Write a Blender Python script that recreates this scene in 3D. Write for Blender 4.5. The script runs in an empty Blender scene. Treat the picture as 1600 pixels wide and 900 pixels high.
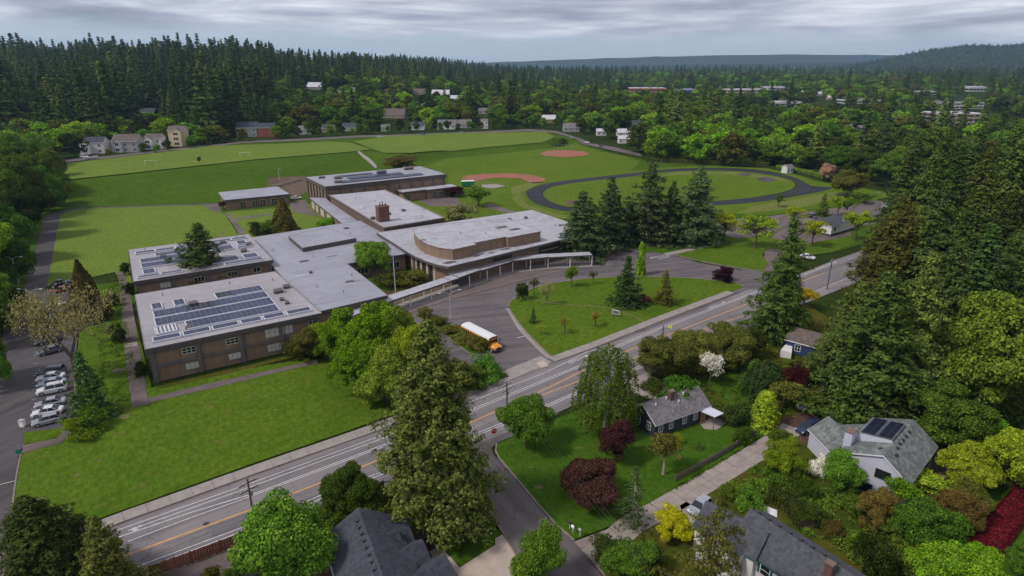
import bpy, math, random
import numpy as np
from mathutils import Vector, Matrix, noise

scene = bpy.context.scene
COL = scene.collection
R = math.radians
# ------------------------------------------------------------------ camera
F_PX, HOR, CAM_H = 990.0, 97.0, 56.0
HAZE = 0.000075
PITCH = math.atan((450 - HOR) / F_PX)
cd = bpy.data.cameras.new('camera'); cam = bpy.data.objects.new('camera', cd); COL.objects.link(cam)
cam.location = (0, 0, CAM_H); cam.rotation_euler = (math.pi/2 - PITCH, 0, 0)
cd.sensor_width = 36; cd.lens = 36 * F_PX / 1600; cd.clip_start = 0.5; cd.clip_end = 60000
scene.camera = cam
scene.view_settings.view_transform = 'Standard'
scene.view_settings.look = 'None'
scene.view_settings.exposure = 0.8
scene.view_settings.gamma = 1.0
# ------------------------------------------------------------------ sky and sun
SUN_EL, SUN_AZ = R(50), R(-115)
w = bpy.data.worlds.new('World'); scene.world = w; w.use_nodes = True
nt = w.node_tree; nt.nodes.clear()
def N(t, kind, **kw):
    n = t.nodes.new(kind)
    for k, v in kw.items(): setattr(n, k, v)
    return n
out = N(nt, 'ShaderNodeOutputWorld'); sky = N(nt, 'ShaderNodeTexSky', sky_type='NISHITA', sun_disc=False)
sky.sun_elevation = SUN_EL; sky.sun_rotation = SUN_AZ; sky.air_density = 1.0; sky.dust_density = 1.5
b1 = N(nt, 'ShaderNodeBackground'); b1.inputs['Strength'].default_value = 0.085; nt.links.new(sky.outputs[0], b1.inputs[0])
tc = N(nt, 'ShaderNodeTexCoord')
mp = N(nt, 'ShaderNodeMapping'); mp.inputs['Scale'].default_value = (1.6, 1.6, 13.0); nt.links.new(tc.outputs['Generated'], mp.inputs[0])
n1 = N(nt, 'ShaderNodeTexNoise'); n1.inputs['Scale'].default_value = 2.3; n1.inputs['Detail'].default_value = 9; n1.inputs['Roughness'].default_value = .55; n1.inputs['Distortion'].default_value = .6
nt.links.new(mp.outputs[0], n1.inputs['Vector'])
mp2 = N(nt, 'ShaderNodeMapping'); mp2.inputs['Scale'].default_value = (5.0, 5.0, 48.0); nt.links.new(tc.outputs['Generated'], mp2.inputs[0])
n2 = N(nt, 'ShaderNodeTexNoise'); n2.inputs['Scale'].default_value = 1.6; n2.inputs['Detail'].default_value = 6; nt.links.new(mp2.outputs[0], n2.inputs['Vector'])
cr = N(nt, 'ShaderNodeValToRGB'); e = cr.color_ramp
e.elements[0].position = .34; e.elements[0].color = (.20, .22, .29, 1)
e.elements[1].position = .66; e.elements[1].color = (.80, .80, .84, 1)
for p_, c_ in ((.42, (.30, .30, .375, 1)), (.49, (.40, .405, .475, 1)), (.56, (.54, .55, .61, 1))):
    q = e.elements.new(p_); q.color = c_
av = N(nt, 'ShaderNodeMath', operation='MULTIPLY_ADD'); av.inputs[1].default_value = .35
m65 = N(nt, 'ShaderNodeMath', operation='MULTIPLY'); m65.inputs[1].default_value = .65
nt.links.new(n1.outputs[0], m65.inputs[0]); nt.links.new(n2.outputs[0], av.inputs[0]); nt.links.new(m65.outputs[0], av.inputs[2])
nt.links.new(av.outputs[0], cr.inputs[0])
b2 = N(nt, 'ShaderNodeBackground'); b2.inputs['Strength'].default_value = .74; nt.links.new(cr.outputs[0], b2.inputs[0])
# clear pale band under the cloud base
sx = N(nt, 'ShaderNodeSeparateXYZ'); nt.links.new(tc.outputs['Generated'], sx.inputs[0])
ofs = N(nt, 'ShaderNodeMath', operation='MULTIPLY_ADD'); ofs.inputs[1].default_value = .035
nt.links.new(n2.outputs[0], ofs.inputs[0]); nt.links.new(sx.outputs['Z'], ofs.inputs[2])
ofx = N(nt, 'ShaderNodeMath', operation='MULTIPLY_ADD'); ofx.inputs[1].default_value = .012
nt.links.new(sx.outputs['X'], ofx.inputs[0]); nt.links.new(ofs.outputs[0], ofx.inputs[2])
mr = N(nt, 'ShaderNodeMapRange', interpolation_type='SMOOTHSTEP')
mr.inputs['From Min'].default_value = .040; mr.inputs['From Max'].default_value = .068
mr.inputs['To Min'].default_value = .10; mr.inputs['To Max'].default_value = .93
nt.links.new(ofx.outputs[0], mr.inputs['Value'])
b3 = N(nt, 'ShaderNodeBackground'); b3.inputs[0].default_value = (.56, .66, .76, 1); b3.inputs[1].default_value = .70
mxa = N(nt, 'ShaderNodeMixShader'); mxa.inputs[0].default_value = .70
nt.links.new(b1.outputs[0], mxa.inputs[1]); nt.links.new(b3.outputs[0], mxa.inputs[2])
mx = N(nt, 'ShaderNodeMixShader'); nt.links.new(mr.outputs[0], mx.inputs[0]); nt.links.new(mxa.outputs[0], mx.inputs[1]); nt.links.new(b2.outputs[0], mx.inputs[2])
nt.links.new(mx.outputs[0], out.inputs[0])
ld = bpy.data.lights.new('sun', 'SUN'); lo = bpy.data.objects.new('sun', ld); COL.objects.link(lo)
ld.energy = 1.5; ld.angle = R(10); ld.color = (1, .96, .9)
sd = Vector((math.sin(SUN_AZ)*math.cos(SUN_EL), math.cos(SUN_AZ)*math.cos(SUN_EL), math.sin(SUN_EL)))
lo.rotation_euler = sd.to_track_quat('Z', 'Y').to_euler(); lo.location = (0, 0, 400)
scene.cycles.max_bounces = 6; scene.cycles.diffuse_bounces = 3; scene.cycles.transparent_max_bounces = 8

# ------------------------------------------------------------------ pixel -> world helpers (photograph is 1600x900)
def ray(px, py):
    u = (px - 800) / F_PX; v = (450 - py) / F_PX
    return (u, math.cos(PITCH) + v*math.sin(PITCH), -math.sin(PITCH) + v*math.cos(PITCH))
def at(px, py, z=0.0):
    d = ray(px, py); t = (z - CAM_H) / d[2]
    return (d[0]*t, d[1]*t, z)
def height_at(Y, ty):
    d = ray(800, ty); return CAM_H + d[2]*Y/d[1]
def depth_of(p):                       # distance along the camera axis
    return p[1]*math.cos(PITCH) + (CAM_H - p[2])*math.sin(PITCH)
def sstep(t):
    t = np.clip(t, 0, 1); return t*t*(3 - 2*t)
FOOT = [(100,324),(345,318),(480,284),(590,264),(640,256),(700,246),(860,231),(1000,215)]
TOP = [(90,284,7),(200,271,7),(300,260,7),(400,249,6.5),(500,241,6),(575,236,5),(640,242,4.5),(700,236,4),(860,224,3),(1000,209,1)]
fx = [at(*p)[0] for p in FOOT]; fy = [at(*p)[1] for p in FOOT]
tx = [at(*p)[0] for p in TOP]; ty_ = [at(*p)[1] for p in TOP]; tz = [p[2] for p in TOP]
o1 = np.argsort(fx); o2 = np.argsort(tx)
fx = np.array(fx)[o1]; fy = np.array(fy)[o1]; tx = np.array(tx)[o2]; ty_ = np.array(ty_)[o2]; tz = np.array(tz)[o2]
def ground_z(x, y):
    x = np.asarray(x, float); y = np.asarray(y, float)
    f = np.interp(x, fx, fy); t = np.interp(x, tx, ty_); h = np.interp(x, tx, tz)
    h = h * sstep((260 - x)/200.0)
    z = h * sstep((y - f) / np.maximum(t - f, 15))
    z = z + 22*sstep((y - 470 + 0.25*x)/420)*sstep((-40 - x)/330)
    z = z + 12*sstep((y - 540)/650)*sstep((260 - x)/500)
    z = z + 8*sstep((y - 1000)/900)*sstep((x + 100)/600)
    z = z + 5*np.sin(x/310.0 + 1.3)*np.sin(y/270.0)*sstep((y - 700)/500)
    return z
def on(px, py):                        # first hit of the pixel's ray with the terrain
    d = ray(px, py)
    if d[2] >= -1e-4: d = (d[0], d[1], -1e-4)
    t0 = 50.0; t = t0
    while t < 9000:
        if CAM_H + d[2]*t < float(ground_z(d[0]*t, d[1]*t)): break
        t0 = t; t *= 1.02
    for _ in range(22):
        m = (t0 + t)/2
        if CAM_H + d[2]*m < float(ground_z(d[0]*m, d[1]*m)): t = m
        else: t0 = m
    return (d[0]*t, d[1]*t, float(ground_z(d[0]*t, d[1]*t)))
def project(x, y, z):
    dz = z - CAM_H; c, s = math.cos(PITCH), math.sin(PITCH)
    dep = y*c - dz*s; up = y*s + dz*c
    return (800 + F_PX*x/dep, 450 - F_PX*up/dep)

# ------------------------------------------------------------------ materials
MATS = {}
def base_mat(name):
    m = bpy.data.materials.new(name); m.use_nodes = True
    t = m.node_tree; t.nodes.clear(); o = N(t, 'ShaderNodeOutputMaterial')
    MATS[name] = m
    return m, t, o
def ramp(t, src, stops):
    c = N(t, 'ShaderNodeValToRGB'); e = c.color_ramp
    e.elements[0].position = stops[0][0]; e.elements[0].color = (*stops[0][1], 1)
    e.elements[1].position = stops[-1][0]; e.elements[1].color = (*stops[-1][1], 1)
    for p_, c_ in stops[1:-1]:
        q = e.elements.new(p_); q.color = (*c_, 1)
    t.links.new(src, c.inputs[0]); return c.outputs[0]
def noise_out(t, scale, detail=4, rough=.55, stretch=None, world=False, dist=0.0, rot=0.0):
    tc = N(t, 'ShaderNodeTexCoord'); src = tc.outputs['Object']
    if world:
        g = N(t, 'ShaderNodeNewGeometry'); src = g.outputs['Position']
    if stretch or rot:
        mp = N(t, 'ShaderNodeMapping', vector_type='TEXTURE'); mp.inputs['Scale'].default_value = tuple(1/v for v in (stretch or (1, 1, 1))); mp.inputs['Rotation'].default_value = (0, 0, rot)
        t.links.new(src, mp.inputs[0]); src = mp.outputs[0]
    n = N(t, 'ShaderNodeTexNoise'); n.inputs['Scale'].default_value = scale; n.inputs['Detail'].default_value = detail
    n.inputs['Roughness'].default_value = rough; n.inputs['Distortion'].default_value = dist
    t.links.new(src, n.inputs['Vector']); return n.outputs[0]
def mixc(t, fac, a, b, mode='MIX'):
    m = N(t, 'ShaderNodeMix', data_type='RGBA', blend_type=mode)
    for i, v in ((0, fac), (6, a), (7, b)):
        if isinstance(v, (int, float)): m.inputs[i].default_value = v
        elif isinstance(v, tuple): m.inputs[i].default_value = (*v, 1)
        else: t.links.new(v, m.inputs[i])
    return m.outputs[2]
def shade(c, k): return tuple(max(0, min(1, v*k)) for v in c)
def simple(name, col, rough=.7, var=.15, scale=1.2, metal=0.0, bump=0.0, world=False, spec=.5):
    if name in MATS: return MATS[name]
    m, t, o = base_mat(name); p = N(t, 'ShaderNodeBsdfPrincipled')
    p.inputs['Roughness'].default_value = rough; p.inputs['Metallic'].default_value = metal
    p.inputs['Specular IOR Level'].default_value = spec
    n = noise_out(t, scale, 6, .6, world=world)
    c = ramp(t, n, [(.3, shade(col, 1 - var)), (.7, shade(col, 1 + var))])
    t.links.new(c, p.inputs['Base Color'])
    if bump:
        b = N(t, 'ShaderNodeBump'); b.inputs['Strength'].default_value = bump; t.links.new(noise_out(t, scale*8, 3), b.inputs['Height'])
        t.links.new(b.outputs[0], p.inputs['Normal'])
    t.links.new(p.outputs[0], o.inputs[0]); return m
def lawn(name, c1, c2, c3, stripe=0.0, dry=.5):
    c1, c2, c3 = [(c[0]*.96, c[1]*.97, c[2]*.48) for c in (c1, c2, c3)]
    m, t, o = base_mat(name); p = N(t, 'ShaderNodeBsdfPrincipled'); p.inputs['Roughness'].default_value = .95; p.inputs['Specular IOR Level'].default_value = .03
    big = noise_out(t, .022, 5, .6, world=True, dist=.4); mid = noise_out(t, .16, 6, .7, world=True); fine = noise_out(t, 1.3, 6, .75, world=True, stretch=(1, .55, 1), rot=.6)
    a = ramp(t, big, [(.33, c1), (.66, c2)])
    a = mixc(t, ramp(t, mid, [(.38, (0, 0, 0)), (.7, (.65, .65, .65))]), a, c3)
    a = mixc(t, .8, a, ramp(t, fine, [(.28, (.50, .52, .48)), (.5, (.98, .98, .98)), (.75, (1.5, 1.45, 1.5))]), 'MULTIPLY')
    vf = noise_out(t, 5.0, 3, .7, world=True)
    a = mixc(t, .6, a, ramp(t, vf, [(.3, (.6, .6, .6)), (.7, (1.4, 1.4, 1.4))]), 'MULTIPLY')
    if stripe:
        wv = N(t, 'ShaderNodeTexWave', wave_type='BANDS', bands_direction='X'); g = N(t, 'ShaderNodeNewGeometry'); mp = N(t, 'ShaderNodeMapping')
        mp.inputs['Rotation'].default_value = (0, 0, stripe); t.links.new(g.outputs['Position'], mp.inputs[0]); t.links.new(mp.outputs[0], wv.inputs['Vector'])
        wv.inputs['Scale'].default_value = .16; wv.inputs['Distortion'].default_value = 2.5; wv.inputs['Detail'].default_value = 3
        a = mixc(t, .22, a, ramp(t, wv.outputs[0], [(.1, (.82, .85, .8)), (.9, (1.14, 1.1, 1.1))]), 'MULTIPLY')
    sp = noise_out(t, .55, 3, .6, world=True, dist=.8)
    a = mixc(t, ramp(t, sp, [(.60, (0, 0, 0)), (.72, (dry,)*3)]), a, (.17, .13, .045))
    cl = noise_out(t, .9, 4, .7, world=True)
    a = mixc(t, ramp(t, cl, [(.60, (0, 0, 0)), (.72, (.5, .5, .5))]), a, shade(c1, .62))
    t.links.new(a, p.inputs['Base Color'])
    b = N(t, 'ShaderNodeBump'); b.inputs['Strength'].default_value = .6; b.inputs['Distance'].default_value = .08; t.links.new(vf, b.inputs['Height']); t.links.new(b.outputs[0], p.inputs['Normal'])
    t.links.new(p.outputs[0], o.inputs[0]); return m
def asphalt(name, col, ang=.0, patch=.25, rough=.85):
    m, t, o = base_mat(name); p = N(t, 'ShaderNodeBsdfPrincipled'); p.inputs['Roughness'].default_value = rough; p.inputs['Specular IOR Level'].default_value = .25
    big = noise_out(t, .07, 5, .6, world=True, dist=.5); st = noise_out(t, .5, 5, .65, world=True, stretch=(.045, 1.0, 1), rot=ang); fine = noise_out(t, 7, 4, .8, world=True)
    a = ramp(t, big, [(.3, shade(col, 1 - patch)), (.7, shade(col, 1 + patch))])
    a = mixc(t, .75, a, ramp(t, st, [(.33, (.58, .58, .59)), (.5, (1, 1, 1)), (.67, (1.28, 1.27, 1.25))]), 'MULTIPLY')
    a = mixc(t, .5, a, ramp(t, fine, [(.3, (.75, .75, .75)), (.7, (1.25, 1.25, 1.25))]), 'MULTIPLY')
    vo = N(t, 'ShaderNodeTexVoronoi', feature='DISTANCE_TO_EDGE'); g = N(t, 'ShaderNodeNewGeometry')
    vm = N(t, 'ShaderNodeVectorMath', operation='ADD'); nz = N(t, 'ShaderNodeTexNoise'); nz.inputs['Scale'].default_value = .35; nz.inputs['Detail'].default_value = 4
    sc2 = N(t, 'ShaderNodeVectorMath', operation='SCALE'); sc2.inputs['Scale'].default_value = 7
    t.links.new(g.outputs['Position'], nz.inputs['Vector']); t.links.new(nz.outputs['Color'], sc2.inputs[0]); t.links.new(sc2.outputs[0], vm.inputs[0]); t.links.new(g.outputs['Position'], vm.inputs[1])
    t.links.new(vm.outputs[0], vo.inputs['Vector']); vo.inputs['Scale'].default_value = .11
    a = mixc(t, ramp(t, vo.outputs['Distance'], [(0, (.7, .7, .7)), (.012, (0, 0, 0))]), a, shade(col, .4))
    pt = N(t, 'ShaderNodeTexVoronoi', feature='F1'); mp = N(t, 'ShaderNodeMapping', vector_type='TEXTURE'); mp.inputs['Rotation'].default_value = (0, 0, ang); mp.inputs['Scale'].default_value = (28, 6.2, 1)
    t.links.new(g.outputs['Position'], mp.inputs[0]); t.links.new(mp.outputs[0], pt.inputs['Vector']); pt.inputs['Scale'].default_value = 1
    pt.distance = 'CHEBYCHEV'
    a = mixc(t, .5, a, ramp(t, pt.outputs['Color'], [(.1, (.8, .8, .82)), (.5, (1, 1, 1)), (.9, (1.14, 1.12, 1.1))]), 'MULTIPLY')
    t.links.new(a, p.inputs['Base Color']); t.links.new(p.outputs[0], o.inputs[0]); return m
def foliage(name, dark, light, accent=None, transl=.18):
    g_ = 1.68 if name not in ('f_bloom', 'f_yellow', 'f_crimson', 'f_purple') else 1.1
    w_ = (1, 1, 1) if name in ('f_bloom', 'f_crimson', 'f_purple', 'f_red', 'f_pink') else (1.10, .95, .62)
    dark, light, accent = [tuple(a_*b_ for a_, b_ in zip(c_, w_)) if c_ else None for c_ in (dark, light, accent)]
    dark, light, accent = shade(dark, g_), shade(light, g_), shade(accent, g_) if accent else None
    m, t, o = base_mat(name)
    clump = noise_out(t, .55, 4, .65); med = noise_out(t, 2.2, 3, .6)
    g = N(t, 'ShaderNodeNewGeometry'); oi = N(t, 'ShaderNodeObjectInfo')
    a = ramp(t, clump, [(.32, dark), (.68, light)])
    if accent:
        a = mixc(t, ramp(t, med, [(.52, (0, 0, 0)), (.68, (.8, .8, .8))]), a, accent)
    a = mixc(t, 1, a, ramp(t, g.outputs['Random Per Island'], [(0, (.45, .5, .42)), (.5, (.95, .95, .9)), (1, (1.55, 1.5, 1.45))]), 'MULTIPLY')
    hs = N(t, 'ShaderNodeHueSaturation')
    h = N(t, 'ShaderNodeMapRange'); h.inputs['To Min'].default_value = .478; h.inputs['To Max'].default_value = .518; t.links.new(oi.outputs['Random'], h.inputs[0])
    ml = N(t, 'ShaderNodeMath', operation='MULTIPLY'); ml.inputs[1].default_value = 7.31; t.links.new(oi.outputs['Random'], ml.inputs[0])
    fr = N(t, 'ShaderNodeMath', operation='FRACT'); t.links.new(ml.outputs[0], fr.inputs[0])
    v = N(t, 'ShaderNodeMapRange'); v.inputs['To Min'].default_value = .68; v.inputs['To Max'].default_value = 1.35; t.links.new(fr.outputs[0], v.inputs[0])
    t.links.new(h.outputs[0], hs.inputs['Hue']); t.links.new(v.outputs[0], hs.inputs['Value']); t.links.new(a, hs.inputs['Color'])
    d = N(t, 'ShaderNodeBsdfDiffuse'); tr = N(t, 'ShaderNodeBsdfTranslucent'); mxs = N(t, 'ShaderNodeMixShader'); mxs.inputs[0].default_value = transl
    t.links.new(hs.outputs[0], d.inputs[0]); t.links.new(hs.outputs[0], tr.inputs[0]); t.links.new(d.outputs[0], mxs.inputs[1]); t.links.new(tr.outputs[0], mxs.inputs[2])
    t.links.new(mxs.outputs[0], o.inputs[0]); return m

lawn('lawn_front', (.058, .110, .016), (.082, .136, .020), (.105, .145, .028), .55)
lawn('lawn_field', (.105, .165, .050), (.135, .190, .060), (.165, .200, .070), .3)
lawn('lawn_bank', (.040, .085, .012), (.060, .110, .016), (.078, .120, .022))
lawn('lawn_track', (.070, .128, .018), (.095, .150, .024), (.135, .160, .040), .1)
lawn('lawn_dry', (.135, .160, .080), (.165, .170, .095), (.120, .160, .060))
lawn('lawn_yard', (.036, .090, .014), (.052, .115, .016), (.075, .115, .022), 0, .4)
lawn('garden', (.040, .070, .014), (.075, .085, .022), (.105, .062, .026), 0, .7)
lawn('forest_floor', (.018, .032, .010), (.030, .045, .014), (.035, .035, .016), 0, .2)
lawn('far_ground', (.018, .034, .012), (.028, .046, .015), (.040, .050, .020), 0, .1)
asphalt('road', (.185, .165, .168), .66, .12)
asphalt('loop_asphalt', (.122, .105, .108), .3, .15)
asphalt('lot_asphalt', (.076, .067, .069), 1.2, .2)
asphalt('path_asphalt', (.135, .106, .100), .9, .18)
asphalt('street_asphalt', (.128, .110, .108), 2.1, .22)
asphalt('track_asphalt', (.022, .022, .027), .2, .15)
simple('concrete', (.27, .235, .215), .85, .16, .7, world=True, bump=.1)
simple('concrete_pale', (.42, .34, .28), .85, .12, .6, world=True)
simple('kerb_stone', (.21, .165, .145), .85, .25, .8, world=True)
simple('lane_concrete', (.29, .24, .215), .9, .2, .6, world=True)
simple('mulch', (.085, .038, .028), .95, .35, 1.5, world=True, bump=.4)
simple('clay', (.27, .10, .055), .95, .15, .15, world=True)
simple('soil', (.10, .065, .040), .95, .3, .3, world=True)
simple('paint_white', (.52, .51, .53), .7, .28, 1.6, world=True)
simple('paint_yellow', (.62, .30, .075), .7, .18, .9, world=True)
simple('track_paint', (.13, .13, .15), .7, .2, 1); asphalt('road_patch', (.145, .132, .135), .66, .1); simple('worn_grass', (.125, .105, .040), .95, .4, 2.5, world=True); simple('crack_tar', (.05, .05, .055), .7, .2, 1)
simple('bark', (.10, .075, .055), .9, .35, 3, bump=.5)
simple('bark_pale', (.34, .30, .24), .9, .25, 3)
simple('bark_white', (.48, .46, .42), .9, .25, 2)
simple('wood_red', (.19, .070, .040), .85, .3, 2)
simple('wood_grey', (.16, .12, .10), .9, .3, 2)
simple('pole_wood', (.13, .10, .085), .9, .25, 2)
simple('metal_grey', (.42, .43, .44), .45, .08, 2, metal=.3)
simple('metal_dark', (.04, .04, .045), .5, .1, 2)
simple('wire', (.10, .10, .10), .5, .05, 1)
simple('white_trim', (.72, .70, .74), .6, .06, 1)
simple('rubber', (.02, .02, .022), .8, .1, 4)
simple('light_white', (.85, .85, .82), .2, .02, 4)
simple('light_red', (.35, .02, .02), .3, .05, 4)
def glassy(name, col, rough=.12):
    m, t, o = base_mat(name); p = N(t, 'ShaderNodeBsdfPrincipled'); p.inputs['Base Color'].default_value = (*col, 1); p.inputs['Roughness'].default_value = rough
    t.links.new(p.outputs[0], o.inputs[0]); return m
glassy('glass', (.015, .02, .024)); glassy('glass_blue', (.03, .05, .07)); simple('blind', (.58, .55, .50), .6, .12, 2)
glassy('flagblue', (.02, .025, .10), .8)
def membrane(name, col, stain, white=0.0):
    m, t, o = base_mat(name); p = N(t, 'ShaderNodeBsdfPrincipled'); p.inputs['Roughness'].default_value = .6; p.inputs['Specular IOR Level'].default_value = .35
    a = ramp(t, noise_out(t, .10, 6, .65, dist=.6), [(.3, shade(col, .86)), (.7, shade(col, 1.1))])
    a = mixc(t, ramp(t, noise_out(t, .35, 6, .7, stretch=(.35, 1, 1), dist=.5), [(.50, (0, 0, 0)), (.66, (.7, .7, .7))]), a, stain)
    if white: a = mixc(t, ramp(t, noise_out(t, .5, 4, .6, dist=1.2), [(.5, (0, 0, 0)), (.6, (white,)*3)]), a, (.48, .48, .52))
    br = N(t, 'ShaderNodeTexBrick'); tc = N(t, 'ShaderNodeTexCoord'); t.links.new(tc.outputs['Object'], br.inputs['Vector'])
    br.inputs['Scale'].default_value = .5; br.inputs['Color1'].default_value = (1, 1, 1, 1); br.inputs['Color2'].default_value = (.95, .95, .95, 1); br.inputs['Mortar'].default_value = (.66, .66, .67, 1)
    br.inputs['Brick Width'].default_value = 8; br.inputs['Row Height'].default_value = 1.1; br.inputs['Mortar Size'].default_value = .035
    a = mixc(t, .8, a, br.outputs[0], 'MULTIPLY')
    t.links.new(a, p.inputs['Base Color']); t.links.new(p.outputs[0], o.inputs[0]); return m
membrane('roof_lilac', (.335, .31, .33), (.27, .24, .26)); membrane('roof_grey', (.31, .305, .35), (.235, .225, .275)); membrane('roof_white', (.375, .365, .395), (.24, .225, .26), .5)
membrane('roof_gym', (.31, .31, .34), (.22, .21, .24))
def brickwall(name, col, col2):
    m, t, o = base_mat(name); p = N(t, 'ShaderNodeBsdfPrincipled'); p.inputs['Roughness'].default_value = .9
    st = noise_out(t, 1.5, 5, .7, stretch=(1, 1, .12)); a = ramp(t, st, [(.3, col), (.7, col2)])
    a = mixc(t, .6, a, ramp(t, noise_out(t, .25, 4), [(.3, (.82, .82, .82)), (.7, (1.15, 1.15, 1.15))]), 'MULTIPLY')
    t.links.new(a, p.inputs['Base Color']); t.links.new(p.outputs[0], o.inputs[0]); return m
brickwall('brick', (.195, .125, .085), (.275, .185, .130)); brickwall('brick_dark', (.14, .09, .07), (.19, .125, .10))
brickwall('fascia', (.078, .064, .062), (.108, .090, .088)); brickwall('beam', (.125, .108, .104), (.155, .135, .13)); brickwall('brick_red', (.120, .055, .045), (.165, .080, .062))
def shingle(name, col, col2=None, sc=1.0):
    m, t, o = base_mat(name); p = N(t, 'ShaderNodeBsdfPrincipled'); p.inputs['Roughness'].default_value = .9
    vo = N(t, 'ShaderNodeTexVoronoi'); tc = N(t, 'ShaderNodeTexCoord'); t.links.new(tc.outputs['Object'], vo.inputs['Vector']); vo.inputs['Scale'].default_value = 2.6*sc
    a = ramp(t, vo.outputs['Color'], [(.1, shade(col, .72)), (.5, col), (.9, col2 or shade(col, 1.3))])
    a = mixc(t, .7, a, ramp(t, noise_out(t, .5, 5), [(.3, (.8, .8, .8)), (.7, (1.15, 1.15, 1.15))]), 'MULTIPLY')
    t.links.new(a, p.inputs['Base Color']); t.links.new(p.outputs[0], o.inputs[0]); return m
shingle('shingle_grey', (.150, .135, .140)); shingle('shingle_green', (.13, .14, .135), (.20, .215, .20), .8); shingle('shingle_charcoal', (.062, .064, .074)); shingle('shingle_dark', (.045, .048, .062)); shingle('shingle_brown', (.12, .09, .08))
def solar(name, col):
    m, t, o = base_mat(name); p = N(t, 'ShaderNodeBsdfPrincipled'); p.inputs['Roughness'].default_value = .38; p.inputs['Specular IOR Level'].default_value = .28
    br = N(t, 'ShaderNodeTexBrick'); br.offset = 0; tc = N(t, 'ShaderNodeTexCoord'); t.links.new(tc.outputs['Object'], br.inputs['Vector'])
    oi = N(t, 'ShaderNodeObjectInfo'); c = ramp(t, oi.outputs['Random'], [(0, shade(col, .8)), (1, shade(col, 1.25))])
    br.inputs['Scale'].default_value = 1; br.inputs['Brick Width'].default_value = .34; br.inputs['Row Height'].default_value = .34; br.inputs['Mortar Size'].default_value = .008
    br.inputs['Mortar'].default_value = (.07, .08, .11, 1); t.links.new(c, br.inputs['Color1']); t.links.new(c, br.inputs['Color2'])
    t.links.new(br.outputs[0], p.inputs['Base Color']); t.links.new(p.outputs[0], o.inputs[0]); return m
solar('solar_blue', (.028, .036, .078)); solar('solar_black', (.010, .012, .024))
foliage('f_fir', (.019, .040, .016), (.044, .080, .030), (.058, .078, .034)); foliage('f_fir_far', (.017, .037, .015), (.040, .070, .026), (.052, .070, .030))
foliage('f_sequoia', (.044, .068, .020), (.088, .116, .040), (.096, .098, .042)); foliage('f_hemlock', (.036, .068, .020), (.082, .126, .038), (.094, .120, .044))
foliage('f_cedar', (.022, .044, .026), (.050, .080, .048), (.070, .098, .066)); foliage('f_spruce', (.022, .048, .020), (.042, .080, .030), (.055, .080, .036))
foliage('f_brownfir', (.042, .064, .022), (.086, .112, .036), (.098, .084, .034)); foliage('f_cypress', (.034, .038, .014), (.062, .058, .024))
foliage('f_bright', (.065, .150, .012), (.125, .245, .022), (.150, .260, .030), .3); foliage('f_green', (.042, .098, .014), (.080, .162, .027), (.095, .175, .034), .25)
foliage('f_mid', (.032, .066, .012), (.062, .108, .020), (.075, .110, .026), .22); foliage('f_olive', (.044, .060, .016), (.082, .098, .028), (.098, .100, .034), .2)
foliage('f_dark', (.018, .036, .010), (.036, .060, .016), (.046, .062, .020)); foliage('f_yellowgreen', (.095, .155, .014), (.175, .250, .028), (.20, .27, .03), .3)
foliage('f_yellow', (.34, .29, .010), (.60, .50, .025), None, .3); foliage('f_red', (.038, .015, .015), (.080, .030, .027), (.085, .058, .040)); foliage('f_purple', (.030, .008, .012), (.060, .014, .022))
foliage('f_palegreen', (.070, .120, .020), (.125, .190, .036), (.15, .19, .04), .25); foliage('f_lime', (.24, .28, .012), (.42, .43, .025), None, .3)
foliage('f_crimson', (.12, .012, .016), (.20, .022, .026)); foliage('f_beige', (.145, .155, .095), (.235, .240, .155), (.16, .22, .07)); foliage('f_bloom', (.70, .66, .60), (.85, .80, .74), (.60, .60, .45))
foliage('f_pink', (.30, .17, .13), (.42, .24, .18), (.12, .12, .05)); foliage('f_pale', (.10, .14, .07), (.22, .24, .15), (.42, .42, .32)); foliage('f_blue', (.030, .060, .036), (.055, .095, .060)); foliage('f_rust', (.060, .052, .020), (.100, .085, .032))
foliage('f_dead', (.07, .030, .020), (.11, .05, .03)); foliage('f_orange', (.10, .10, .03), (.17, .13, .045))
foliage('f_grass', (.040, .075, .012), (.066, .105, .018))

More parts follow.
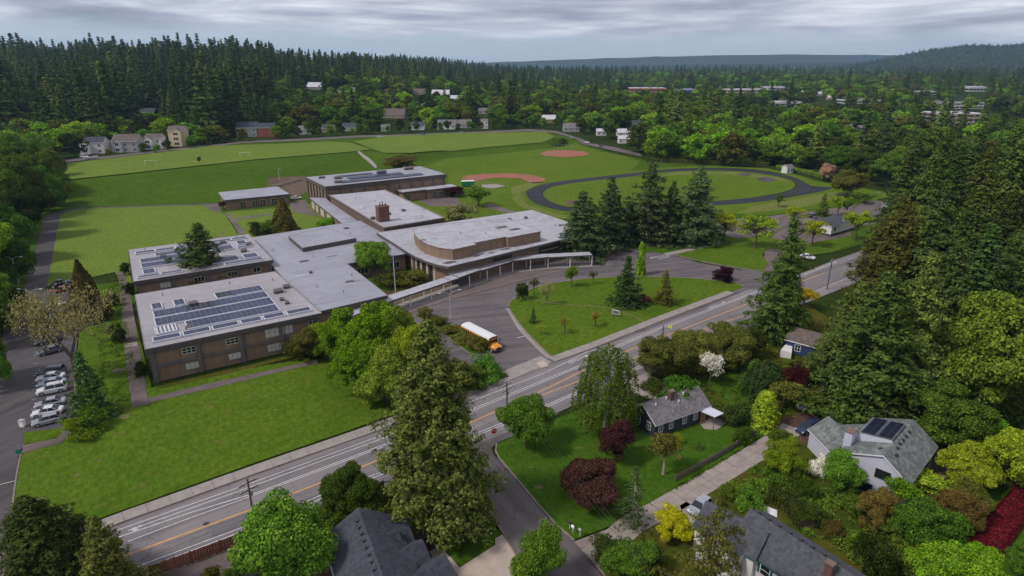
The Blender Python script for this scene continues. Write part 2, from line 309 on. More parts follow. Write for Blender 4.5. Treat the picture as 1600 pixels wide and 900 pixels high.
# ------------------------------------------------------------------ mesh building
class MB:
    def __init__(s): s.v = []; s.f = []; s.m = []; s.mats = []
    def mi(s, mat):
        if mat not in s.mats: s.mats.append(mat)
        return s.mats.index(mat)
    def add(s, vs, fs, mat):
        b = len(s.v); k = s.mi(mat); s.v += [tuple(p) for p in vs]
        for f in fs: s.f.append([b + i for i in f]); s.m.append(k)
    def box(s, x0, y0, z0, x1, y1, z1, mat):
        vs = [(x0,y0,z0),(x1,y0,z0),(x1,y1,z0),(x0,y1,z0),(x0,y0,z1),(x1,y0,z1),(x1,y1,z1),(x0,y1,z1)]
        s.add(vs, [(0,3,2,1),(4,5,6,7),(0,1,5,4),(1,2,6,5),(2,3,7,6),(3,0,4,7)], mat)
    def obox(s, c, sz, rz, mat, rx=0.0):
        M = Matrix.Translation(c) @ Matrix.Rotation(rz, 4, 'Z') @ Matrix.Rotation(rx, 4, 'X'); h = [v/2 for v in sz]
        vs = [M @ Vector((a*h[0], b*h[1], d*h[2])) for a, b, d in ((-1,-1,-1),(1,-1,-1),(1,1,-1),(-1,1,-1),(-1,-1,1),(1,-1,1),(1,1,1),(-1,1,1))]
        s.add(vs, [(0,3,2,1),(4,5,6,7),(0,1,5,4),(1,2,6,5),(2,3,7,6),(3,0,4,7)], mat)
    def prism(s, pts, z0, z1, mat, side=None):
        n = len(pts); a = sum(pts[i][0]*pts[(i+1) % n][1] - pts[(i+1) % n][0]*pts[i][1] for i in range(n))
        if a < 0: pts = pts[::-1]
        vs = [(p[0], p[1], z0) for p in pts] + [(p[0], p[1], z1) for p in pts]
        s.add(vs, [list(range(n, 2*n))], mat)
        b = len(s.v) - 2*n; k = s.mi(side or mat)
        for i in range(n):
            j = (i+1) % n; s.f.append([b+i, b+j, b+n+j, b+n+i]); s.m.append(k)
        s.f.append([b + i for i in range(n)][::-1]); s.m.append(k)
    def tube(s, p0, p1, r0, r1, mat, n=6):
        p0 = Vector(p0); p1 = Vector(p1); d = (p1 - p0)
        if d.length < 1e-6: return
        d.normalize(); a = d.orthogonal().normalized(); b = d.cross(a); vs = []
        for p, r in ((p0, r0), (p1, r1)):
            for i in range(n):
                t = 2*math.pi*i/n; vs.append(p + a*math.cos(t)*r + b*math.sin(t)*r)
        fs = [(i, (i+1) % n, n + (i+1) % n, n + i) for i in range(n)] + [list(range(n))[::-1], list(range(n, 2*n))]
        s.add(vs, fs, mat)
    def mesh(s, name):
        me = bpy.data.meshes.new(name); me.from_pydata(s.v, [], s.f)
        for m in s.mats: me.materials.append(MATS[m])
        me.polygons.foreach_set('material_index', s.m); me.update(); return me
    def build(s, name, parent=None, kind=None, loc=None):
        o = bpy.data.objects.new(name, s.mesh(name)); COL.objects.link(o)
        if parent: o.parent = parent
        if kind: o['kind'] = kind
        if loc: o.location = loc
        return o
def thing(name, label, cat, loc=(0, 0, 0), rz=0.0, group=None):
    o = bpy.data.objects.new(name, None); COL.objects.link(o); o.empty_display_size = .5
    o.location = loc; o.rotation_euler = (0, 0, rz); o['label'] = label; o['category'] = cat
    if group: o['group'] = group
    return o
def tag(o, label, cat, group=None):
    o['label'] = label; o['category'] = cat
    if group: o['group'] = group
    return o
def copy_tree(o, parent=None):
    c = o.copy(); COL.objects.link(c)
    if parent: c.parent = parent
    for ch in [x for x in o.children]: copy_tree(ch, c)
    return c
def W(pts, z): return [at(p[0], p[1], z)[:2] for p in pts]
def slab(name, pts, z, mat, world=False, kind='structure', parent=None, side=None):
    mb = MB(); mb.prism(pts if world else W(pts, z), -.3, z, mat, side); return mb.build(name, parent, None if parent else kind)
def line_strip(mb, pts, width, z0, z1, mat):       # pts: world 2D polyline -> mitred ribbon with thickness
    P = [Vector(p[:2]) for p in pts]; L = []; Rr = []
    for i, p in enumerate(P):
        a = (P[i] - P[i-1]).normalized() if i else (P[1] - P[0]).normalized()
        b = (P[i+1] - P[i]).normalized() if i < len(P) - 1 else a
        t = (a + b).normalized(); n = Vector((-t.y, t.x)); k = width/2 / max(.4, n.dot(Vector((-a.y, a.x))))
        L.append(p + n*k); Rr.append(p - n*k)
    for i in range(len(P) - 1):
        q = [L[i], L[i+1], Rr[i+1], Rr[i]]; q = q[::-1]
        vs = [(c.x, c.y, z0) for c in q] + [(c.x, c.y, z1) for c in q]
        mb.add(vs, [(4,5,6,7),(0,1,5,4),(1,2,6,5),(2,3,7,6),(3,0,4,7)], mat)
def resample(pts, step):
    out = []
    P = [Vector(p[:2]) for p in pts]
    for i in range(len(P) - 1):
        n = max(1, int((P[i+1] - P[i]).length/step))
        for k in range(n): out.append(P[i].lerp(P[i+1], k/n))
    out.append(P[-1]); return out
def smooth(pts, it=2):
    P = [Vector(p[:2]) for p in pts]
    for _ in range(it):
        Q = [P[0]]
        for i in range(len(P) - 1): Q += [P[i].lerp(P[i+1], .25), P[i].lerp(P[i+1], .75)]
        Q.append(P[-1]); P = Q
    return P
def smooth_closed(pts, it=2):
    P = [Vector(p[:2]) for p in pts]
    for _ in range(it):
        Q = []
        for i in range(len(P)):
            j = (i+1) % len(P); Q += [P[i].lerp(P[j], .25), P[i].lerp(P[j], .75)]
        P = Q
    return P
# ------------------------------------------------------------------ terrain
def lines(segs):
    o = []
    for a, b, st in segs: o += list(np.arange(a, b, st))
    o.append(segs[-1][1]); return np.array(o)
GX = lines([(-7000,-3000,250),(-3000,-900,70),(-900,-300,24),(-300,240,3),(240,900,24),(900,3000,70),(3000,7000,250)])
GY = lines([(-300,0,60),(0,200,20),(200,560,2.5),(560,1000,20),(1000,3000,50),(3000,9000,250)])
def grid_mesh(name, xs, ys, zf, mat, kind='structure'):
    X, Y = np.meshgrid(xs, ys); Z = zf(X, Y); nx, ny = len(xs), len(ys)
    v = np.stack([X, Y, Z], -1).reshape(-1, 3); i = np.arange(nx*ny).reshape(ny, nx)
    f = np.stack([i[:-1,:-1], i[:-1,1:], i[1:,1:], i[1:,:-1]], -1).reshape(-1, 4)
    me = bpy.data.meshes.new(name); me.from_pydata(v.tolist(), [], f.tolist()); me.materials.append(MATS[mat])
    me.polygons.foreach_set('use_smooth', [True]*len(me.polygons)); me.update()
    o = bpy.data.objects.new(name, me); COL.objects.link(o); o['kind'] = kind; return o
grid_mesh('ground', GX, GY, lambda x, y: ground_z(x, y) - .16*sstep((600 - y)/50), 'far_ground')
def clip(poly, ax, val, keep_low):
    out = []
    for i in range(len(poly)):
        a, b = poly[i], poly[(i+1) % len(poly)]
        ia = (a[ax] <= val) == keep_low or a[ax] == val; ib = (b[ax] <= val) == keep_low or b[ax] == val
        if ia: out.append(a)
        if ia != ib:
            t = (val - a[ax])/(b[ax] - a[ax]); p = [a[0] + t*(b[0]-a[0]), a[1] + t*(b[1]-a[1])]; p[ax] = val; out.append(tuple(p))
    return out
import bmesh
def drape(name, pts, off, mat, world=False, kind='structure'):
    """a sheet that follows the terrain: the outline is cut along the terrain's own grid lines"""
    P = [tuple(p[:2]) for p in pts] if world else [on(*p)[:2] for p in pts]
    bm = bmesh.new(); vs = [bm.verts.new((p[0], p[1], 0)) for p in P]; bm.faces.new(vs)
    x0, x1 = min(p[0] for p in P), max(p[0] for p in P); y0, y1 = min(p[1] for p in P), max(p[1] for p in P)
    for ax, g, lo_, hi in ((0, GX, x0, x1), (1, GY, y0, y1)):
        for val in g[(g > lo_) & (g < hi)]:
            co = (val, 0, 0) if ax == 0 else (0, val, 0); no = (1, 0, 0) if ax == 0 else (0, 1, 0)
            bmesh.ops.bisect_plane(bm, geom=bm.verts[:] + bm.edges[:] + bm.faces[:], plane_co=co, plane_no=no, dist=1e-4)
    bmesh.ops.triangulate(bm, faces=bm.faces[:])
    z = ground_z([v.co.x for v in bm.verts], [v.co.y for v in bm.verts])
    for v, zz in zip(bm.verts, z): v.co.z = zz + off
    bmesh.ops.recalc_face_normals(bm, faces=bm.faces[:])
    if sum(f.normal.z for f in bm.faces) < 0: bmesh.ops.reverse_faces(bm, faces=bm.faces[:])
    me = bpy.data.meshes.new(name); bm.to_mesh(me); bm.free(); me.materials.append(MATS[mat])
    for p in me.polygons: p.use_smooth = True
    o = bpy.data.objects.new(name, me); COL.objects.link(o)
    if kind: o['kind'] = kind
    return o

# campus grass, embankment and playing fields
drape('embankment', [(85,262),(110,254),(220,241),(330,227),(420,220),(560,213),(700,208),(850,205),(905,222),(960,240),(1010,250),(1220,266),(1300,288),(1380,298),(1420,330),(1380,372),(1300,395),(1120,390),(960,380),(700,345),(470,345),(350,345),(60,345)], .01, 'lawn_bank')
drape('upper_playing_field', [(96,283),(88,262),(140,252),(220,243),(330,229),(420,226),(520,222),(548,224),(580,234),(560,237),(500,242),(400,250),(300,261),(200,272)], .38, 'lawn_field')
drape('middle_playing_field', [(552,222),(600,214),(700,209),(850,206),(868,215),(850,223),(760,231),(690,236),(640,240),(600,240),(580,233)], .38, 'lawn_field')
drape('lower_playing_field', [(655,262),(700,248),(780,240),(860,232),(900,222),(935,236),(975,244),(1000,252),(985,268),(940,274),(860,284),(826,294),(816,305),(828,320),(770,322),(740,300),(700,285),(700,272)], .05, 'lawn_track')
drape('steps_path', [(539,223),(542,223),(566,240),(588,258),(589,263),(586,263),(563,243)], .16, 'concrete')
slab('north_lawn', [(94,336),(104,330),(130,326),(320,320),(346,330),(352,336),(372,366),(388,366),(392,372),(200,392),(206,440),(212,452),(190,446),(180,425),(73,447)], .12, 'lawn_field')
slab('middle_lawn', [(350,332),(365,330),(470,322),(486,318),(560,350),(392,371),(372,362)], .12, 'lawn_field')
slab('annex_yard', [(318,320),(345,317),(346,331),(330,329)], .14, 'path_asphalt')
slab('service_yard', [(452,315),(478,312),(486,330),(500,338),(470,334),(455,330)], .14, 'path_asphalt')
slab('lawn_path', [(352,333),(358,333),(384,364),(374,366)], .15, 'path_asphalt')
slab('lawn_cross_path', [(366,341),(425,333),(425,335.5),(368,344)], .15, 'path_asphalt')
drape('garden_terrace', [(418,278),(478,275),(480,300),(462,310),(440,292),(420,290)], .10, 'soil')
# track
TO = [(819,302),(827,295),(855,286),(900,280),(995,270),(1040,264.5),(1100,262),(1160,263),(1200,267),(1228,273),(1252,281),(1268,292),(1300,291.5),(1300,296),(1237,308),(1175,317.5),(1030,326),(930,333),(895,332.5),(862,326),(832,317)]
TI = [(847,305),(851,297),(865,291),(900,285),(995,275),(1037,268.5),(1100,266),(1150,267),(1185,270.5),(1220,276.5),(1240,283),(1244,291),(1232,298.5),(1200,304.5),(1162,311),(1030,320),(930,327),(895,324.5),(862,317.5)]
tow = smooth_closed(W(TO, .12), 2); tiw = smooth_closed(W(TI, .16), 2)
slab('track_apron', [(800,303),(815,290),(850,282),(900,275.5),(995,266),(1040,261),(1100,259),(1200,263),(1250,275),(1275,284),(1330,290),(1372,300),(1330,316),(1250,330),(1180,332),(1000,345),(900,345),(850,332),(815,322)], .10, 'lawn_track')
slab('track_verge', [(1176,322),(1240,312),(1300,300),(1345,302),(1300,312),(1245,326),(1190,336),(1150,334)], .115, 'lawn_dry')
slab('track_verge_strip', [(800,310),(812,300),(822,318),(870,334),(900,338),(880,342),(840,333),(812,322)], .115, 'lawn_dry')
slab('running_track', [tuple(p) for p in tow], .14, 'track_asphalt', world=True)
slab('infield', [tuple(p) for p in tiw], .18, 'lawn_track', world=True)
mb = MB()
cen = Vector((sum(p.x for p in tiw)/len(tiw), sum(p.y for p in tiw)/len(tiw)))
for k, wd in ((.2, .07), (.4, .07), (.6, .07), (.8, .07)):
    ring = []
    for p in tiw:
        d = (p - cen).normalized(); ring.append(p + d*(9.5*k))
    line_strip(mb, ring + [ring[0]], wd, .145, .152, 'track_paint')
mb.build('lane_lines', None, 'structure')
slab('infield_edge', [(1020,276),(1060,268),(1150,268.5),(1215,277),(1236,285),(1200,279),(1130,272),(1070,273)], .20, 'lawn_dry')
slab('high_jump_apron', [(1182,278),(1200,276),(1214,281),(1200,285),(1184,282)], .215, 'lot_asphalt')
slab('long_jump_pit', [(882,313),(905,312),(902,320),(886,320)], .215, 'soil')
slab('shot_circle', [(1150,272),(1163,270),(1176,272),(1165,276)], .215, 'lot_asphalt')
drape('outfield_clay', [(720,281),(728,275),(760,272),(800,271),(832,274),(852,279),(850,285),(832,287),(812,279),(770,278),(742,284)], .16, 'clay')
drape('upper_clay', [(843,240),(855,236),(882,234.5),(912,237),(922,240.5),(912,244),(882,246),(852,244)], .16, 'clay')
drape('home_plate_dirt', [(752,289),(775,288),(790,291),(770,295),(754,293)], .16, 'concrete')
drape('field_dry_patch', [(800,305),(798,293),(826,286),(850,284),(838,290),(816,300)], .16, 'lawn_dry')
# gym surroundings
slab('gym_lawn', [(640,300),(700,300),(760,312),(800,330),(830,332),(700,345),(650,330)], .12, 'lawn_track')
slab('gym_plaza', [(652,312),(700,302),(712,308),(722,318),(700,322),(672,322)], .15, 'path_asphalt')
slab('east_path', [(752,322),(766,318),(812,333),(860,338),(880,352),(860,348),(812,338)], .15, 'path_asphalt')

# roads and drives
NK = [(-120,905),(60,866),(195,814.5),(400,740),(585,675),(735,617),(800,592.5),(862,567),(932,542),(1037,500),(1150,457),(1237,433),(1307,405),(1420,366),(1560,322)]
SK = [(-100,1020),(60,965),(240,897),(390,836),(497,794),(600,752),(862,648),(1020,582),(1172,514),(1262,472),(1330,445),(1450,400),(1600,350)]
nk = W(NK, .02); sk = W(SK, .02)
slab('main_road', nk + sk[::-1], .02, 'road', world=True)
slab('parking_drive', [(-60,930),(-40,700),(-10,560),(20,480),(37,447),(70,337),(100,329),(125,324.5),(320,318),(346,317),(345,320.5),(320,321.5),(130,327),(104,331),(94,337),(73,447),(71,452),(120,448),(150,452),(122,520),(117,575),(114,640),(98,672),(60,690),(36,697),(30,706),(24,750),(11,862),(20,900)], .04, 'lot_asphalt')
slab('drive_mouth', [(-60,880),(11,858),(100,846),(120,862),(20,905),(-60,925)], .06, 'path_asphalt')
slab('bus_loop', [(735,617),(742,604),(700,566),(660,525),(640,487),(700,467),(800,441),(900,416),(960,400),(975,390),(960,380),(930,372),(900,362),(935,366),(985,378),(1010,390),(1050,398),(1090,410),(1140,419),(1190,424),(1240,436),(1225,440),(1190,452),(1165,452),(1156,458),(1000,520),(862,567)], .045, 'loop_asphalt')
slab('side_street', [(600,752),(700,716),(742,694),(775,683),(862,648),(875,645),(800,682),(776,692),(768,700),(773,712),(800,742),(860,814),(897,847),(945,905),(975,960),(850,960),(820,900),(800,858),(757,785),(742,755),(736,730),(700,727),(640,750)], .04, 'street_asphalt')
slab('east_lot', [(1120,345),(1200,338),(1262,330),(1330,322),(1360,312),(1400,318),(1420,330),(1400,345),(1330,355),(1330,372),(1260,385),(1240,410),(1215,430),(1190,424),(1195,395),(1170,385),(1190,368),(1150,372),(1120,365)], .055, 'path_asphalt')
# lawns of the campus
slab('front_lawn', [(33,706),(98,692),(112,660),(118,640),(118,575),(124,520),(150,455),(200,455),(236,600),(236,606),(400,572),(500,560),(600,560),(640,600),(735,608),(650,638),(600,652),(537,675),(400,722),(160,808),(26,858),(14,856),(24,750)], .12, 'lawn_front')
slab('parking_island', [(36,676),(98,668),(102,680),(60,690),(38,694)], .14, 'lawn_front')
slab('parking_walk', [(36,696),(60,690),(90,684),(104,668),(114,650),(119,652),(112,676),(96,692),(34,708)], .15, 'path_asphalt')
slab('service_walk', [(184,424),(193,424),(206,470),(232,632),(206,636),(196,560)], .16, 'path_asphalt')
slab('front_walk', [(231,622),(330,598),(400,583),(496,562),(497,567),(400,590),(330,607),(210,634)], .17, 'path_asphalt')
slab('front_walk_branch', [(176,577),(196,575),(197,580),(176,582)], .16, 'path_asphalt')
slab('walk_landing', [(193,537.5),(214,534),(215,540),(195,543)], .175, 'concrete')
slab('facade_bed', [(243,604),(400,568),(480,548),(482,552),(400,573),(243,609)], .15, 'garden')
slab('loop_lawn', [tuple(p) for p in smooth_closed(W([(794,482),(795,473),(805,465),(830,450),(868,441),(930,433.5),(1010,431),(1090,435),(1140,440),(1163,446),(1150,453),(1036,494),(936,534),(874,556),(860,556),(848,545),(815,512)], .14), 1)], .14, 'lawn_front', world=True)
slab('island_lawn', [(645,492),(665,490),(700,505),(740,528),(768,546),(772,551),(757,552),(735,553),(715,537),(690,517),(668,502)], .14, 'lawn_yard')
slab('corner_lawn', [(700,600),(735,570),(790,583),(795,588),(745,603),(735,612)], .14, 'lawn_yard')
slab('crossing_lawn', [(1052,397),(1120,382),(1145,381),(1190,398),(1200,410),(1190,424),(1140,416),(1090,407)], .13, 'lawn_front')
slab('cedar_lawn', [(975,382),(1000,392),(1048,397),(1110,383),(1130,372),(1110,350),(1000,345),(900,345),(925,366),(960,372)], .13, 'lawn_yard')
slab('cedar_bed', [(900,372),(930,372),(962,383),(975,391),(960,400),(905,410),(850,418),(760,436),(700,455),(650,470),(600,480),(600,455),(700,420),(800,395),(880,375)], .13, 'soil')
slab('crossing_path', [(1036,396),(1046,399),(1128,381),(1124,378)], .15, 'concrete')
slab('lot_island', [(1240,395),(1262,380),(1330,368),(1338,380),(1300,394),(1262,399)], .13, 'lawn_front')
slab('lot_lawn', [(1120,372),(1150,372),(1190,369),(1230,376),(1250,372),(1262,378),(1240,392),(1200,388),(1190,398),(1145,381)], .12, 'lawn_front')
slab('courtyard_lawn', [(552,413),(640,397),(690,430),(640,455),(602,462)], .12, 'lawn_yard')
slab('east_field', [(1150,334),(1262,324),(1330,312),(1372,300),(1400,306),(1340,318),(1262,328),(1200,337)], .125, 'lawn_front')
# private side
slab('corner_yard', [(776,693),(800,683),(860,658),(905,640),(1000,601),(1062,596),(1130,630),(1185,668),(1192,680),(1120,725),(1052,772),(967,817),(897,843),(860,810),(800,738),(774,708)], .10, 'lawn_yard')
slab('garden_north', [(1020,584),(1172,516),(1262,476),(1300,500),(1330,560),(1300,640),(1230,655),(1190,675),(1130,630),(1062,596)], .095, 'garden')
slab('back_yard', [(1085,590),(1150,562),(1230,575),(1235,640),(1195,660),(1130,625)], .12, 'lawn_yard')
slab('driveway', [(968,600),(1012,582),(1048,612),(1012,640),(985,640)], .13, 'lane_concrete')
slab('patio', [(1088,655),(1112,648),(1138,658),(1120,672),(1100,670)], .13, 'lane_concrete')
slab('garden_south', [(936,886),(1012,816),(1075,783),(1150,741),(1200,713),(1245,680),(1300,640),(1400,640),(1520,660),(1640,700),(1640,960),(1000,960)], .09, 'garden')
slab('gravel_court', [(1200,690),(1215,655),(1262,640),(1285,660),(1290,700),(1250,690)], .12, 'mulch')
slab('far_lawn', [(1560,900),(1575,860),(1605,820),(1640,900)], .13, 'lawn_yard')
slab('hedge_lawn', [(1490,750),(1560,745),(1580,770),(1530,820),(1500,810)], .13, 'lawn_yard')
slab('parking_court', [(1062,790),(1095,770),(1125,790),(1110,830),(1075,820)], .13, 'lane_concrete')
slab('deck', [(1400,770),(1460,700),(1500,735),(1450,760),(1420,790)], .35, 'wood_grey')
slab('mulch_bed', [(470,830),(560,790),(640,800),(760,790),(770,812),(694,848),(690,880),(560,900),(480,900)], .10, 'mulch')
slab('house_lawn', [(694,858),(766,812),(783,834),(774,840),(774,850),(719,885)], .14, 'lawn_yard')
slab('house_walk', [(671,862),(692,848),(755,804),(763,811),(694,858),(718,887),(714,900),(690,890)], .15, 'concrete_pale')
slab('house_driveway', [(714,905),(718,887),(774,851),(774,841),(785,835),(800,858),(822,905),(800,960),(700,960)], .16, 'concrete_pale')
slab('verge', [(60,967),(240,899),(390,838),(497,796),(600,754),(640,752),(600,800),(470,860),(200,1000)], .06, 'path_asphalt')
# the concrete lane with its separate slabs
slab('shared_lane', [(897,846),(967,820),(1010,796),(1052,773),(1197,681),(1240,660),(1250,676),(1200,713),(1150,741),(1075,783),(1012,816),(945,900)], .06, 'kerb_stone')
lane = bpy.data.objects['shared_lane']
cl_ = resample(W([(926,872),(989,818),(1030,797),(1064,777.5),(1128,739.5),(1198,697),(1240,668)], .1), 2.6)
def pt_on(poly, t):
    n = len(poly) - 1; s = min(n - 1e-6, t*n); i = int(s); return poly[i].lerp(poly[i+1], s - i)
def piece(parent, name, quad, z0, z1, mat):
    mb = MB(); mb.prism([tuple(p) for p in quad], z0, z1, mat); return mb.build(name, parent)
def offset_line(P, d):
    out = []
    for i, p in enumerate(P):
        a = (P[min(i+1, len(P)-1)] - P[max(i-1, 0)]).normalized(); out.append(p + Vector((-a.y, a.x))*d)
    return out
lu, ll = offset_line(cl_, 1.75), offset_line(cl_, -1.75)
for i in range(len(cl_) - 1):
    for a_, b_ in ((lu, cl_), (cl_, ll)):
        q = [b_[i].lerp(b_[i+1], .012), b_[i].lerp(b_[i+1], .988), a_[i].lerp(a_[i+1], .988), a_[i].lerp(a_[i+1], .012)]; c_ = sum(q, Vector((0, 0)))/4
        piece(lane, 'slab', [c_ + (p - c_)*.985 for p in q], .05, .12 + .01*((i*7) % 3), 'lane_concrete')
# sidewalk beside the road: a base and its slabs
def offset_line(P, d):
    out = []
    for i, p in enumerate(P):
        a = (P[min(i+1, len(P)-1)] - P[max(i-1, 0)]).normalized(); out.append(p + Vector((-a.y, a.x))*d)
    return out
def sidewalk(name, px, width, step, skip=None):
    c = resample(W(px, .12), step); base = MB(); line_strip(base, offset_line(c, width/2), width, -.1, .11, 'kerb_stone')
    s = base.build(name, None, 'structure'); kb = MB(); line_strip(kb, offset_line(c, .07), .16, -.1, .165, 'kerb_stone'); kb.build('kerb', s)
    A = offset_line(c, .16); B = offset_line(c, width - .03)
    for i in range(len(c) - 1):
        q = [A[i].lerp(A[i+1], .015), A[i].lerp(A[i+1], .985), B[i].lerp(B[i+1], .985), B[i].lerp(B[i+1], .015)]
        piece(s, 'slab', q, .05, .142 + .008*((i*5) % 4), 'concrete')
    return s
sidewalk('sidewalk', [(60,866),(195,814.5),(400,740),(585,675),(735,617),(747,611)], 2.3, 2.6)
sidewalk('sidewalk', [(868,565),(932,542),(1037,500),(1148,458)], 2.3, 2.6)
slab('driveway_apron', [(745,612),(735,603),(790,578),(845,556),(862,566),(868,564),(800,592.5)], .065, 'concrete')
slab('ramp_panel', [(838,567),(848,562),(858,571),(846,575)], .09, 'concrete_pale')
def kerb(pts, w=.28, z=.19, px=True, mat='kerb_stone', closed=False):
    P = smooth(W(pts, .14), 1) if px else pts
    if closed: P = P + [P[0]]
    mb = MB(); line_strip(mb, P, w, -.1, z, mat); return mb.build('kerb', None, 'structure')
kerb([(794,482),(795,473),(805,465),(830,450),(868,441),(930,433.5),(1010,431),(1090,435),(1140,440),(1163,446)], .3)
kerb([(794,480),(815,512),(848,545),(860,557),(874,557)], .3)
slab('loop_gutter', [(790,481),(794,481),(815,512),(848,545),(862,557),(856,560),(842,548),(809,514)], .06, 'concrete')
kerb([(640,487),(700,467),(800,441),(900,416),(960,400)], .25)
kerb([(645,492),(668,503),(690,518),(715,538),(735,554),(757,553),(772,550),(766,545),(740,527)], .2)
kerb([(1052,397),(1090,407),(1140,416),(1190,424)], .2)
kerb([(776,693),(774,708),(800,739),(860,811),(897,844)], .22)
kerb([(118,575),(116,640),(98,672)], .2); kerb([(33,706),(24,750),(12,858)], .2)
kerb([(757,785),(800,856),(822,900)], .22)
# markings
def mark(pts, wd, mat='paint_white', z=.028, it=0):
    P = W(pts, z)
    if it: P = smooth(P, it)
    line_strip(M_, P, wd, z - .006, z, mat)
M_ = MB()
mark([(-60,912),(60,872),(200,822.5),(400,752),(608,676),(735,628),(800,602),(855,581),(917,550),(932,546)], .13)
mark([(200,829),(400,757.5),(610,680.5),(735,632)], .13)
mark([(-60,930),(60,886),(200,834),(300,800),(400,770),(600,694.5),(735,640),(800,614),(925,563.5),(950,546),(1035,511),(1150,467),(1240,434),(1307,408)], .15)
mark([(200,846),(300,808),(385,778),(400,772.5),(600,697.5),(735,643),(800,617),(925,566),(950,549),(1035,513.5),(1150,469),(1240,436),(1307,410)], .13)
mark([(60,940),(217,884),(397,817),(510,770),(607,733),(862,629),(890,617),(977,581),(1010,567.5),(1157,507),(1295,446),(1330,432)], .13)
mark([(60,948),(220,890),(400,822.5),(510,775.5),(607,737),(862,632.5),(890,620),(977,584),(1010,571),(1157,510)], .13)
M_.build('lane_markings', None, 'structure')
M_ = MB()
mark([(60,915),(212,862),(390,797),(512,750),(612,711),(735,660),(830,619),(925,572),(1007,536),(1062,516),(1157,479),(1250,440),(1287,427)], .22, 'paint_yellow')
mark([(837,621),(915,591),(997,557),(1135,502),(1162,494),(1262,452)], .18, 'paint_yellow')
M_.build('centre_line', None, 'structure')
M_ = MB()
for k in range(5):
    a, b = 1016 + 5.5*k, 1024 + 5.5*k
    mark([(a, 403.5 - .8*k), (b + 4, 400.5 - .8*k)], .55, z=.058)
mark([(1028,404.5),(1046,401)], .3, z=.058)
M_.build('crosswalk', None, 'structure')
# bicycle symbols and arrows in the bike lane
def bike(px, py, px2, py2):
    a = Vector(at(px, py, .03)[:2]); b = Vector(at(px2, py2, .03)[:2]); u = (b - a).normalized(); n = Vector((-u.y, u.x)); L = (b - a).length
    def loc(s, t): p = a + u*L*s + n*t; return (p.x, p.y)
    global M_
    for cx in (.15, .45):
        ring = [loc(cx + .11*math.cos(q), .36*math.sin(q)) for q in [2*math.pi*i/10 for i in range(11)]]
        line_strip(M_, ring, .1, .022, .03, 'paint_white')
    line_strip(M_, [loc(.15, 0), loc(.3, .35), loc(.45, 0)], .1, .022, .031, 'paint_white')
    line_strip(M_, [loc(.62, 0), loc(.9, 0)], .14, .022, .03, 'paint_white')
    q = [loc(.9, .35), loc(.9, -.35), loc(1.05, 0)]; M_.prism(q, .022, .03, 'paint_white')
M_ = MB(); bike(206, 829, 220, 821); bike(888, 568, 918, 555); bike(1106, 482, 1132, 472)
M_.build('bike_lane_symbols', None, 'structure')
M_ = MB()
for i, y in enumerate((584, 596, 606, 621, 637, 650, 541, 552, 565)):
    mark([(51 - (y - 580)*.05 + 0, y + 3), (57, y + 2)], .1, z=.05)
mark([(0,757),(24,751)], .12, z=.05); mark([(808,528),(820,525)], .2, z=.055)
M_.build('parking_bay_lines', None, 'structure')
M_ = MB()
for (a, b) in (((240,868),(600,724)),((255,852),(560,738)),((420,804),(600,735)),((820,640),(1000,565)),((560,716),(600,700)),((870,590),(1100,498))):
    P = [Vector(at(a[0] + (b[0]-a[0])*i/12, a[1] + (b[1]-a[1])*i/12, .025)[:2]) + Vector((random.Random(i*7 + a[0]).uniform(-.1, .1), random.Random(i*3 + a[0]).uniform(-.1, .1))) for i in range(13)]
    line_strip(M_, P, .07, .018, .025, 'crack_tar')
M_.build('sealed_cracks', None, 'structure')
# streets and clearings far behind
drape('far_street', [(60,252),(110,249),(170,244),(230,237),(300,230),(380,221),(450,218),(560,212),(700,207.5),(830,202),(870,205),(905,216),(960,230),(1000,240),(1003,245),(960,236),(905,222),(866,208),(830,205),(700,210),(560,215),(450,221),(380,224),(300,233),(230,240),(170,247.5),(110,253),(60,256)], .14, 'path_asphalt')
drape('commercial_lot', [(1130,176),(1200,168),(1290,172),(1345,180),(1330,186),(1240,186),(1150,182)], .2, 'concrete')
drape('office_lawn', [(1500,200),(1560,196),(1600,205),(1600,214),(1520,210)], .2, 'lawn_track')

# ridges on the horizon
def ridge(name, prof, Y, depth, mat, n=90, seed=0, amp=4):
    """long hill whose crest passes through the given photograph points at distance Y"""
    xs = [(p[0] - 800)/F_PX*Y*1.06 for p in prof]; zs = [CAM_H + (HOR - p[1])/F_PX*Y*1.06 for p in prof]
    X = np.linspace(xs[0], xs[-1], n); T = np.linspace(-1, 1, 34)
    V = []
    for t in T:
        for x in X:
            z = np.interp(x, xs, zs); k = math.exp(-(t*1.7)**2) if t < 0 else math.exp(-(t*1.7)**2)
            nz = noise.fractal(Vector((x/260 + seed, t*3, seed)), 1.0, 2.0, 5)*amp
            V.append((x, Y + t*depth, -6 + (z + 6)*k + nz*(1 if abs(t) > .03 else .35)))
    fs = [(j*n + i, j*n + i + 1, (j+1)*n + i + 1, (j+1)*n + i) for j in range(33) for i in range(n-1)]
    me = bpy.data.meshes.new(name); me.from_pydata(V, [], fs); me.materials.append(MATS[mat]); me.update()
    for p in me.polygons: p.use_smooth = True
    o = bpy.data.objects.new(name, me); COL.objects.link(o); o['kind'] = 'structure'; return o
lawn('hill_forest', (.012, .026, .012), (.022, .036, .014), (.05, .055, .02), 0, .2)
ridge('wooded_hill', [(1180,118),(1250,112),(1340,94),(1372,87),(1400,79),(1435,76),(1470,78),(1500,74),(1530,73),(1560,65),(1590,63),(1640,66),(1720,58),(1850,75),(2100,95),(2500,112)], 3600, 1100, 'hill_forest', 150, 3, 7)
ridge('distant_hills', [(300,100),(700,100),(900,93),(1000,90),(1100,88),(1200,87),(1330,88),(1420,90),(1700,92),(2300,98)], 8200, 900, 'hill_forest', 90, 8, 8)
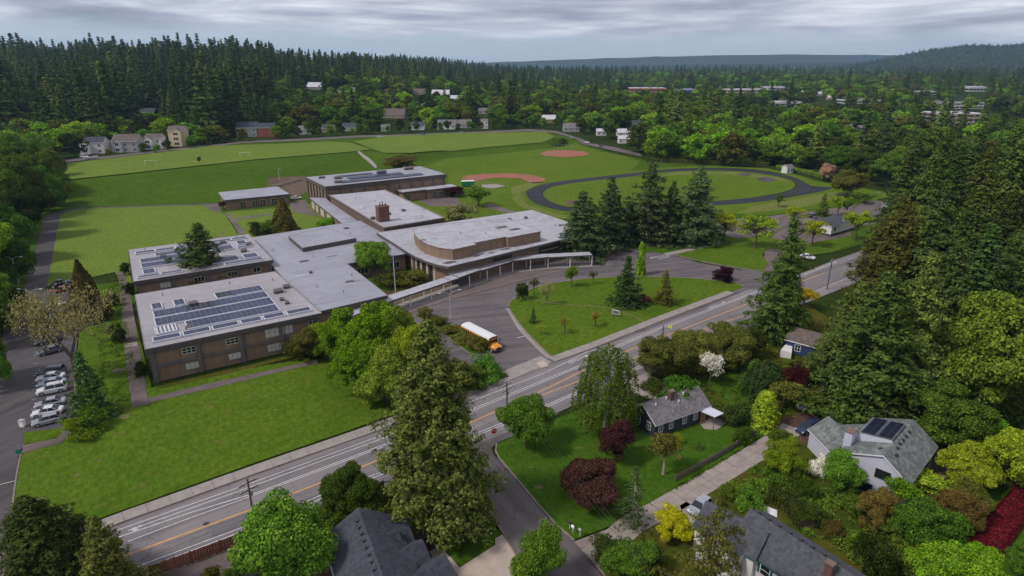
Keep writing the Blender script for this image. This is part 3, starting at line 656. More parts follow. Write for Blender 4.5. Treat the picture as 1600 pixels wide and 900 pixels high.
ridge('distant_hills', [(-700,99),(-300,96),(0,97),(60,97),(300,100),(600,100)], 7800, 700, 'hill_forest', 60, 5, 6)
ridge('distant_hills', [(900,104),(1000,101),(1150,99),(1250,98),(1350,94),(1450,98),(1700,104)], 5600, 600, 'hill_forest', 60, 6, 5)

slab('walkway_bed', [(500,562),(503,500),(590,478),(640,484),(660,528),(690,560),(735,606),(640,612),(600,572)], .125, 'garden')
slab('drive_verge', [(-80,640),(-30,520),(20,478),(37,447),(70,337),(50,330),(-10,400),(-80,480)], .13, 'lawn_yard')
slab('wood_floor', [(-400,700),(-80,640),(-80,480),(-10,400),(50,330),(95,322),(90,262),(-60,262),(-400,300)], .06, 'forest_floor')
slab('grove_floor', [(1300,500),(1345,440),(1390,330),(1420,250),(2000,200),(2600,700),(1700,760),(1520,660),(1400,640),(1300,600)], .085, 'forest_floor')

for (a_, b_, wd_) in (((330,832),(420,799),2.4),((560,722),(604,706),1.8),((905,610),(960,585),2.0),((680,676),(745,650),1.6),((1060,545),(1110,523),2.2)):
    M_ = MB(); line_strip(M_, [at(*a_, .024)[:2], at(*b_, .024)[:2]], wd_, .018, .0235, 'road_patch'); M_.build('road_patch', None, 'structure')
for (px_, py_) in ((322,818),(640,708),(980,552),(875,700),(760,520)):
    M_ = MB(); c_ = at(px_, py_, .05); M_.tube((c_[0], c_[1], .02), (c_[0], c_[1], .056), .38, .38, 'metal_dark', 14); M_.build('manhole_cover', None, 'structure')

def blotch(name, px_, py_, r, mat, z=.127, sx=1.6):
    c_ = at(px_, py_, z); rr = random.Random(px_ + py_); P = [(c_[0] + sx*r*math.cos(2*math.pi*i/11)*rr.uniform(.55, 1.2), c_[1] + r*math.sin(2*math.pi*i/11)*rr.uniform(.55, 1.2)) for i in range(11)]
    M_ = MB(); M_.prism(P, z - .03, z, mat); M_.build(name, None, 'structure')
for (px_, py_, r_) in ((193,651,.9),(388,738,.5),(376,741,.4),(560,690-80,.4),(500,640,.3),(338,690,.35),(120,742,.4),(62,780,.5),(250,700,.3),(430,640,.35),(300,655,.3),(155,720,.35)):
    blotch('bare_patch', px_, py_, r_*.8, 'worn_grass')
for (px_, py_, r_) in ((842,761,.6),(900,700,.3),(830,730,.3)): blotch('bare_patch', px_, py_, r_*.8, 'worn_grass', .107)
M_ = MB(); line_strip(M_, smooth(W([(822,466),(860,473),(896,477),(930,478),(962,482),(985,492),(1006,502)], .146), 2), .55, .13, .1455, 'worn_grass'); M_.build('worn_path', None, 'structure')
M_ = MB(); line_strip(M_, smooth(W([(300,398),(330,380),(352,362)], .126), 1), .5, .11, .1255, 'worn_grass'); M_.build('worn_path', None, 'structure')

slab('walkway_apron', [(634,480),(700,456),(800,424),(880,404),(932,396),(964,397),(940,407),(900,418),(800,443),(700,469),(640,489)], .135, 'path_asphalt')
slab('service_green', [(116,448),(212,438),(216,474),(150,474)], .112, 'lawn_yard')

slab('track_shoulder', [(786,290),(862,278),(862,345),(776,338)], .095, 'lawn_track')
simple('unit_brown', (.12, .085, .075), .8, .2, 2); simple('unit_grey', (.25, .23, .24), .6, .1, 2)
# ------------------------------------------------------------------ the school
SB = at(226, 546, 7)[:2]; SA = math.radians(33.3)
SU = (math.cos(SA), math.sin(SA)); SV = (-math.sin(SA), math.cos(SA))
def uvw(u, v, z=0): return (SB[0] + u*SU[0] + v*SV[0], SB[1] + u*SU[1] + v*SV[1], z)
def to_uv(px, py, z):
    q = at(px, py, z); dx, dy = q[0] - SB[0], q[1] - SB[1]; return (dx*SU[0] + dy*SU[1], dx*SV[0] + dy*SV[1])
school = thing('school_building', 'low brown brick school with pale flat roofs and two solar wings', 'school', uvw(0, 0), SA)
def sheet_roof(mb, pts, z, fasc, over, roofm, rim=.12):
    """fascia slab with a slightly recessed membrane inside a thin rim"""
    c = (sum(p[0] for p in pts)/len(pts), sum(p[1] for p in pts)/len(pts))
    P = [Vector(p) for p in pts]; n = len(P); a = sum(P[i].x*P[(i+1) % n].y - P[(i+1) % n].x*P[i].y for i in range(n))
    if a < 0: P = P[::-1]
    def off(d):
        out = []
        for i in range(n):
            e1 = (P[i] - P[i-1]).normalized(); e2 = (P[(i+1) % n] - P[i]).normalized(); n1 = Vector((e1.y, -e1.x)); n2 = Vector((e2.y, -e2.x)); m = (n1 + n2)
            if m.length < .1: m = n1
            m.normalize(); out.append(P[i] + m*d/max(.5, m.dot(n1)))
        return out
    return off(0), off(-rim), P
def block(name, pts, z, wall, roofm, inset=.5, fh=.95, fasc='fascia', parent=None, z0=-.3):
    """wall body (one part) and roof slab with fascia (one part)"""
    parent = parent or school
    o0, o1_, P = sheet_roof(None, pts, z, fasc, 0, roofm)
    _, wi, _ = sheet_roof(None, pts, z, fasc, 0, roofm, inset)
    mb = MB(); mb.prism([tuple(p) for p in wi], z0, z - fh + .02, wall); wl = mb.build('wall', parent)
    mb = MB(); mb.prism([tuple(p) for p in P], z - fh, z - .10, fasc)
    # rim, then membrane
    n = len(P)
    for i in range(n):
        j = (i+1) % n; q = [P[i], P[j], o1_[j], o1_[i]]
        mb.add([(p.x, p.y, z - .10) for p in q] + [(p.x, p.y, z) for p in q], [(4,5,6,7),(0,1,5,4),(1,2,6,5),(2,3,7,6),(3,0,4,7)], 'roof_edge')
    mb.prism([tuple(p) for p in o1_], z - .2, z - .055, roofm)
    rf = mb.build('roof', parent); return wl, rf
simple('roof_edge', (.22, .20, .21), .6, .1, 1)
front, rf_front = block('front', [(0,0),(32.4,0),(31.4,34),(.8,34)], 7.0, 'brick', 'roof_lilac', .7)
back, rf_back = block('back', [(1.2,44.2),(33.4,44.2),(33.9,75.8),(2.2,76.2)], 7.0, 'brick', 'roof_lilac', .7)
mid, rf_mid = block('mid', [(32.0,6),(50,7.6),(50.6,36.4),(68.2,36.4),(68.6,60.3),(71.2,60.3),(71.2,82),(34.4,79)], 5.0, 'brick', 'roof_grey', .6, .8)
mbox, _ = block('penthouse', [(43.8,54),(60.4,55.9),(56.5,73.5),(44,69.8)], 6.3, 'fascia', 'roof_grey', .05, .5, z0=4.9)
cenb, rf_cen = block('central', [(71.2,60.6),(93.6,62.2),(96.2,120),(73.6,121.8)], 6.8, 'brick_dark', 'roof_white', .4, .7)
for q_ in ([(70.9,60.3),(93.9,61.9),(94.2,66),(71,64)],):
    pass
link, _ = block('link', [(65.2,82.2),(71,82.2),(73.4,121.9),(74.3,128.9),(68.9,133)], 4.5, 'brick', 'roof_grey', .4, .6)
curve = [(68.3,59.8),(67.9,45),(67.4,36.5),(67.3,30),(67.9,24),(68.9,19.6),(70.6,16.4),(80,17.4),(92,19.0),(104,20.4),(116,22.2),(126.9,24),(127.2,59.6)]
aud, rf_aud = block('auditorium', curve, 6.0, 'brick', 'roof_white', 1.6, .7)
fly, _ = block('fly', [(75,47),(72.6,41),(71.0,34),(71.0,29),(72.0,24.5),(74.3,20.7),(82.1,21.5),(82.3,23.2),(93.1,24.0),(93.2,22.8),(105.2,23.4),(105.8,41.8),(84.8,47.6)], 9.0, 'brick', 'roof_white', .12, .25, 'brick', z0=5.9)
stub, _ = block('canopy', [(72,13.2),(80,15.6),(78.5,20),(71,18.2)], 3.75, 'fascia', 'roof_white', 2.0, .35)
# columns, beam and windows of the two classroom wings
def win(parent, u, v, z, wd, ht, panes, axis='u', glassm='glass', frame='blind', rows=1, face=-1):
    mb = MB(); d = .10
    if glassm == 'blind' and frame == 'blind': frame = 'unit_grey'
    def bx(a0, z0, a1, z1, dep, m):
        y0, y1 = (v + face*dep, v + .02*-face) if face < 0 else (v - .02, v + dep)
        y0, y1 = min(y0, y1), max(y0, y1)
        if axis == 'u': mb.box(u + a0, y0, z + z0, u + a1, y1, z + z1, m)
        else: mb.box(y0, u + a0, z + z0, y1, u + a1, z + z1, m)
    bx(0, 0, wd, ht, .05, glassm)
    bx(0, -.07, wd, .05, d, frame); bx(0, ht - .05, wd, ht + .05, d, frame)
    for k in range(panes + 1):
        x = wd*k/panes; bx(x - .05, .05, x + .05, ht - .05, d + .003, frame)
    for k in range(1, rows): bx(.05, ht*k/rows - .04, wd - .05, ht*k/rows + .04, d - .006, frame)
    return mb.build('window', parent)
def facade(wall, v, u0, u1, ztop, ncol, wins, face=-1):
    s = face
    for k in range(ncol):
        mb = MB(); x = u0 + (u1 - u0)*k/(ncol - 1); a, b = sorted((v, v + s*.42)); mb.box(x - .32, a, -.2, x + .32, b, ztop, 'beam'); mb.build('column', wall)
    mb = MB(); a, b = sorted((v, v + s*.34))
    for k in range(ncol - 1):
        x0 = u0 + (u1 - u0)*k/(ncol - 1) + .32; x1 = u0 + (u1 - u0)*(k+1)/(ncol - 1) - .32
        mb.box(x0, a, 2.75, x1, b, 3.25, 'beam')
        mb.box(x0, a, ztop - .32, x1, a + .12 if s < 0 else b, ztop, 'beam')
    mb.build('spandrel', wall)
    for (u, z, wd, ht, panes, g, r) in wins: win(wall, u, v, z, wd, ht, panes, glassm=g, rows=r, face=face)
facade(front, .70, .9, 31.6, 6.05, 5, [(5.9,4.2,2.3,1.15,3,'glass',2),(6.0,.9,2.3,1.3,3,'blind',1),(13.6,4.2,2.3,1.15,3,'glass',2),(13.6,.9,2.3,1.3,3,'blind',1),
    (20.9,3.8,2.7,1.9,3,'blind',2),(24.2,3.8,2.1,1.9,3,'blind',2),(21,.7,3.0,1.6,4,'blind',2),(29.6,4.5,1.6,1.0,2,'glass',2)])
facade(back, 44.9, 2.1, 32.6, 6.05, 5, [(6.6,4.1,2.3,1.3,3,'blind',1),(14.2,4.1,2.3,1.3,3,'glass',1),(22,4.1,2.3,1.3,3,'glass',1),(28.2,4.2,1.8,1.3,2,'glass',1)])
for k in range(6):
    mb = MB(); y = 1.2 + k*6.3; mb.box(.46, y - .3, -.2, .75, y + .3, 6.05, 'beam'); mb.build('column', front)
# solar arrays on the two wings: every module is a part
def module(wd, ln, matn):
    mb = MB(); mb.box(0, 0, 0, wd, ln, .05, matn)
    for a in ((0,0,wd,.025),(0,ln-.025,wd,ln),(0,.025,.025,ln-.025),(wd-.025,.025,wd,ln-.025)): mb.box(a[0], a[1], .0, a[2], a[3], .058, 'panel_frame')
    return mb.mesh('solar_module')
simple('panel_frame', (.20, .21, .26), .4, .05, 1); simple('rack_white', (.55, .55, .60), .5, .08, 1)
def array(label, spec, zroof, root_uv):
    """spec: u0, u1, v0, v1, material, deep: a bank of modules two deep in a white rack"""
    t = thing('solar_array', label, 'solar panels', uvw(root_uv[0], root_uv[1], zroof), SA); cache = {}
    for (u0, u1, v0, v1, m, deep) in spec:
        x0, x1, y0, y1 = u0 - root_uv[0], u1 - root_uv[0], v0 - root_uv[1], v1 - root_uv[1]
        mw = 2.05 if deep == 'L' else 1.02; n = max(1, round((x1 - x0)/mw)); pw = (x1 - x0)/n; k2 = 2; pl = (y1 - y0)/k2
        key = (round(pw, 2), round(pl, 2), m)
        if m != 'bare':
            if key not in cache: cache[key] = module(key[0] - .03, key[1] - .03, m)
            for k in range(n):
                for j in range(k2):
                    o = bpy.data.objects.new('solar_panel', cache[key]); COL.objects.link(o); o.parent = t; o.location = (x0 + k*pw, y0 + j*pl, .30)
        r = MB(); r.box(x0 - .22, y0 - .22, .03, x1 + .22, y0 - .03, .35, 'rack_white'); r.box(x0 - .22, y0 - .03, .03, x0 - .03, y1, .35, 'rack_white'); r.box(x1, y0 - .03, .03, x1 + .18, y1, .35, 'rack_white'); r.box(x0 - .22, y1, .03, x1 + .18, y1 + .16, .35, 'rack_white')
        if m == 'bare':
            for k in range(5): r.box(x0 + (x1-x0)*k/5, y0 - .04, .10, x0 + (x1-x0)*k/5 + .35, y1 + .01, .28, 'rack_white')
        r.build('rack', t)
    return t
S_, K_ = 'solar_blue', 'solar_black'
fr = [(1.8,6.2,2.4,4.3,S_,'L'),(6.9,11.4,2.4,4.3,S_,'L'),(12.1,16.6,2.4,4.3,S_,'L'),(17.3,21.0,2.4,4.3,S_,'L'),(21.7,25.5,2.4,4.3,S_,'L'),(26.3,30.9,2.4,4.3,S_,'L'),
    (8.0,25.3,5.6,9.7,S_,'P'),(3.0,25.4,10.3,14.7,S_,'P'),(3.2,9.0,15.4,19.4,S_,'P'),(9.0,14.0,15.4,19.4,K_,'P'),(14.0,25.4,15.4,19.4,S_,'P'),(15.8,19.2,20.5,24.2,K_,'P'),(19.2,25.5,20.5,24.2,S_,'P'),(3.3,5.0,20.8,24.4,S_,'P'),(7.5,9.4,20.6,24.3,S_,'P'),(2.6,6.0,6.0,9.6,'bare','P')]
array('solar array of long blue rows on the nearest flat school roof', fr, 6.95, (1.5, 1.2))
br_ = [(2.5,7.0,45.9,47.2,S_,'L'),(7.5,12,45.9,47.2,S_,'L'),(3.9,6.3,48.5,52.3,S_,'P'),(4.0,14.6,54.3,58.2,S_,'P'),(4.1,14.8,59.2,62.9,S_,'P'),(8.0,15.9,64.0,66.8,S_,'P'),(3.7,8.1,69.3,71.2,S_,'L'),(8.6,13,69.3,71.2,S_,'L'),(13.5,17.8,69.3,71.2,S_,'L'),
    (19.5,25.9,48.6,52.7,S_,'P'),(27.5,30.8,49,52.6,S_,'P'),(22,31.2,45.8,47.3,S_,'L'),(21.5,26.8,60.5,64.5,S_,'P'),(27.9,31.4,60.2,61.6,S_,'L'),(28.8,31,64.2,68,S_,'P'),(21,26.5,66.5,68.5,S_,'P'),(22.5,28,70.5,72.2,S_,'L'),(28.4,32.4,70.5,72.2,S_,'L')]
array('broken up solar array on the second school roof behind the leaning conifer', br_, 6.95, (3, 46))
# roof vents and plant
def roof_unit(u, v, z, label, sz=(1.6, 1.2, .9)):
    t = thing('roof_unit', label, 'roof vent', uvw(u, v, z), SA, )
    mb = MB(); mb.box(-sz[0]/2, -sz[1]/2, 0, sz[0]/2, sz[1]/2, sz[2]*.7, 'unit_brown'); mb.build('housing', t)
    mb = MB(); mb.box(-sz[0]*.58, -sz[1]*.6, sz[2]*.7, sz[0]*.58, sz[1]*.6, sz[2], 'unit_grey')
    for k in range(4): mb.box(-sz[0]*.5, -sz[1]/2 + .1 + k*sz[1]/4.4, sz[2], sz[0]*.5, -sz[1]/2 + .2 + k*sz[1]/4.4, sz[2] + .04, 'unit_brown')
    mb.build('cap', t); return t
for u, v, z, l, sz in ((10.8,19.5,7,'brown roof vent standing alone behind the nearest solar rows',(1.7,1.3,.9)),(6.2,16.6,7,'small roof vent left of the nearest solar rows',(.9,.7,.5)),(28,17.6,7,'wide roof vent at the right end of the nearest solar rows',(1.9,1.2,.9)),
    (30.4,19.8,7,'brown roof vent near the right roof edge of the nearest wing',(1.4,1.1,.8)),(27.8,9.4,7,'small round-topped vent beside the white array edge',(.8,.8,.6)),(27.4,12.2,7,'second small vent further up beside the white array edge',(.8,.8,.6)),(8.0,6.2,7,'small vent between the front solar rows',(.9,.7,.6)),
    (9.5,62.5,7,'small brown vent on the back wing roof left of the conifer',(1.4,.9,.6)),(28.6,56.5,7,'brown vent box among the right panels of the back wing',(1.4,1.2,.8)),(31.2,62.6,7,'brown vent near the right edge of the back wing',(1.4,1.2,.8)),(25.3,68.4,7,'vent box at the back of the rear wing',(1.3,1.1,.8)),
    (40,34,5,'low vent pipe box on the wide link roof',(.7,.7,.5)),(46,22,5,'flat drain cover on the wide link roof',(1.8,.7,.15)),(41.5,45,5,'short dark hatch on the link roof',(2.2,.7,.2)),(63.5,74,5,'square hatch on the link roof by the raised box',(1.4,1.4,.3)),
    (79.6,77.5,6.8,'grey vent beside the brick chimney on the white roof',(1.7,1.5,.8)),(72.9,74.2,6.8,'grey vent just left of the brick chimney',(1.4,1.2,.8)),(86.5,80,6.8,'low brown vent at the right of the white central roof',(1.3,1.0,.6)),
    (112,51,6,'small vent at the back right of the auditorium roof',(1,.8,.6)),(118,50,6,'rightmost vent on the auditorium roof',(1,.8,.6)),(98,34,9,'rusty hatch on the raised auditorium roof',(3.2,1.6,.22)),(100,29.6,9,'second rusty hatch on the raised auditorium roof',(3.0,1.2,.2))):
    roof_unit(u, v, z - .06, l, sz)
# chimney on the central block
mb = MB(); mb.box(73.0, 68.6, 6.7, 76.6, 71.4, 11.9, 'brick_red'); mb.box(72.85, 68.45, 11.6, 76.75, 71.55, 11.85, 'brick_dark')
chm = mb.build('chimney', school); mb = MB()
for k, (dx, dy, h) in enumerate(((73.9,69.6,1.2),(75.0,70.2,1.5),(75.7,69.4,.9))): mb.tube((dx, dy, 11.8), (dx, dy, 11.85 + h), .2, .16, 'metal_dark', 8)
mb.build('flue', chm)
# parapet of the central block (tan brick edge) and auditorium details
simple('tan_brick', (.21, .16, .14), .85, .15, 2); simple('cream_panel', (.46, .40, .31), .8, .08, 1)
mb = MB()
for (x0, y0, x1, y1) in ((70.95,60.25,93.9,61.95),): pass
def wallseg(mb, a, b, z0, z1, th, m):
    a = Vector(a); b = Vector(b); d = (b - a).normalized(); n = Vector((-d.y, d.x))*th/2
    mb.prism([tuple(a + n), tuple(b + n), tuple(b - n), tuple(a - n)], z0, z1, m)
wallseg(mb, (71.25,60.65), (93.5,62.2), 6.72, 7.05, .35, 'tan_brick'); wallseg(mb, (71.25,60.9), (73.6,121.6), 6.72, 7.05, .35, 'tan_brick')
wallseg(mb, (93.6,62.4), (96.1,119.8), 6.72, 7.02, .35, 'tan_brick'); mb.build('parapet', school)
# glazed curved front of the auditorium foyer with cream piers
cv = [(69.6,36),(69.3,32.6),(69.25,29.4),(69.5,26.4),(70.1,23.6),(71.0,21),(72.2,18.8)]
for i in range(len(cv) - 1):
    a, b = Vector(cv[i]), Vector(cv[i+1]); d = (b - a).normalized(); n = Vector((-d.y, d.x))
    if n.x > 0: n = -n
    mb = MB(); wallseg(mb, a + n*.5, a + d*.9 + n*.5, -.1, 5.3, .35, 'cream_panel'); mb.build('pier', aud)
    mb = MB(); wallseg(mb, a + d*.95 + n*.42, b + n*.42, .3, 5.2, .1, 'glass')
    for k in range(1, 4): p = a.lerp(b, .28 + .2*k); wallseg(mb, p - d*.05 + n*.5, p + d*.05 + n*.5, .3, 5.2, .1, 'brick_red')
    for z in (.3, 2.2, 3.9, 5.1): wallseg(mb, a + d*.95 + n*.5, b - d*.05 + n*.5, z, z + .1, .13, 'fascia')
    mb.build('window', aud)
for (x0, wd) in ((86.5,6.5),(103.5,8.2),(96.8,0)):
    if wd:
        wy = 19.0 + (x0 - 92)*.117 + 1.45; mb = MB(); L = wd
        p0 = Vector((x0, wy)); p1 = Vector((x0 + L, wy + L*.12))
        wallseg(mb, p0 + Vector((0, -.12)), p1 + Vector((0, -.12)), 2.0, 5.1, .16, 'glass')
        for k in range(int(L/.75) + 1):
            p = p0.lerp(p1, k*.75/L); wallseg(mb, p + Vector((-.06, -.24)), p + Vector((.06, -.24)), 2.0, 5.1, .12, 'brick_red')
        wallseg(mb, p0 + Vector((0, -.22)), p1 + Vector((0, -.22)), 3.5, 3.62, .16, 'blind'); mb.build('window', aud)
win(mid, 51.2, 36.95, 1.2, 5.2, 1.8, 5, glassm='glass', face=-1); win(mid, 59.5, 36.95, 1.2, 6.2, 1.8, 6, glassm='glass', face=-1)
for k in range(5): win(mid, 10 + k*4.6, 50.02, 1.2, 3.2, 1.8, 3, axis='v', glassm='glass', face=1)
# link corridor: cream panels on its west side
for (a, b) in ((98.5,104.5),(109,114.5),(118,122),(124,128.5)):
    p0 = Vector((68.0 + (a - 98)*.055, a)); mb = MB(); w_ = Vector(((65.6 + (a-82)*.07), a)); w2 = Vector((65.6 + (b-82)*.07, b))
    wallseg(mb, w_ + Vector((-.22, 0)), w2 + Vector((-.22, 0)), 1.2, 3.6, .3, 'cream_panel'); mb.build('panel', link)
# gymnasium
gym = thing('gymnasium', 'tall brown gym block with ribbed walls and solar covered flat roof', 'gym', uvw(74.6, 129), SA)
gw, gr = block('gym', [(0,0),(54.7,0),(54.9,27.5),(0,26.4)], 9.0, 'brick', 'roof_gym', .6, 1.5, parent=gym)
for k in range(11): mb = MB(); x = .8 + k*5.3; mb.box(x - .3, .1, -.2, x + .3, .62, 7.6, 'beam'); mb.build('pilaster', gw)
for k in range(7): mb = MB(); y = .9 + k*4.15; mb.box(.1, y - .3, -.2, .62, y + .3, 7.6, 'beam'); mb.build('pilaster', gw)
block('entry', [(30.5,-6.2),(41.5,-5.8),(41.6,-7.2),(56.6,-6.6),(57,-.3),(54.9,2.5),(54.9,-.02),(30.6,-.02)], 4.4, 'brick', 'roof_white', .7, .6, parent=gym)
gwin = None
for k, x in enumerate((32, 44.5, 47.5, 50.5, 53.2)): win(gw, x, -5.55 if x < 40 else -6.4, .4, 2.2, 2.6, 3, glassm='glass', frame='cream_panel', rows=2)
arr2 = thing('solar_array', 'two wide blue solar strips on the gym roof', 'solar panels', uvw(74.6, 129, 8.95), SA)
me_s = {}
def strip(u0, v0, n, rws):
    for r_ in range(rws):
        for k in range(n):
            if 'g' not in me_s: mb = MB(); mb.box(0, 0, 0, 3.05, 1.62, .05, 'solar_blue'); me_s['g'] = mb.mesh('solar_module')
            o = bpy.data.objects.new('solar_panel', me_s['g']); COL.objects.link(o); o.parent = arr2; o.location = (u0 + k*3.12, v0 + r_*1.68, .25)
strip(8, 3.2, 12, 3); strip(14, 10.2, 8, 3); strip(12, 18.0, 5, 2)
for u, v, l, sz in ((10.5,15,'dark plant unit at the left end of the gym roof',(3,1.6,1)),(7.5,6,'louvred plant unit near the front left corner of the gym roof',(3,2,.9)),(31,17,'plant unit in the middle of the gym roof',(4,1.8,1.4)),(46,21,'plant unit at the right end of the gym roof',(4,2,1.2)),(5,20,'small plant unit at the rear left corner of the gym roof',(2.4,1.2,.8))):
    roof_unit(74.6 + u, 129 + v, 8.94, l, sz)
# annex
annex = thing('classroom_annex', 'small detached brown building with pale flat roof on the lawn edge', 'annex', uvw(40, 147), SA)
aw, _ = block('annex', [(-.6,.8),(24.8,-.6),(25,19.6),(.4,19.8)], 4.2, 'brick', 'roof_grey', .6, .9, parent=annex)
for k, x in enumerate((5, 9.6, 12.6, 17.2, 20.4)): win(aw, x, -.35 + .95 - (x*.055), .3, 2.2, 2.6, 2, glassm='glass', frame='cream_panel', rows=3)
# covered walkway
ww = thing('covered_walkway', 'long bent white covered walkway on white posts along the bus loop', 'walkway', uvw(40, 6), SA)
cl = [Vector(p) for p in ((39.5,5.1),(46.8,8.0),(56,10.7),(69,14.3),(82,17.8),(92,20.0),(103,17.4),(115,12.0))]
cl = [c - Vector((40, 6)) for c in cl]
def wline(c, z0, z1, wd, m, name):
    for i in range(len(c) - 1):
        mb = MB(); line_strip(mb, [c[i], c[i+1]] if False else c[max(0,i):i+2], wd, z0 + .0, z1, m); mb.build(name, ww)
def mitre(c, wd):
    L = []; Rr = []
    for i, p in enumerate(c):
        a = (c[i] - c[i-1]).normalized() if i else (c[1] - c[0]).normalized(); b = (c[i+1] - c[i]).normalized() if i < len(c) - 1 else a
        t_ = (a + b).normalized(); n = Vector((-t_.y, t_.x)); k = wd/2/n.dot(Vector((-a.y, a.x))); L.append(p + n*k); Rr.append(p - n*k)
    return L, Rr
L, Rr = mitre(cl, 3.3); L2, R2 = mitre(cl, 3.1)
for i in range(len(cl) - 1):
    mb = MB(); q = [Rr[i], Rr[i+1], L[i+1], L[i]]; q = [q[0].lerp(q[1], .004), q[1], q[2], q[3].lerp(q[2], .004)]
    dz = .06*(i % 2); mb.prism([tuple(p) for p in q], 3.05 + dz, 3.42 + dz, 'fascia'); q2 = [p.lerp(sum(q, Vector((0, 0)))/4, .012) for p in q]
    mb.prism([tuple(p) for p in q2], 3.42 + dz, 3.46 + dz, 'roof_white'); mb.build('roof', ww)
post = MB(); post.tube((0, 0, 0), (0, 0, 3.08), .14, .14, 'white_trim', 8); post.box(-.22, -.22, -.02, .22, .22, .15, 'concrete'); pme = post.mesh('post')
Lp, Rp = mitre(cl, 2.7)
for side in (Lp, Rp):
    tot = resample(side, 4.6)
    for p in tot:
        o = bpy.data.objects.new('post', pme); COL.objects.link(o); o.parent = ww; o.location = (p.x, p.y, 0)
floor_w = [uvw(40 + c.x, 6 + c.y)[:2] for c in cl]
mb = MB(); line_strip(mb, [Vector(p) for p in floor_w], 4.6, -.1, .16, 'concrete'); mb.build('walkway_floor', None, 'structure')
# flagpole
fp = at(618, 457, .1); t = thing('flagpole', 'white flagpole with a limp blue flag in front of the courtyard', 'flagpole', fp)
mb = MB(); mb.tube((0,0,0), (0,0,12.2), .10, .05, 'white_trim', 8); mb.tube((0,0,12.2), (0,0,12.4), .12, .05, 'metal_grey', 8); mb.build('pole', t)
mb = MB(); pr = [(0,0),(.12,.3),(.05,.55),(.22,.7),(.1,.95)]
for i in range(4): mb.add([(pr[i][0]+.08, pr[i][1]*.55, 9.9 - i*.15), (pr[i+1][0]+.08, pr[i+1][1]*.55, 9.9 - (i+1)*.18), (pr[i+1][0]+.05, pr[i+1][1]*.45, 8.0 - i*.1), (pr[i][0]+.05, pr[i][1]*.45, 8.2)], [(0,1,2,3)], 'flagblue')
fl = mb.build('flag', t)
md = fl.modifiers.new('thick', 'SOLIDIFY'); md.thickness = .04
# portable building
mz = at(1296.7, 366, .2)

rngp = random.Random(4)
def blot(u, v, z, ru, rv, mat='roof_stain', n=11):
    P = [(u + ru*math.cos(2*math.pi*i/n)*rngp.uniform(.6, 1.15), v + rv*math.sin(2*math.pi*i/n)*rngp.uniform(.6, 1.15)) for i in range(n)]
    mb = MB(); mb.prism(P, z - .02, z + .006, mat); mb.build('roof_patch', school)
simple('roof_stain', (.075, .065, .07), .5, .5, 1.5); simple('roof_mend', (.45, .44, .48), .6, .1, 1)
for (px_, py_, ru, rv) in ((703,410,2.6,1.1),(745,400,1.2,.6),(768,395,1.4,.5),(790,389,1.8,.7),(668,396,1.3,.5),(822,382,1.2,.4)):
    q = to_uv(px_, py_, 5.95); blot(q[0], q[1], 5.95, ru, rv)
for (px_, py_, ru, rv, z) in ((705,352,2.8,.5,5.95),(720,345,3.2,.3,5.95),(640,352,2.4,.4,5.95),(660,375,1.2,.8,8.95),(740,365,3,.3,8.95),(625,330,2.6,.5,6.75),(650,335,3,.6,6.75),(600,340,1.8,.5,6.75),(550,440,2,.3,4.95),(470,430,2.6,.3,4.95),(520,400,2,.4,4.95)):
    q = to_uv(px_, py_, z); blot(q[0], q[1], z, ru, rv, 'roof_mend' if ru > 2.5 else 'roof_stain')
for (u, v, z) in ((42,15,5),(48,26,5),(38,22,5),(45,48,5),(56,45,5),(63,50,5),(37,60,5),(62,66,5),(76,90,6.8),(84,100,6.8),(90,112,6.8),(80,110,6.8),(88,68,6.8),(78,52,6),(110,47,6),(120,36,6),(95,52,6),(84,34,9),(90,30,9),(6,30,7),(20,30,7),(29,27,7),(6,73,7),(30,74,7)):
    mb = MB(); mb.tube((u, v, z - .08), (u, v, z + .55), .11, .11, 'unit_grey', 7); mb.tube((u, v, z + .55), (u, v, z + .65), .2, .12, 'unit_grey', 7); mb.build('vent_pipe', school)

for u in (1.35, 9.1, 16.9, 24.5, 31.1):
    mb = MB(); mb.tube((u, .12, 0), (u, .12, 6.0), .07, .07, 'fascia', 6); mb.build('downpipe', front)
for k in range(4):
    mb = MB(); x = 8.9 + k*7.7; mb.box(x - 1.2 - .6, .60, .62, x - 1.2 + .6, .70, .68, 'beam'); mb.build('sill', front)
# ------------------------------------------------------------------ houses
simple('wall_dark', (.030, .036, .046), .8, .12, 1.5); simple('wall_blue', (.022, .040, .125), .8, .1, 1.5); simple('wall_lilac', (.50, .49, .58), .8, .05, 1); simple('wall_white', (.66, .63, .61), .8, .06, 1)
simple('wall_cream', (.60, .50, .30), .8, .06, 1); simple('wall_grey', (.36, .35, .35), .8, .08, 1); simple('wall_tan', (.36, .26, .18), .8, .1, 1); simple('wall_red', (.30, .07, .045), .8, .12, 1); simple('wall_green', (.20, .25, .17), .8, .1, 1)
simple('trim_teal', (.03, .11, .10), .6, .1, 1); simple('terracotta', (.42, .16, .09), .8, .1, 1); simple('wall_sage', (.30, .34, .30), .8, .1, 1); simple('metal_roof', (.55, .55, .62), .4, .05, 1); simple('commercial_white', (.52, .50, .48), .8, .06, .2)
simple('commercial_beige', (.42, .33, .26), .8, .06, .2); simple('commercial_orange', (.42, .17, .08), .8, .06, .2); simple('commercial_blue', (.06, .12, .36), .6, .06, .2); simple('roof_flat_white', (.50, .49, .53), .8, .1, .2); simple('tarp_blue', (.03, .12, .50), .5, .1, 2)
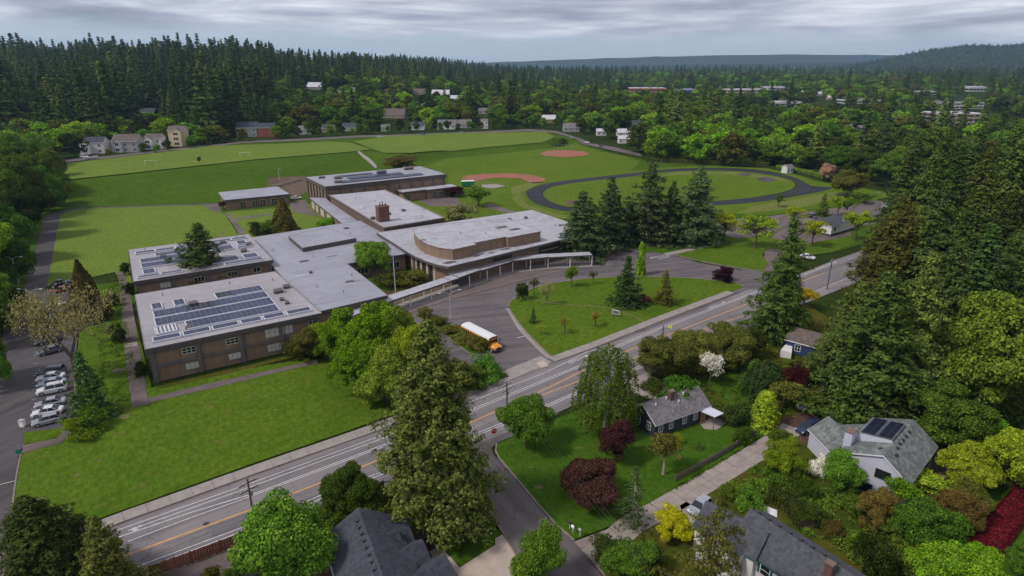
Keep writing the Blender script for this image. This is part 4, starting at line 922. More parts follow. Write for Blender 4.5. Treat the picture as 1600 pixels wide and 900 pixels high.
def gable(parent, a, b, hwL, hwR, zeL, zeR, zr, wall, roof, over=.35, z0=0, th=.16, trim='white_trim', rake=.3, hip=(0, 0)):
    """gabled volume in world metres, relative to parent's location: ridge a->b; L/R halves may differ"""
    ox, oy, _ = parent.location; A = Vector((a[0]-ox, a[1]-oy)); B = Vector((b[0]-ox, b[1]-oy)); d = (B - A).normalized(); n = Vector((-d.y, d.x))
    def P(s, w_, z): q = A + d*s + n*w_; return (q.x, q.y, z)
    Lg = (B - A).length; mb = MB(); gL = (zr - zeL)/hwL; gR = (zr - zeR)/hwR
    e = .12
    iL, iR = hwL - over, hwR - over
    prof = [(-iR, z0), (iL, z0), (iL, zr - gL*iL - e), (0, zr - e), (-iR, zr - gR*iR - e)]
    h0, h1 = hip
    vs = [P(rake, w_, z) for w_, z in prof] + [P(Lg - rake, w_, z) for w_, z in prof]
    mb.add(vs, [(0,1,2,3,4), (9,8,7,6,5), (0,4,9,5), (1,6,7,2), (2,7,8,3), (3,8,9,4), (0,5,6,1)], wall); wl = mb.build('wall', parent)
    mb = MB()
    if h0 or h1:
        R0, R1 = P(h0, 0, zr), P(Lg - h1, 0, zr)
        c = [P(0, hwL, zeL), P(Lg, hwL, zeL), P(Lg, -hwR, zeR), P(0, -hwR, zeR)]
        fs = [(0,4,5,1), (2,5,4,3), (3,4,0), (1,5,2)]; vs = c + [R0, R1]; vs2 = [(x, y, z - th) for x, y, z in vs]
        mb.add(vs, [f[::-1] for f in fs], roof); mb.add(vs2, fs, roof)
        for i in range(4):
            j = (i+1) % 4; mb.add([c[i], c[j], (c[j][0], c[j][1], c[j][2]-th-.06), (c[i][0], c[i][1], c[i][2]-th-.06)], [(0,1,2,3)], trim)
    else:
        for w_, z in ((hwL, zeL), (-hwR, zeR)):
            q = [P(0, 0, zr), P(Lg, 0, zr), P(Lg, w_, z), P(0, w_, z)]; dn = [(x, y, z_ - th) for x, y, z_ in q]
            fs = [(0,1,2,3), (7,6,5,4)]; 
            mb.add(q + dn, fs if w_ < 0 else [f[::-1] for f in fs], roof)
            mb.add(q + [(x, y, z_ - th - .05) for x, y, z_ in q], [(2,6,7,3), (1,5,6,2), (0,3,7,4)], trim)
    rf = mb.build('roof', parent); return wl, rf, P
def wbox(parent, P, s, w_, z, wd, ht, side, along=True, frame='white_trim', glassm='glass', mull=1, name='window', depth=.08, rows=1):
    """window on a wall of a gable volume. along: on a long side (w fixed), else on a gable end (s fixed)"""
    fr = MB(); gl = MB()
    def q(mb, a0, z0_, a1, z1_, dep, m):
        if along: pts = [P(s + a0, w_, 0), P(s + a1, w_, 0), P(s + a1, w_ + side*dep, 0), P(s + a0, w_ + side*dep, 0)]
        else: pts = [P(s, w_ + a0, 0), P(s, w_ + a1, 0), P(s + side*dep, w_ + a1, 0), P(s + side*dep, w_ + a0, 0)]
        mb.prism([p[:2] for p in pts], z + z0_, z + z1_, m)
    q(gl, 0, 0, wd, ht, .03, glassm)
    f = .09
    q(fr, -f, -f, wd + f, .0, depth, frame); q(fr, -f, ht, wd + f, ht + f, depth, frame); q(fr, -f, 0, 0, ht, depth, frame); q(fr, wd, 0, wd + f, ht, depth, frame)
    for k in range(1, mull + 1): q(fr, wd*k/(mull+1) - .03, 0, wd*k/(mull+1) + .03, ht, depth - .02, frame)
    for k in range(1, rows): q(fr, 0, ht*k/rows - .03, wd, ht*k/rows + .03, depth - .03, frame)
    o = fr.build(name, parent); gl.build('pane', o); return o
def chimney(parent, x, y, z0, z1, sx, sy, mat, rz=0):
    mb = MB(); mb.obox((x, y, (z0+z1)/2), (sx, sy, z1 - z0), rz, mat); mb.obox((x, y, z1 + .06), (sx + .16, sy + .16, .14), rz, 'brick_dark'); return mb.build('chimney', parent)
def vents(parent, P, pts, mat='metal_dark'):
    for s, w_, z in pts:
        x, y, _ = P(s, w_, 0); mb = MB(); mb.obox((x, y, z), (.34, .34, .3), .4, mat); mb.build('roof_vent', parent)
# dark cottage beyond the red trees
hb = at(1025, 679, 0)[:2]; h1 = thing('cottage', 'near-black cottage with grey gable roof and white windows', 'house', (27, 88, 0))
wl, rf, P = gable(h1, (20.7,88.5), (31.3,94.6), 2.9, 3.3, 2.9, 2.7, 4.9, 'wall_dark', 'shingle_grey')
for w_ in (-1.9, .6): wbox(wl, P, .3, w_, 1.1, .75, 1.2, -1, along=False, mull=1, rows=2)
for s in (1.1, 3.3, 6.2, 8.6): wbox(wl, P, s, -2.95, 1.0, .7, 1.2, -1, mull=1, rows=2)
mb = MB(); q = [P(10.4, -2.95, 0), P(11.3, -2.95, 0), P(11.3, -3.03, 0), P(10.4, -3.03, 0)]; mb.prism([p[:2] for p in q], .1, 2.2, 'terracotta'); mb.build('door', wl)
x, y, _ = P(5.6, -.5, 0); chimney(rf, x, y, 3.9, 5.9, .8, .7, 'brick_red', .5)
for s, w_, z in ((2.2,-.7,4.5),(4.7,-.35,4.8),(6.6,-1.3,4.15),(8.3,-.5,4.7)): x, y, _ = P(s, w_, 0); mb = MB(); mb.tube((x,y,z-.3),(x,y,z+.25),.12,.12,'white_trim',8); mb.build('vent_pipe', rf)
mb = MB(); q = W([(1096,643),(1109,635.5),(1131,645.6),(1117,652)], 2.5); mb.prism([(a-27, b-88) for a, b in q], 2.42, 2.52, 'metal_roof')
for a, b in q: mb.tube((a-27+.05*(1 if a < 32 else -1), b-88, 0), (a-27+.05*(1 if a < 32 else -1), b-88, 2.42), .06, .06, 'wood_red', 6)
mb.build('patio_cover', h1)
# blue house behind the big firs
h2 = thing('blue_house', 'deep blue bungalow with brown roof beside the tall firs', 'house', (60, 118, 0))
wl, rf, P = gable(h2, (57.8,120.6), (66.5,112.8), 3.6, 3.6, 2.9, 2.9, 4.7, 'wall_blue', 'shingle_brown')
for s in (2.2, 7.2): wbox(wl, P, s, -3.25, 1.0, 1.0, 1.3, -1, mull=1, rows=2)
mb = MB(); q = W([(1220,547),(1228,538),(1238,540),(1237,552)], 1.6); mb.prism([(a-60, b-118) for a, b in q], 0, 1.7, 'wall_white'); mb.build('side_shed', h2)
# lilac house with two-column solar roof
h3 = thing('lilac_house', 'pale lilac house with mottled green-grey roof and small solar array', 'house', (52, 75, 0))
wl, rf, P = gable(h3, (49.2,71.6), (58.6,80.6), 5.3, 3.7, 4.9, 4.1, 6.9, 'wall_lilac', 'shingle_green', .3)
wbox(wl, P, .3, -1.2, 3.3, 1.7, 1.2, -1, along=False, frame='metal_dark', mull=1); wbox(wl, P, .3, .6, .4, 1.9, 1.3, -1, along=False, frame='metal_dark', mull=1)
wbox(wl, P, 8, -3.42, 2.2, 2.2, 1.6, -1, frame='metal_dark', mull=2)
vents(rf, P, [(2.4,-1.0,6.35),(3.9,-.6,6.55),(5.2,-.5,6.6),(6.5,-.5,6.6),(7.9,-.5,6.6),(9.4,-.5,6.6),(2.0,.9,6.6)])
gable(h3, (48.2,84.4), (48.9,77.6), 2.9, 3.0, 3.1, 3.1, 5.2, 'wall_lilac', 'shingle_green', .3)
gable(h3, (48.6,82.4), (56.0,82.8), 2.4, 2.4, 3.2, 3.2, 4.9, 'wall_lilac', 'shingle_green', .3)
mb = MB(); 
def P3(s, w_, z): q = P(s, w_, z); return q
q = [P3(4.2,4.6,0), P3(10.2,4.6,0), P3(10.2,.2,0), P3(4.2,.2,0)]
vs = [(q[0][0], q[0][1], 4.9), (q[1][0], q[1][1], 4.9), (q[2][0], q[2][1], 6.6), (q[3][0], q[3][1], 6.6), (q[0][0], q[0][1], 6.45), (q[1][0], q[1][1], 6.45), (q[2][0], q[2][1], 7.15), (q[3][0], q[3][1], 7.15)]
mb.add(vs, [(4,7,6,5)], 'shingle_green'); mb.add(vs, [(0,4,5,1),(0,3,7,4),(1,5,6,2)], 'wall_lilac'); dm = mb.build('dormer', h3)
x, y, _ = P(3.1, 4.6, 0); chimney(h3, x - .5, y + .2, 0, 7.1, 1.5, 1.0, 'wall_lilac', .75)
pm = MB(); pm.box(0, 0, 0, 1.35, .78, .05, 'solar_black')
for a in ((0,0,1.35,.03),(0,.75,1.35,.78)): pm.box(a[0], a[1], 0, a[2], a[3], .056, 'panel_frame')
pme2 = pm.mesh('solar_module'); arr3 = thing('solar_array', 'two-column black solar array on the dormer of the lilac house', 'solar panels', P(4.4, 4.3, 0)[:2] + (6.53,))
arr3.location = (arr3.location[0] + 52, arr3.location[1] + 75, 6.60)
u3 = (Vector(P(1,0,0)) - Vector(P(0,0,0))).normalized(); ang3 = math.atan2(u3.y, u3.x); sl = math.atan2(.70, 4.4)
arr3.rotation_euler = (-sl, 0, ang3)
for c_ in range(2):
    for k in range(5):
        o = bpy.data.objects.new('solar_panel', pme2); COL.objects.link(o); o.parent = arr3; o.location = (.15 + k*1.08, -1.95 - c_*2.1, .02); o.scale = (.76, 2.5, 1)
# white house with teal shutters
h4 = thing('white_house', 'white two-storey house with charcoal roof and teal shutters', 'house', (30, 57, 0))
dr = Vector((34.4-29.6, 52.7-59.8)).normalized(); nn = Vector((-dr.y, dr.x)); A0 = Vector((28.0, 62.0)); B0 = Vector((35.2, 51.4))
wl, rf, P = gable(h4, (28.2,61.9), (35.6,50.9), 3.4, 3.4, 4.2, 3.4, 6.2, 'wall_white', 'shingle_charcoal', .3, trim='trim_teal', hip=(0, 0))
side = -1
for s in (1.8, 4.3, 6.8):
    wbox(wl, P, s, -3.12, 1.7, 1.1, 1.3, -1, mull=0, rows=2)
    for dx in (-.42, 1.14): 
        mb = MB(); q = [P(s+dx,-3.1,0), P(s+dx+.28,-3.1,0), P(s+dx+.28,-3.17,0), P(s+dx,-3.17,0)]; mb.prism([p[:2] for p in q], 1.65, 3.05, 'trim_teal'); mb.build('shutter', wl)
vents(rf, P, [(1+1.35*k, .35, 6.12) for k in range(8)])
x, y, _ = P(10.6, -1.2, 0); chimney(rf, x, y, 5.0, 6.9, .8, .7, 'brick_red', -.9)
gable(h4, (23.6,64.0), (29.2,58.4), 2.9, 2.9, 3.6, 3.6, 5.7, 'wall_white', 'shingle_charcoal', .3, trim='trim_teal')
w2, r2, P2 = gable(h4, (22.9,57.9), (26.3,60.7), 2.6, 2.6, 3.6, 3.6, 5.5, 'wall_white', 'shingle_charcoal', .3, trim='white_trim')
wbox(w2, P2, .3, -.9, 1.6, .9, 1.2, -1, along=False, mull=0, rows=2)
# charcoal-roofed house at the bottom edge
h5 = thing('charcoal_house', 'house with many charcoal gables cut by the bottom edge', 'house', (-15, 55, 0))
wl, rf, P = gable(h5, (-17.9,60.9), (-12.6,49.6), 4.2, 4.2, 4.6, 4.6, 7.2, 'wall_white', 'shingle_dark', .3)
vents(rf, P, [(2.0+1.15*k, -.55, 6.95) for k in range(8)])
gable(h5, (-17.2,57.4), (-12.6,61.0), 2.0, 2.5, 4.2, 3.6, 6.3, 'wall_white', 'shingle_dark', .3)
gable(h5, (-15.8,56.2), (-13.0,58.7), 1.2, 1.3, 5.2, 4.6, 5.9, 'wall_white', 'shingle_dark', .2)
gable(h5, (-14.6,53.0), (-10.0,57.2), 2.1, 2.3, 4.2, 3.4, 5.9, 'wall_white', 'shingle_dark', .3)
gable(h5, (-12.2,49.8), (-7.2,55.0), 2.8, 2.8, 3.5, 3.5, 5.7, 'wall_white', 'shingle_dark', .3)
mb = MB(); mb.tube((3.0,6.0,0),(3.0,6.0,3.6),.13,.13,'white_trim',8); mb.build('porch_post', h5)
# portable building in the east lot
mz0 = at(1297, 369, .2); pb = thing('portable_building', 'pale grey portable classroom with dark roof in the east parking lot', 'building', (mz0[0], mz0[1], 0))
e1 = at(1327, 360, .2); pa = Vector((mz0[0], mz0[1])); pbv = Vector((e1[0], e1[1])); d = (pbv - pa).normalized(); n = Vector((-d.y, d.x))
ra = pa + n*4.2; rb = pa + d*17 + n*4.2
wl, rf, P = gable(pb, tuple(ra), tuple(rb), 4.4, 4.4, 3.5, 3.5, 4.1, 'wall_white', 'shingle_dark', .25, z0=.7)
wbox(wl, P, 2.2, -4.16, 1.7, .8, 1.0, -1, mull=0, frame='metal_dark')
mb = MB(); q = [P(.5,-4,0), P(16.5,-4,0), P(16.5,4,0), P(.5,4,0)]; mb.prism([p[:2] for p in q], 0, .72, 'metal_dark'); mb.build('skirting', pb)

# houses far behind: built from photograph position of their foot
HB = []
def far_house(px, py, wpx, wall, roof, label, storeys=1, rot=0.0, ratio=.75, cat='house', gab=True, grp=None):
    b = on(px, py); D = depth_of(b); wd = wpx*D/F_PX; dp = wd*ratio; z = b[2]; h = 3.0*storeys + .3; HB.append((b[0], b[1] + dp/2, wd/2))
    t = thing('house', label, cat, (b[0], b[1] + dp/2, z - .1), 0, grp)
    c, s = math.cos(rot), math.sin(rot); cx, cy = b[0], b[1] + dp/2
    a = (cx - c*wd/2, cy - s*wd/2); e = (cx + c*wd/2, cy + s*wd/2)
    wl, rf, P = gable(t, a, e, dp/2, dp/2, h, h, h + (dp*.34 if gab else .3), wall, roof, .3)
    n = max(2, int(wd/4))
    for st in range(storeys):
        for k in range(n): wbox(wl, P, wd*(k + .5)/n - .6, -(dp/2 - .31), 1.0 + 2.95*st, 1.2, 1.2, -1, mull=1)
    return t, P, wd, dp, h
def front_gable(t, px, py, wpx, wall, roof, storeys, dx=0.0, ln=4.0):
    b = on(px, py); D = depth_of(b); wd = wpx*D/F_PX; h = 3.0*storeys; ox = t.location[0] + dx
    y0 = t.location[1] - ln - 2
    wl, rf, P = gable(t, (ox, y0), (ox, t.location[1]), wd/2, wd/2, h, h, h + wd*.30, wall, roof, .3)
    for st in range(storeys):
        wbox(wl, P, .3, -wd*.22, 1.0 + 2.95*st, wd*.44, 1.4, -1, along=False, mull=2)
    return wl
H_ = far_house
t, P, wd, dp, h = H_(147, 240, 30, 'wall_white', 'shingle_dark', 'white house with dark roof beyond the far left end of the playing field', 2, .15); front_gable(t, 140, 245, 18, 'wall_white', 'shingle_dark', 2, -4)
t, P, wd, dp, h = H_(195, 238, 38, 'wall_grey', 'shingle_brown', 'wide grey house with brown roof second along the far street', 2, .15); front_gable(t, 188, 243, 20, 'wall_grey', 'shingle_brown', 2, -4)
t, P, wd, dp, h = H_(240, 233, 26, 'wall_white', 'shingle_brown', 'tall narrow white house with steep gable on the far street', 2, .1); front_gable(t, 236, 236, 16, 'wall_white', 'shingle_brown', 2, -2)
t, P, wd, dp, h = H_(277, 228, 26, 'wall_cream', 'shingle_brown', 'cream yellow house on the far street', 3, .1); front_gable(t, 281, 230, 17, 'wall_cream', 'shingle_brown', 3, 1)
H_(385, 214, 32, 'wall_sage', 'shingle_dark', 'grey-green house behind a round street tree', 2, .1); H_(415, 214, 26, 'wall_red', 'shingle_dark', 'brick red house at the left woodland edge', 2, .1)
H_(476, 210, 22, 'wall_sage', 'shingle_grey', 'sage green house partly behind roadside trees'); H_(512, 207, 20, 'wall_tan', 'shingle_dark', 'small tan house left of the parked white car', 1); H_(545, 205, 22, 'wall_sage', 'shingle_dark', 'dark roofed low house above the parked white car', 1)
H_(602, 205, 14, 'wall_grey', 'shingle_grey', 'little grey cottage right of the parked white car'); H_(652, 203, 22, 'wall_white', 'shingle_dark', 'white gabled house facing the middle field', 1)
H_(698, 202, 30, 'wall_white', 'shingle_grey', 'long white bungalow across the street from the middle field'); H_(725, 200, 24, 'wall_grey', 'shingle_grey', 'grey bungalow with pale roof right of the long white one'); H_(757, 201, 12, 'wall_white', 'shingle_grey', 'narrow white house near the field corner', 2)
H_(230, 187, 24, 'wall_dark', 'shingle_dark', 'dark house hidden among the left conifers', 2); H_(541, 148, 26, 'wall_red', 'shingle_grey', 'salmon pink flat-roofed house on the wooded slope', 1); H_(490, 140, 26, 'wall_grey', 'roof_flat_white', 'low white-roofed house high in the trees', 1)
H_(497, 163, 14, 'wall_white', 'roof_flat_white', 'pale roof peeping between conifers left of centre'); H_(655, 148, 20, 'wall_tan', 'shingle_brown', 'tan flat house below the central conifers', 1); H_(688, 152, 28, 'wall_white', 'roof_flat_white', 'white roofed house in the trees right of the central conifers')
H_(712, 158, 18, 'wall_grey', 'roof_flat_white', 'grey house behind a plum coloured tree'); H_(668, 168, 22, 'wall_white', 'shingle_grey', 'white and grey house above the middle street'); H_(615, 185, 34, 'wall_tan', 'shingle_brown', 'brown roofed house above the middle street trees')
H_(755, 178, 16, 'wall_grey', 'shingle_grey', 'grey roofed house amid dark trees above the field corner'); H_(857, 192, 24, 'wall_tan', 'roof_flat_white', 'tan house with pale hip roof at the bend of the far street'); H_(893, 206, 26, 'wall_grey', 'shingle_grey', 'grey bungalow just below the street bend')
H_(940, 212, 16, 'wall_white', 'roof_flat_white', 'white cottage behind the round tree at the bend'); H_(975, 214, 22, 'wall_white', 'roof_flat_white', 'white shed roofed house in the trees above the track'); H_(995, 200, 22, 'wall_dark', 'shingle_dark', 'dark house with white trim above the track trees')
H_(1232, 271, 16, 'wall_white', 'shingle_grey', 'white house with grey gable roof past the end of the running track', 1, .5); H_(975, 224, 18, 'wall_white', 'roof_flat_white', 'long white house by the road end above the track')
H_(916, 150, 20, 'wall_white', 'roof_flat_white', 'pale roofed house lost in mid distance trees'); H_(1325, 203, 14, 'wall_grey', 'shingle_grey', 'small grey roofed house in the right hand woods'); H_(1348, 205, 12, 'wall_blue', 'shingle_grey', 'blue-grey cottage in the right hand woods')
H_(1272, 209, 12, 'wall_tan', 'terracotta', 'tiny terracotta roofed house below the pale car park'); H_(1250, 148, 12, 'wall_white', 'roof_flat_white', 'white cottage beyond the pale warehouse'); H_(1285, 150, 14, 'wall_grey', 'roof_flat_white', 'grey gabled house beyond the pale warehouse'); H_(1300, 156, 12, 'wall_tan', 'roof_flat_white', 'tan house right of the pale warehouse')
# commercial buildings
def slab_building(px, py, wpx, hpx, wall, roofm, label, floors=2, depth=20, rot=0.0, cat='building'):
    b = on(px, py); D = depth_of(b); wd = wpx*D/F_PX; h = hpx*D/F_PX; HB.append((b[0], b[1] + depth/2, wd/2)); t = thing('office_building', label, cat, (b[0], b[1] + depth/2, b[2] - .3), rot)
    mb = MB(); mb.box(-wd/2 + .3, -depth/2 + .3, 0, wd/2 - .3, depth/2 - .3, h - .02, 'glass_blue'); mb.build('glazing', t)
    for k in range(floors + 1):
        z = h*k/floors; mb = MB(); th = h/floors*.5; mb.box(-wd/2, -depth/2, max(0, z - th*.5) if k < floors else h - th*.7, wd/2, depth/2, z + th*.5 if k < floors else h, wall); mb.build('band', t)
    mb = MB(); mb.box(-wd/2 + .5, -depth/2 + .5, h, wd/2 - .5, depth/2 - .5, h + .12, roofm); rng = random.Random(px)
    for _ in range(6): x, y = rng.uniform(-wd*.4, wd*.4), rng.uniform(-depth*.3, depth*.3); mb.box(x - 2, y - 1.5, h + .12, x + 2, y + 1.5, h + 1.8, 'unit_grey')
    mb.build('roof', t)
    for k in range(int(wd/9)):
        pass
    mb = MB(); n = int(wd/6)
    for k in range(n + 1): x = -wd/2 + wd*k/n; mb.box(x - .25, -depth/2 - .12, 0, x + .25, -depth/2 + .3, h - .4, wall)
    mb.build('mullion', t); return t
SBd = slab_building
SBd(1013, 149, 56, 11, 'commercial_orange', 'roof_flat_white', 'long orange-fronted store building in the distance', 2, 40); SBd(1073, 148, 26, 8, 'commercial_blue', 'roof_flat_white', 'bright blue shop building in the distance', 1, 30)
SBd(990, 158, 28, 7, 'commercial_white', 'shingle_dark', 'dark roofed garage below the orange store', 1, 24); SBd(1172, 149, 70, 9, 'commercial_beige', 'roof_flat_white', 'long low beige office beyond the willow trees', 2, 40, .05)
SBd(1216, 141, 34, 5, 'commercial_white', 'roof_flat_white', 'white shed just right of the long beige office', 1, 40); SBd(1231, 167, 42, 8, 'commercial_white', 'roof_flat_white', 'bright white warehouse beside the pale car park', 1, 22)
SBd(1502, 197, 72, 19, 'commercial_beige', 'roof_flat_white', 'three-storey pinkish office with dark ribbon windows', 3, 34, .12); SBd(1495, 170, 82, 10, 'commercial_white', 'shingle_grey', 'long white two-storey block behind the pinkish office', 2, 22, .03)
SBd(1530, 143, 32, 7, 'commercial_white', 'roof_flat_white', 'white clustered building near the right skyline', 1, 40); SBd(1455, 148, 26, 5, 'commercial_beige', 'roof_flat_white', 'low beige building left of the white cluster', 1, 30); SBd(1350, 162, 60, 6, 'commercial_white', 'shingle_grey', 'low grey row of shops behind the right conifers', 1, 26)
b = on(178, 195); tp = thing('tarpaulin_shelter', 'bright blue tarpaulin shelter glimpsed among the left conifers', 'shelter', b)
mb = MB(); mb.add([(-4,-2,0),(4,-2,0),(4,2,0),(-4,2,0),(-3,0,5),(3,0,5)], [(0,1,5,4),(2,3,4,5),(1,2,5),(3,0,4)], 'tarp_blue'); mb.build('tarpaulin', tp)
# ------------------------------------------------------------------ trees
def unit(v): return v/np.maximum(np.linalg.norm(v, axis=1, keepdims=True), 1e-6)
def leaves(P, Nn, size, rng, aspect=1.5):
    """one small diamond-shaped leaf clump per point"""
    n = len(P); Nn = unit(Nn); r = unit(rng.normal(size=(n, 3))); T = unit(np.cross(Nn, r)); B = np.cross(Nn, T)
    s = (size*rng.uniform(.6, 1.35, n))[:, None] if np.isscalar(size) else (size*rng.uniform(.7, 1.3, n))[:, None]
    k = rng.uniform(-.25, .25, (n, 1))
    v = np.stack([P + T*s*aspect/2, P + B*s/2 + T*s*k, P - T*s*aspect/2, P - B*s/2 + T*s*k], 1).reshape(-1, 3)
    return v
def quad_mesh(name, v, mat, tv=None, tf=None, tmat=None):
    nq = len(v)//4; me = bpy.data.meshes.new(name); nt_v = 0 if tv is None else len(tv); nt_f = 0 if tv is None else len(tf)
    V = v if tv is None else np.concatenate([v, np.array(tv)])
    idx = np.arange(nq*4, dtype=np.int32)
    if nt_f: idx = np.concatenate([idx, (np.array(tf) + nq*4).reshape(-1).astype(np.int32)])
    me.vertices.add(len(V)); me.vertices.foreach_set('co', V.astype(np.float32).ravel())
    me.loops.add(len(idx)); me.loops.foreach_set('vertex_index', idx)
    nf = nq + nt_f; me.polygons.add(nf); me.polygons.foreach_set('loop_start', np.arange(0, nf*4, 4, dtype=np.int32)); me.polygons.foreach_set('loop_total', np.full(nf, 4, dtype=np.int32))
    me.materials.append(MATS[mat])
    if nt_f:
        me.materials.append(MATS[tmat]); me.polygons.foreach_set('material_index', np.concatenate([np.zeros(nq, np.int32), np.ones(nt_f, np.int32)]))
    me.update(calc_edges=True); return me
class Wood:
    def __init__(s): s.v = []; s.f = []
    def seg(s, a, b, r0, r1, n=5):
        a = Vector(a); b = Vector(b); d = b - a
        if d.length < 1e-4: return
        d.normalize(); x = d.orthogonal().normalized(); y = d.cross(x); k = len(s.v)
        for p, r in ((a, r0), (b, r1)):
            for i in range(n): t = 2*math.pi*i/n; s.v.append(tuple(p + x*math.cos(t)*r + y*math.sin(t)*r))
        for i in range(n): j = (i+1) % n; s.f.append((k+i, k+j, k+n+j, k+n+i))
    def path(s, pts, r0, r1, n=5):
        m = len(pts) - 1
        for i in range(m): s.seg(pts[i], pts[i+1], r0 + (r1-r0)*i/m, r0 + (r1-r0)*(i+1)/m, n)
def conifer(seed, H, Rr, whorls, nb, nq, leaf, start=.06, droop=.25, prof=1.0, irr=.25, width=.34, rise=.0, tuft=0.0, top=.0, thick=.25, wob=0.0, tn=9, ts=.24):
    rng = np.random.default_rng(seed); P = []; Nn = []; S = []; wd = Wood()
    lean = rng.normal(0, .01*H, 2); gaps = rng.uniform(0, 2*math.pi, 3)
    tr = [(lean[0]*t*t + wob*math.sin(t*5), lean[1]*t*t, H*t) for t in np.linspace(0, 1, 7)]; wd.path(tr, H*.017 + .08, .04, 7)
    def axis(t): return np.array([lean[0]*t*t + wob*math.sin(t*5), lean[1]*t*t, H*t])
    for i in range(whorls):
        t = start + (1 - start)*((i + rng.uniform(0, .8))/whorls); q = (t - start)/(1 - start)
        pr = (1 - q)**prof*(1 if q > .08 else .75 + q*3.1) + top*(1 - q)
        k = max(3, int(nb*(.55 + .6*(1 - q)))); a0 = rng.uniform(0, 6.28)
        for b in range(k):
            az = a0 + b*2*math.pi/k + rng.normal(0, .18); L = Rr*pr*(1 + rng.normal(0, irr))*(1 - .22*max(0, math.cos(az - gaps[i*3//whorls])))
            if L < .25: L = .25 + .1*rng.random()
            up = rise*(q) + rng.normal(0, .07) - droop*(1 - q)
            d = np.array([math.cos(az), math.sin(az), 0]); side = np.array([-math.sin(az), math.cos(az), 0]); o = axis(t)
            m = max(2, int((nq*(L/Rr)**1.3 + 2)/tn)); s_ = rng.uniform(.12, 1.0, m)**.75; wl = width*L*(1.05 - s_*.75) + .12
            lat = rng.uniform(-1, 1, m)*wl; zz = up*L*s_ - droop*.45*L*s_**2*(1) - np.abs(lat)*.22 + rng.normal(0, thick*.35, m)
            if tuft: zz += rng.normal(0, tuft, m)*np.minimum(1, s_*2)
            pts = o + d*(s_*L)[:, None] + side*lat[:, None]; pts[:, 2] += zz
            nn = np.tile(np.array([0, 0, 1.0]), (m, 1)) + d*.45 + side*(lat/np.maximum(wl, .01))[:, None]*.35
            jit = rng.normal(0, ts, (m*tn, 3))*np.array([1, 1, .55 + tuft]); pts = np.repeat(pts, tn, 0) + jit; nn = np.repeat(nn, tn, 0) + jit/ts*.5 + rng.normal(0, .3, (m*tn, 3))
            P.append(pts); Nn.append(nn)
            e = o + d*L*.82; e[2] += up*L*.82 - droop*.3*L
            if L > Rr*.25: wd.seg(tuple(o), tuple(e), .03 + L*.012, .015, 3)
    P = np.concatenate(P); Nn = np.concatenate(Nn)
    tip = np.array([axis(1 - .04*rng.random()) + rng.normal(0, .08, 3) for _ in range(8)]); P = np.concatenate([P, tip]); Nn = np.concatenate([Nn, rng.normal(size=(8, 3))])
    return leaves(P, Nn, leaf, rng, 1.9), wd
def crown_clumps(rng, n, Rr, z0, z1, shape=0.0, flat=1.0):
    """clump centres on several overlapping lobes of unequal size, so the outline is uneven"""
    H = z1 - z0; nl = int(rng.integers(6, 9)); lobes = [(0, 0, z0 + H*.55, Rr*.55, H*.45)]; a0 = rng.uniform(0, 6.28)
    for i in range(nl):
        az = a0 + i*2.4 + rng.normal(0, .2); hh = rng.uniform(.16, .74); d = Rr*rng.uniform(.38, .62)*(1.1 - .5*max(0, hh - .4)); r = Rr*rng.uniform(.34, .50)
        lobes.append((d*math.cos(az), d*math.sin(az), z0 + H*hh, r, r*rng.uniform(.75, 1.05)))
    out = []
    for i in range(n):
        L = lobes[0] if rng.random() < .25 else lobes[int(rng.integers(1, len(lobes)))]; u = rng.normal(size=3); u /= np.linalg.norm(u); k = rng.uniform(.55, 1.0); u[2] = abs(u[2]) if rng.random() < .6 else u[2]
        out.append((L[0] + u[0]*L[3]*k, L[1] + u[1]*L[3]*k, min(z1, max(z0, L[2] + u[2]*L[4]*k))))
    return out
def broad(seed, H, Rr, nc, nl, leaf, z0=.22, cr=.26, shape=0.0, limbs=True, hang=0.0, stems=1, fill=.85, upb=.45, sparse=0.0):
    rng = np.random.default_rng(seed); cl = crown_clumps(rng, nc, Rr, H*(z0 + .08), H*(1 - cr*.35), shape); P = []; Nn = []; wd = Wood()
    for s in range(stems):
        off = rng.normal(0, .25*(stems > 1), 2); wd.path([(off[0]*.3, off[1]*.3, 0), (off[0], off[1], H*z0*.6), (off[0]*1.5, off[1]*1.5, H*max(.3, z0 + .1)), (off[0]*2, off[1]*2, H*.72)], H*.020 + .08, .05, 7)
    for c in cl:
        r = Rr*cr*rng.uniform(.7, 1.3); m = int(nl*(r/(Rr*cr))**2*rng.uniform(.85, 1.15)); u = unit(rng.normal(size=(m, 3)))
        fl = rng.random(m) < upb; u[fl, 2] = np.abs(u[fl, 2]); rad = r*rng.uniform(fill*.75, 1.12, m)[:, None]
        ell = np.array([1.15, 1.15, .82]); pts = np.array(c) + u*rad*ell
        if hang: pts[:, 2] -= rng.random(m)**1.5*hang*r*2
        P.append(pts); Nn.append(u + rng.normal(0, .55, (m, 3)) + np.array([0, 0, .35]))
        if limbs:
            a = Vector((0, 0, min(c[2]*.72, H*.6))); b = Vector(c); mid_ = a.lerp(b, .5) + Vector((0, 0, .05*H)); wd.path([a, mid_, b], .04 + H*.006, .025, 4)
    return leaves(np.concatenate(P), np.concatenate(Nn), leaf, rng, 1.35), wd
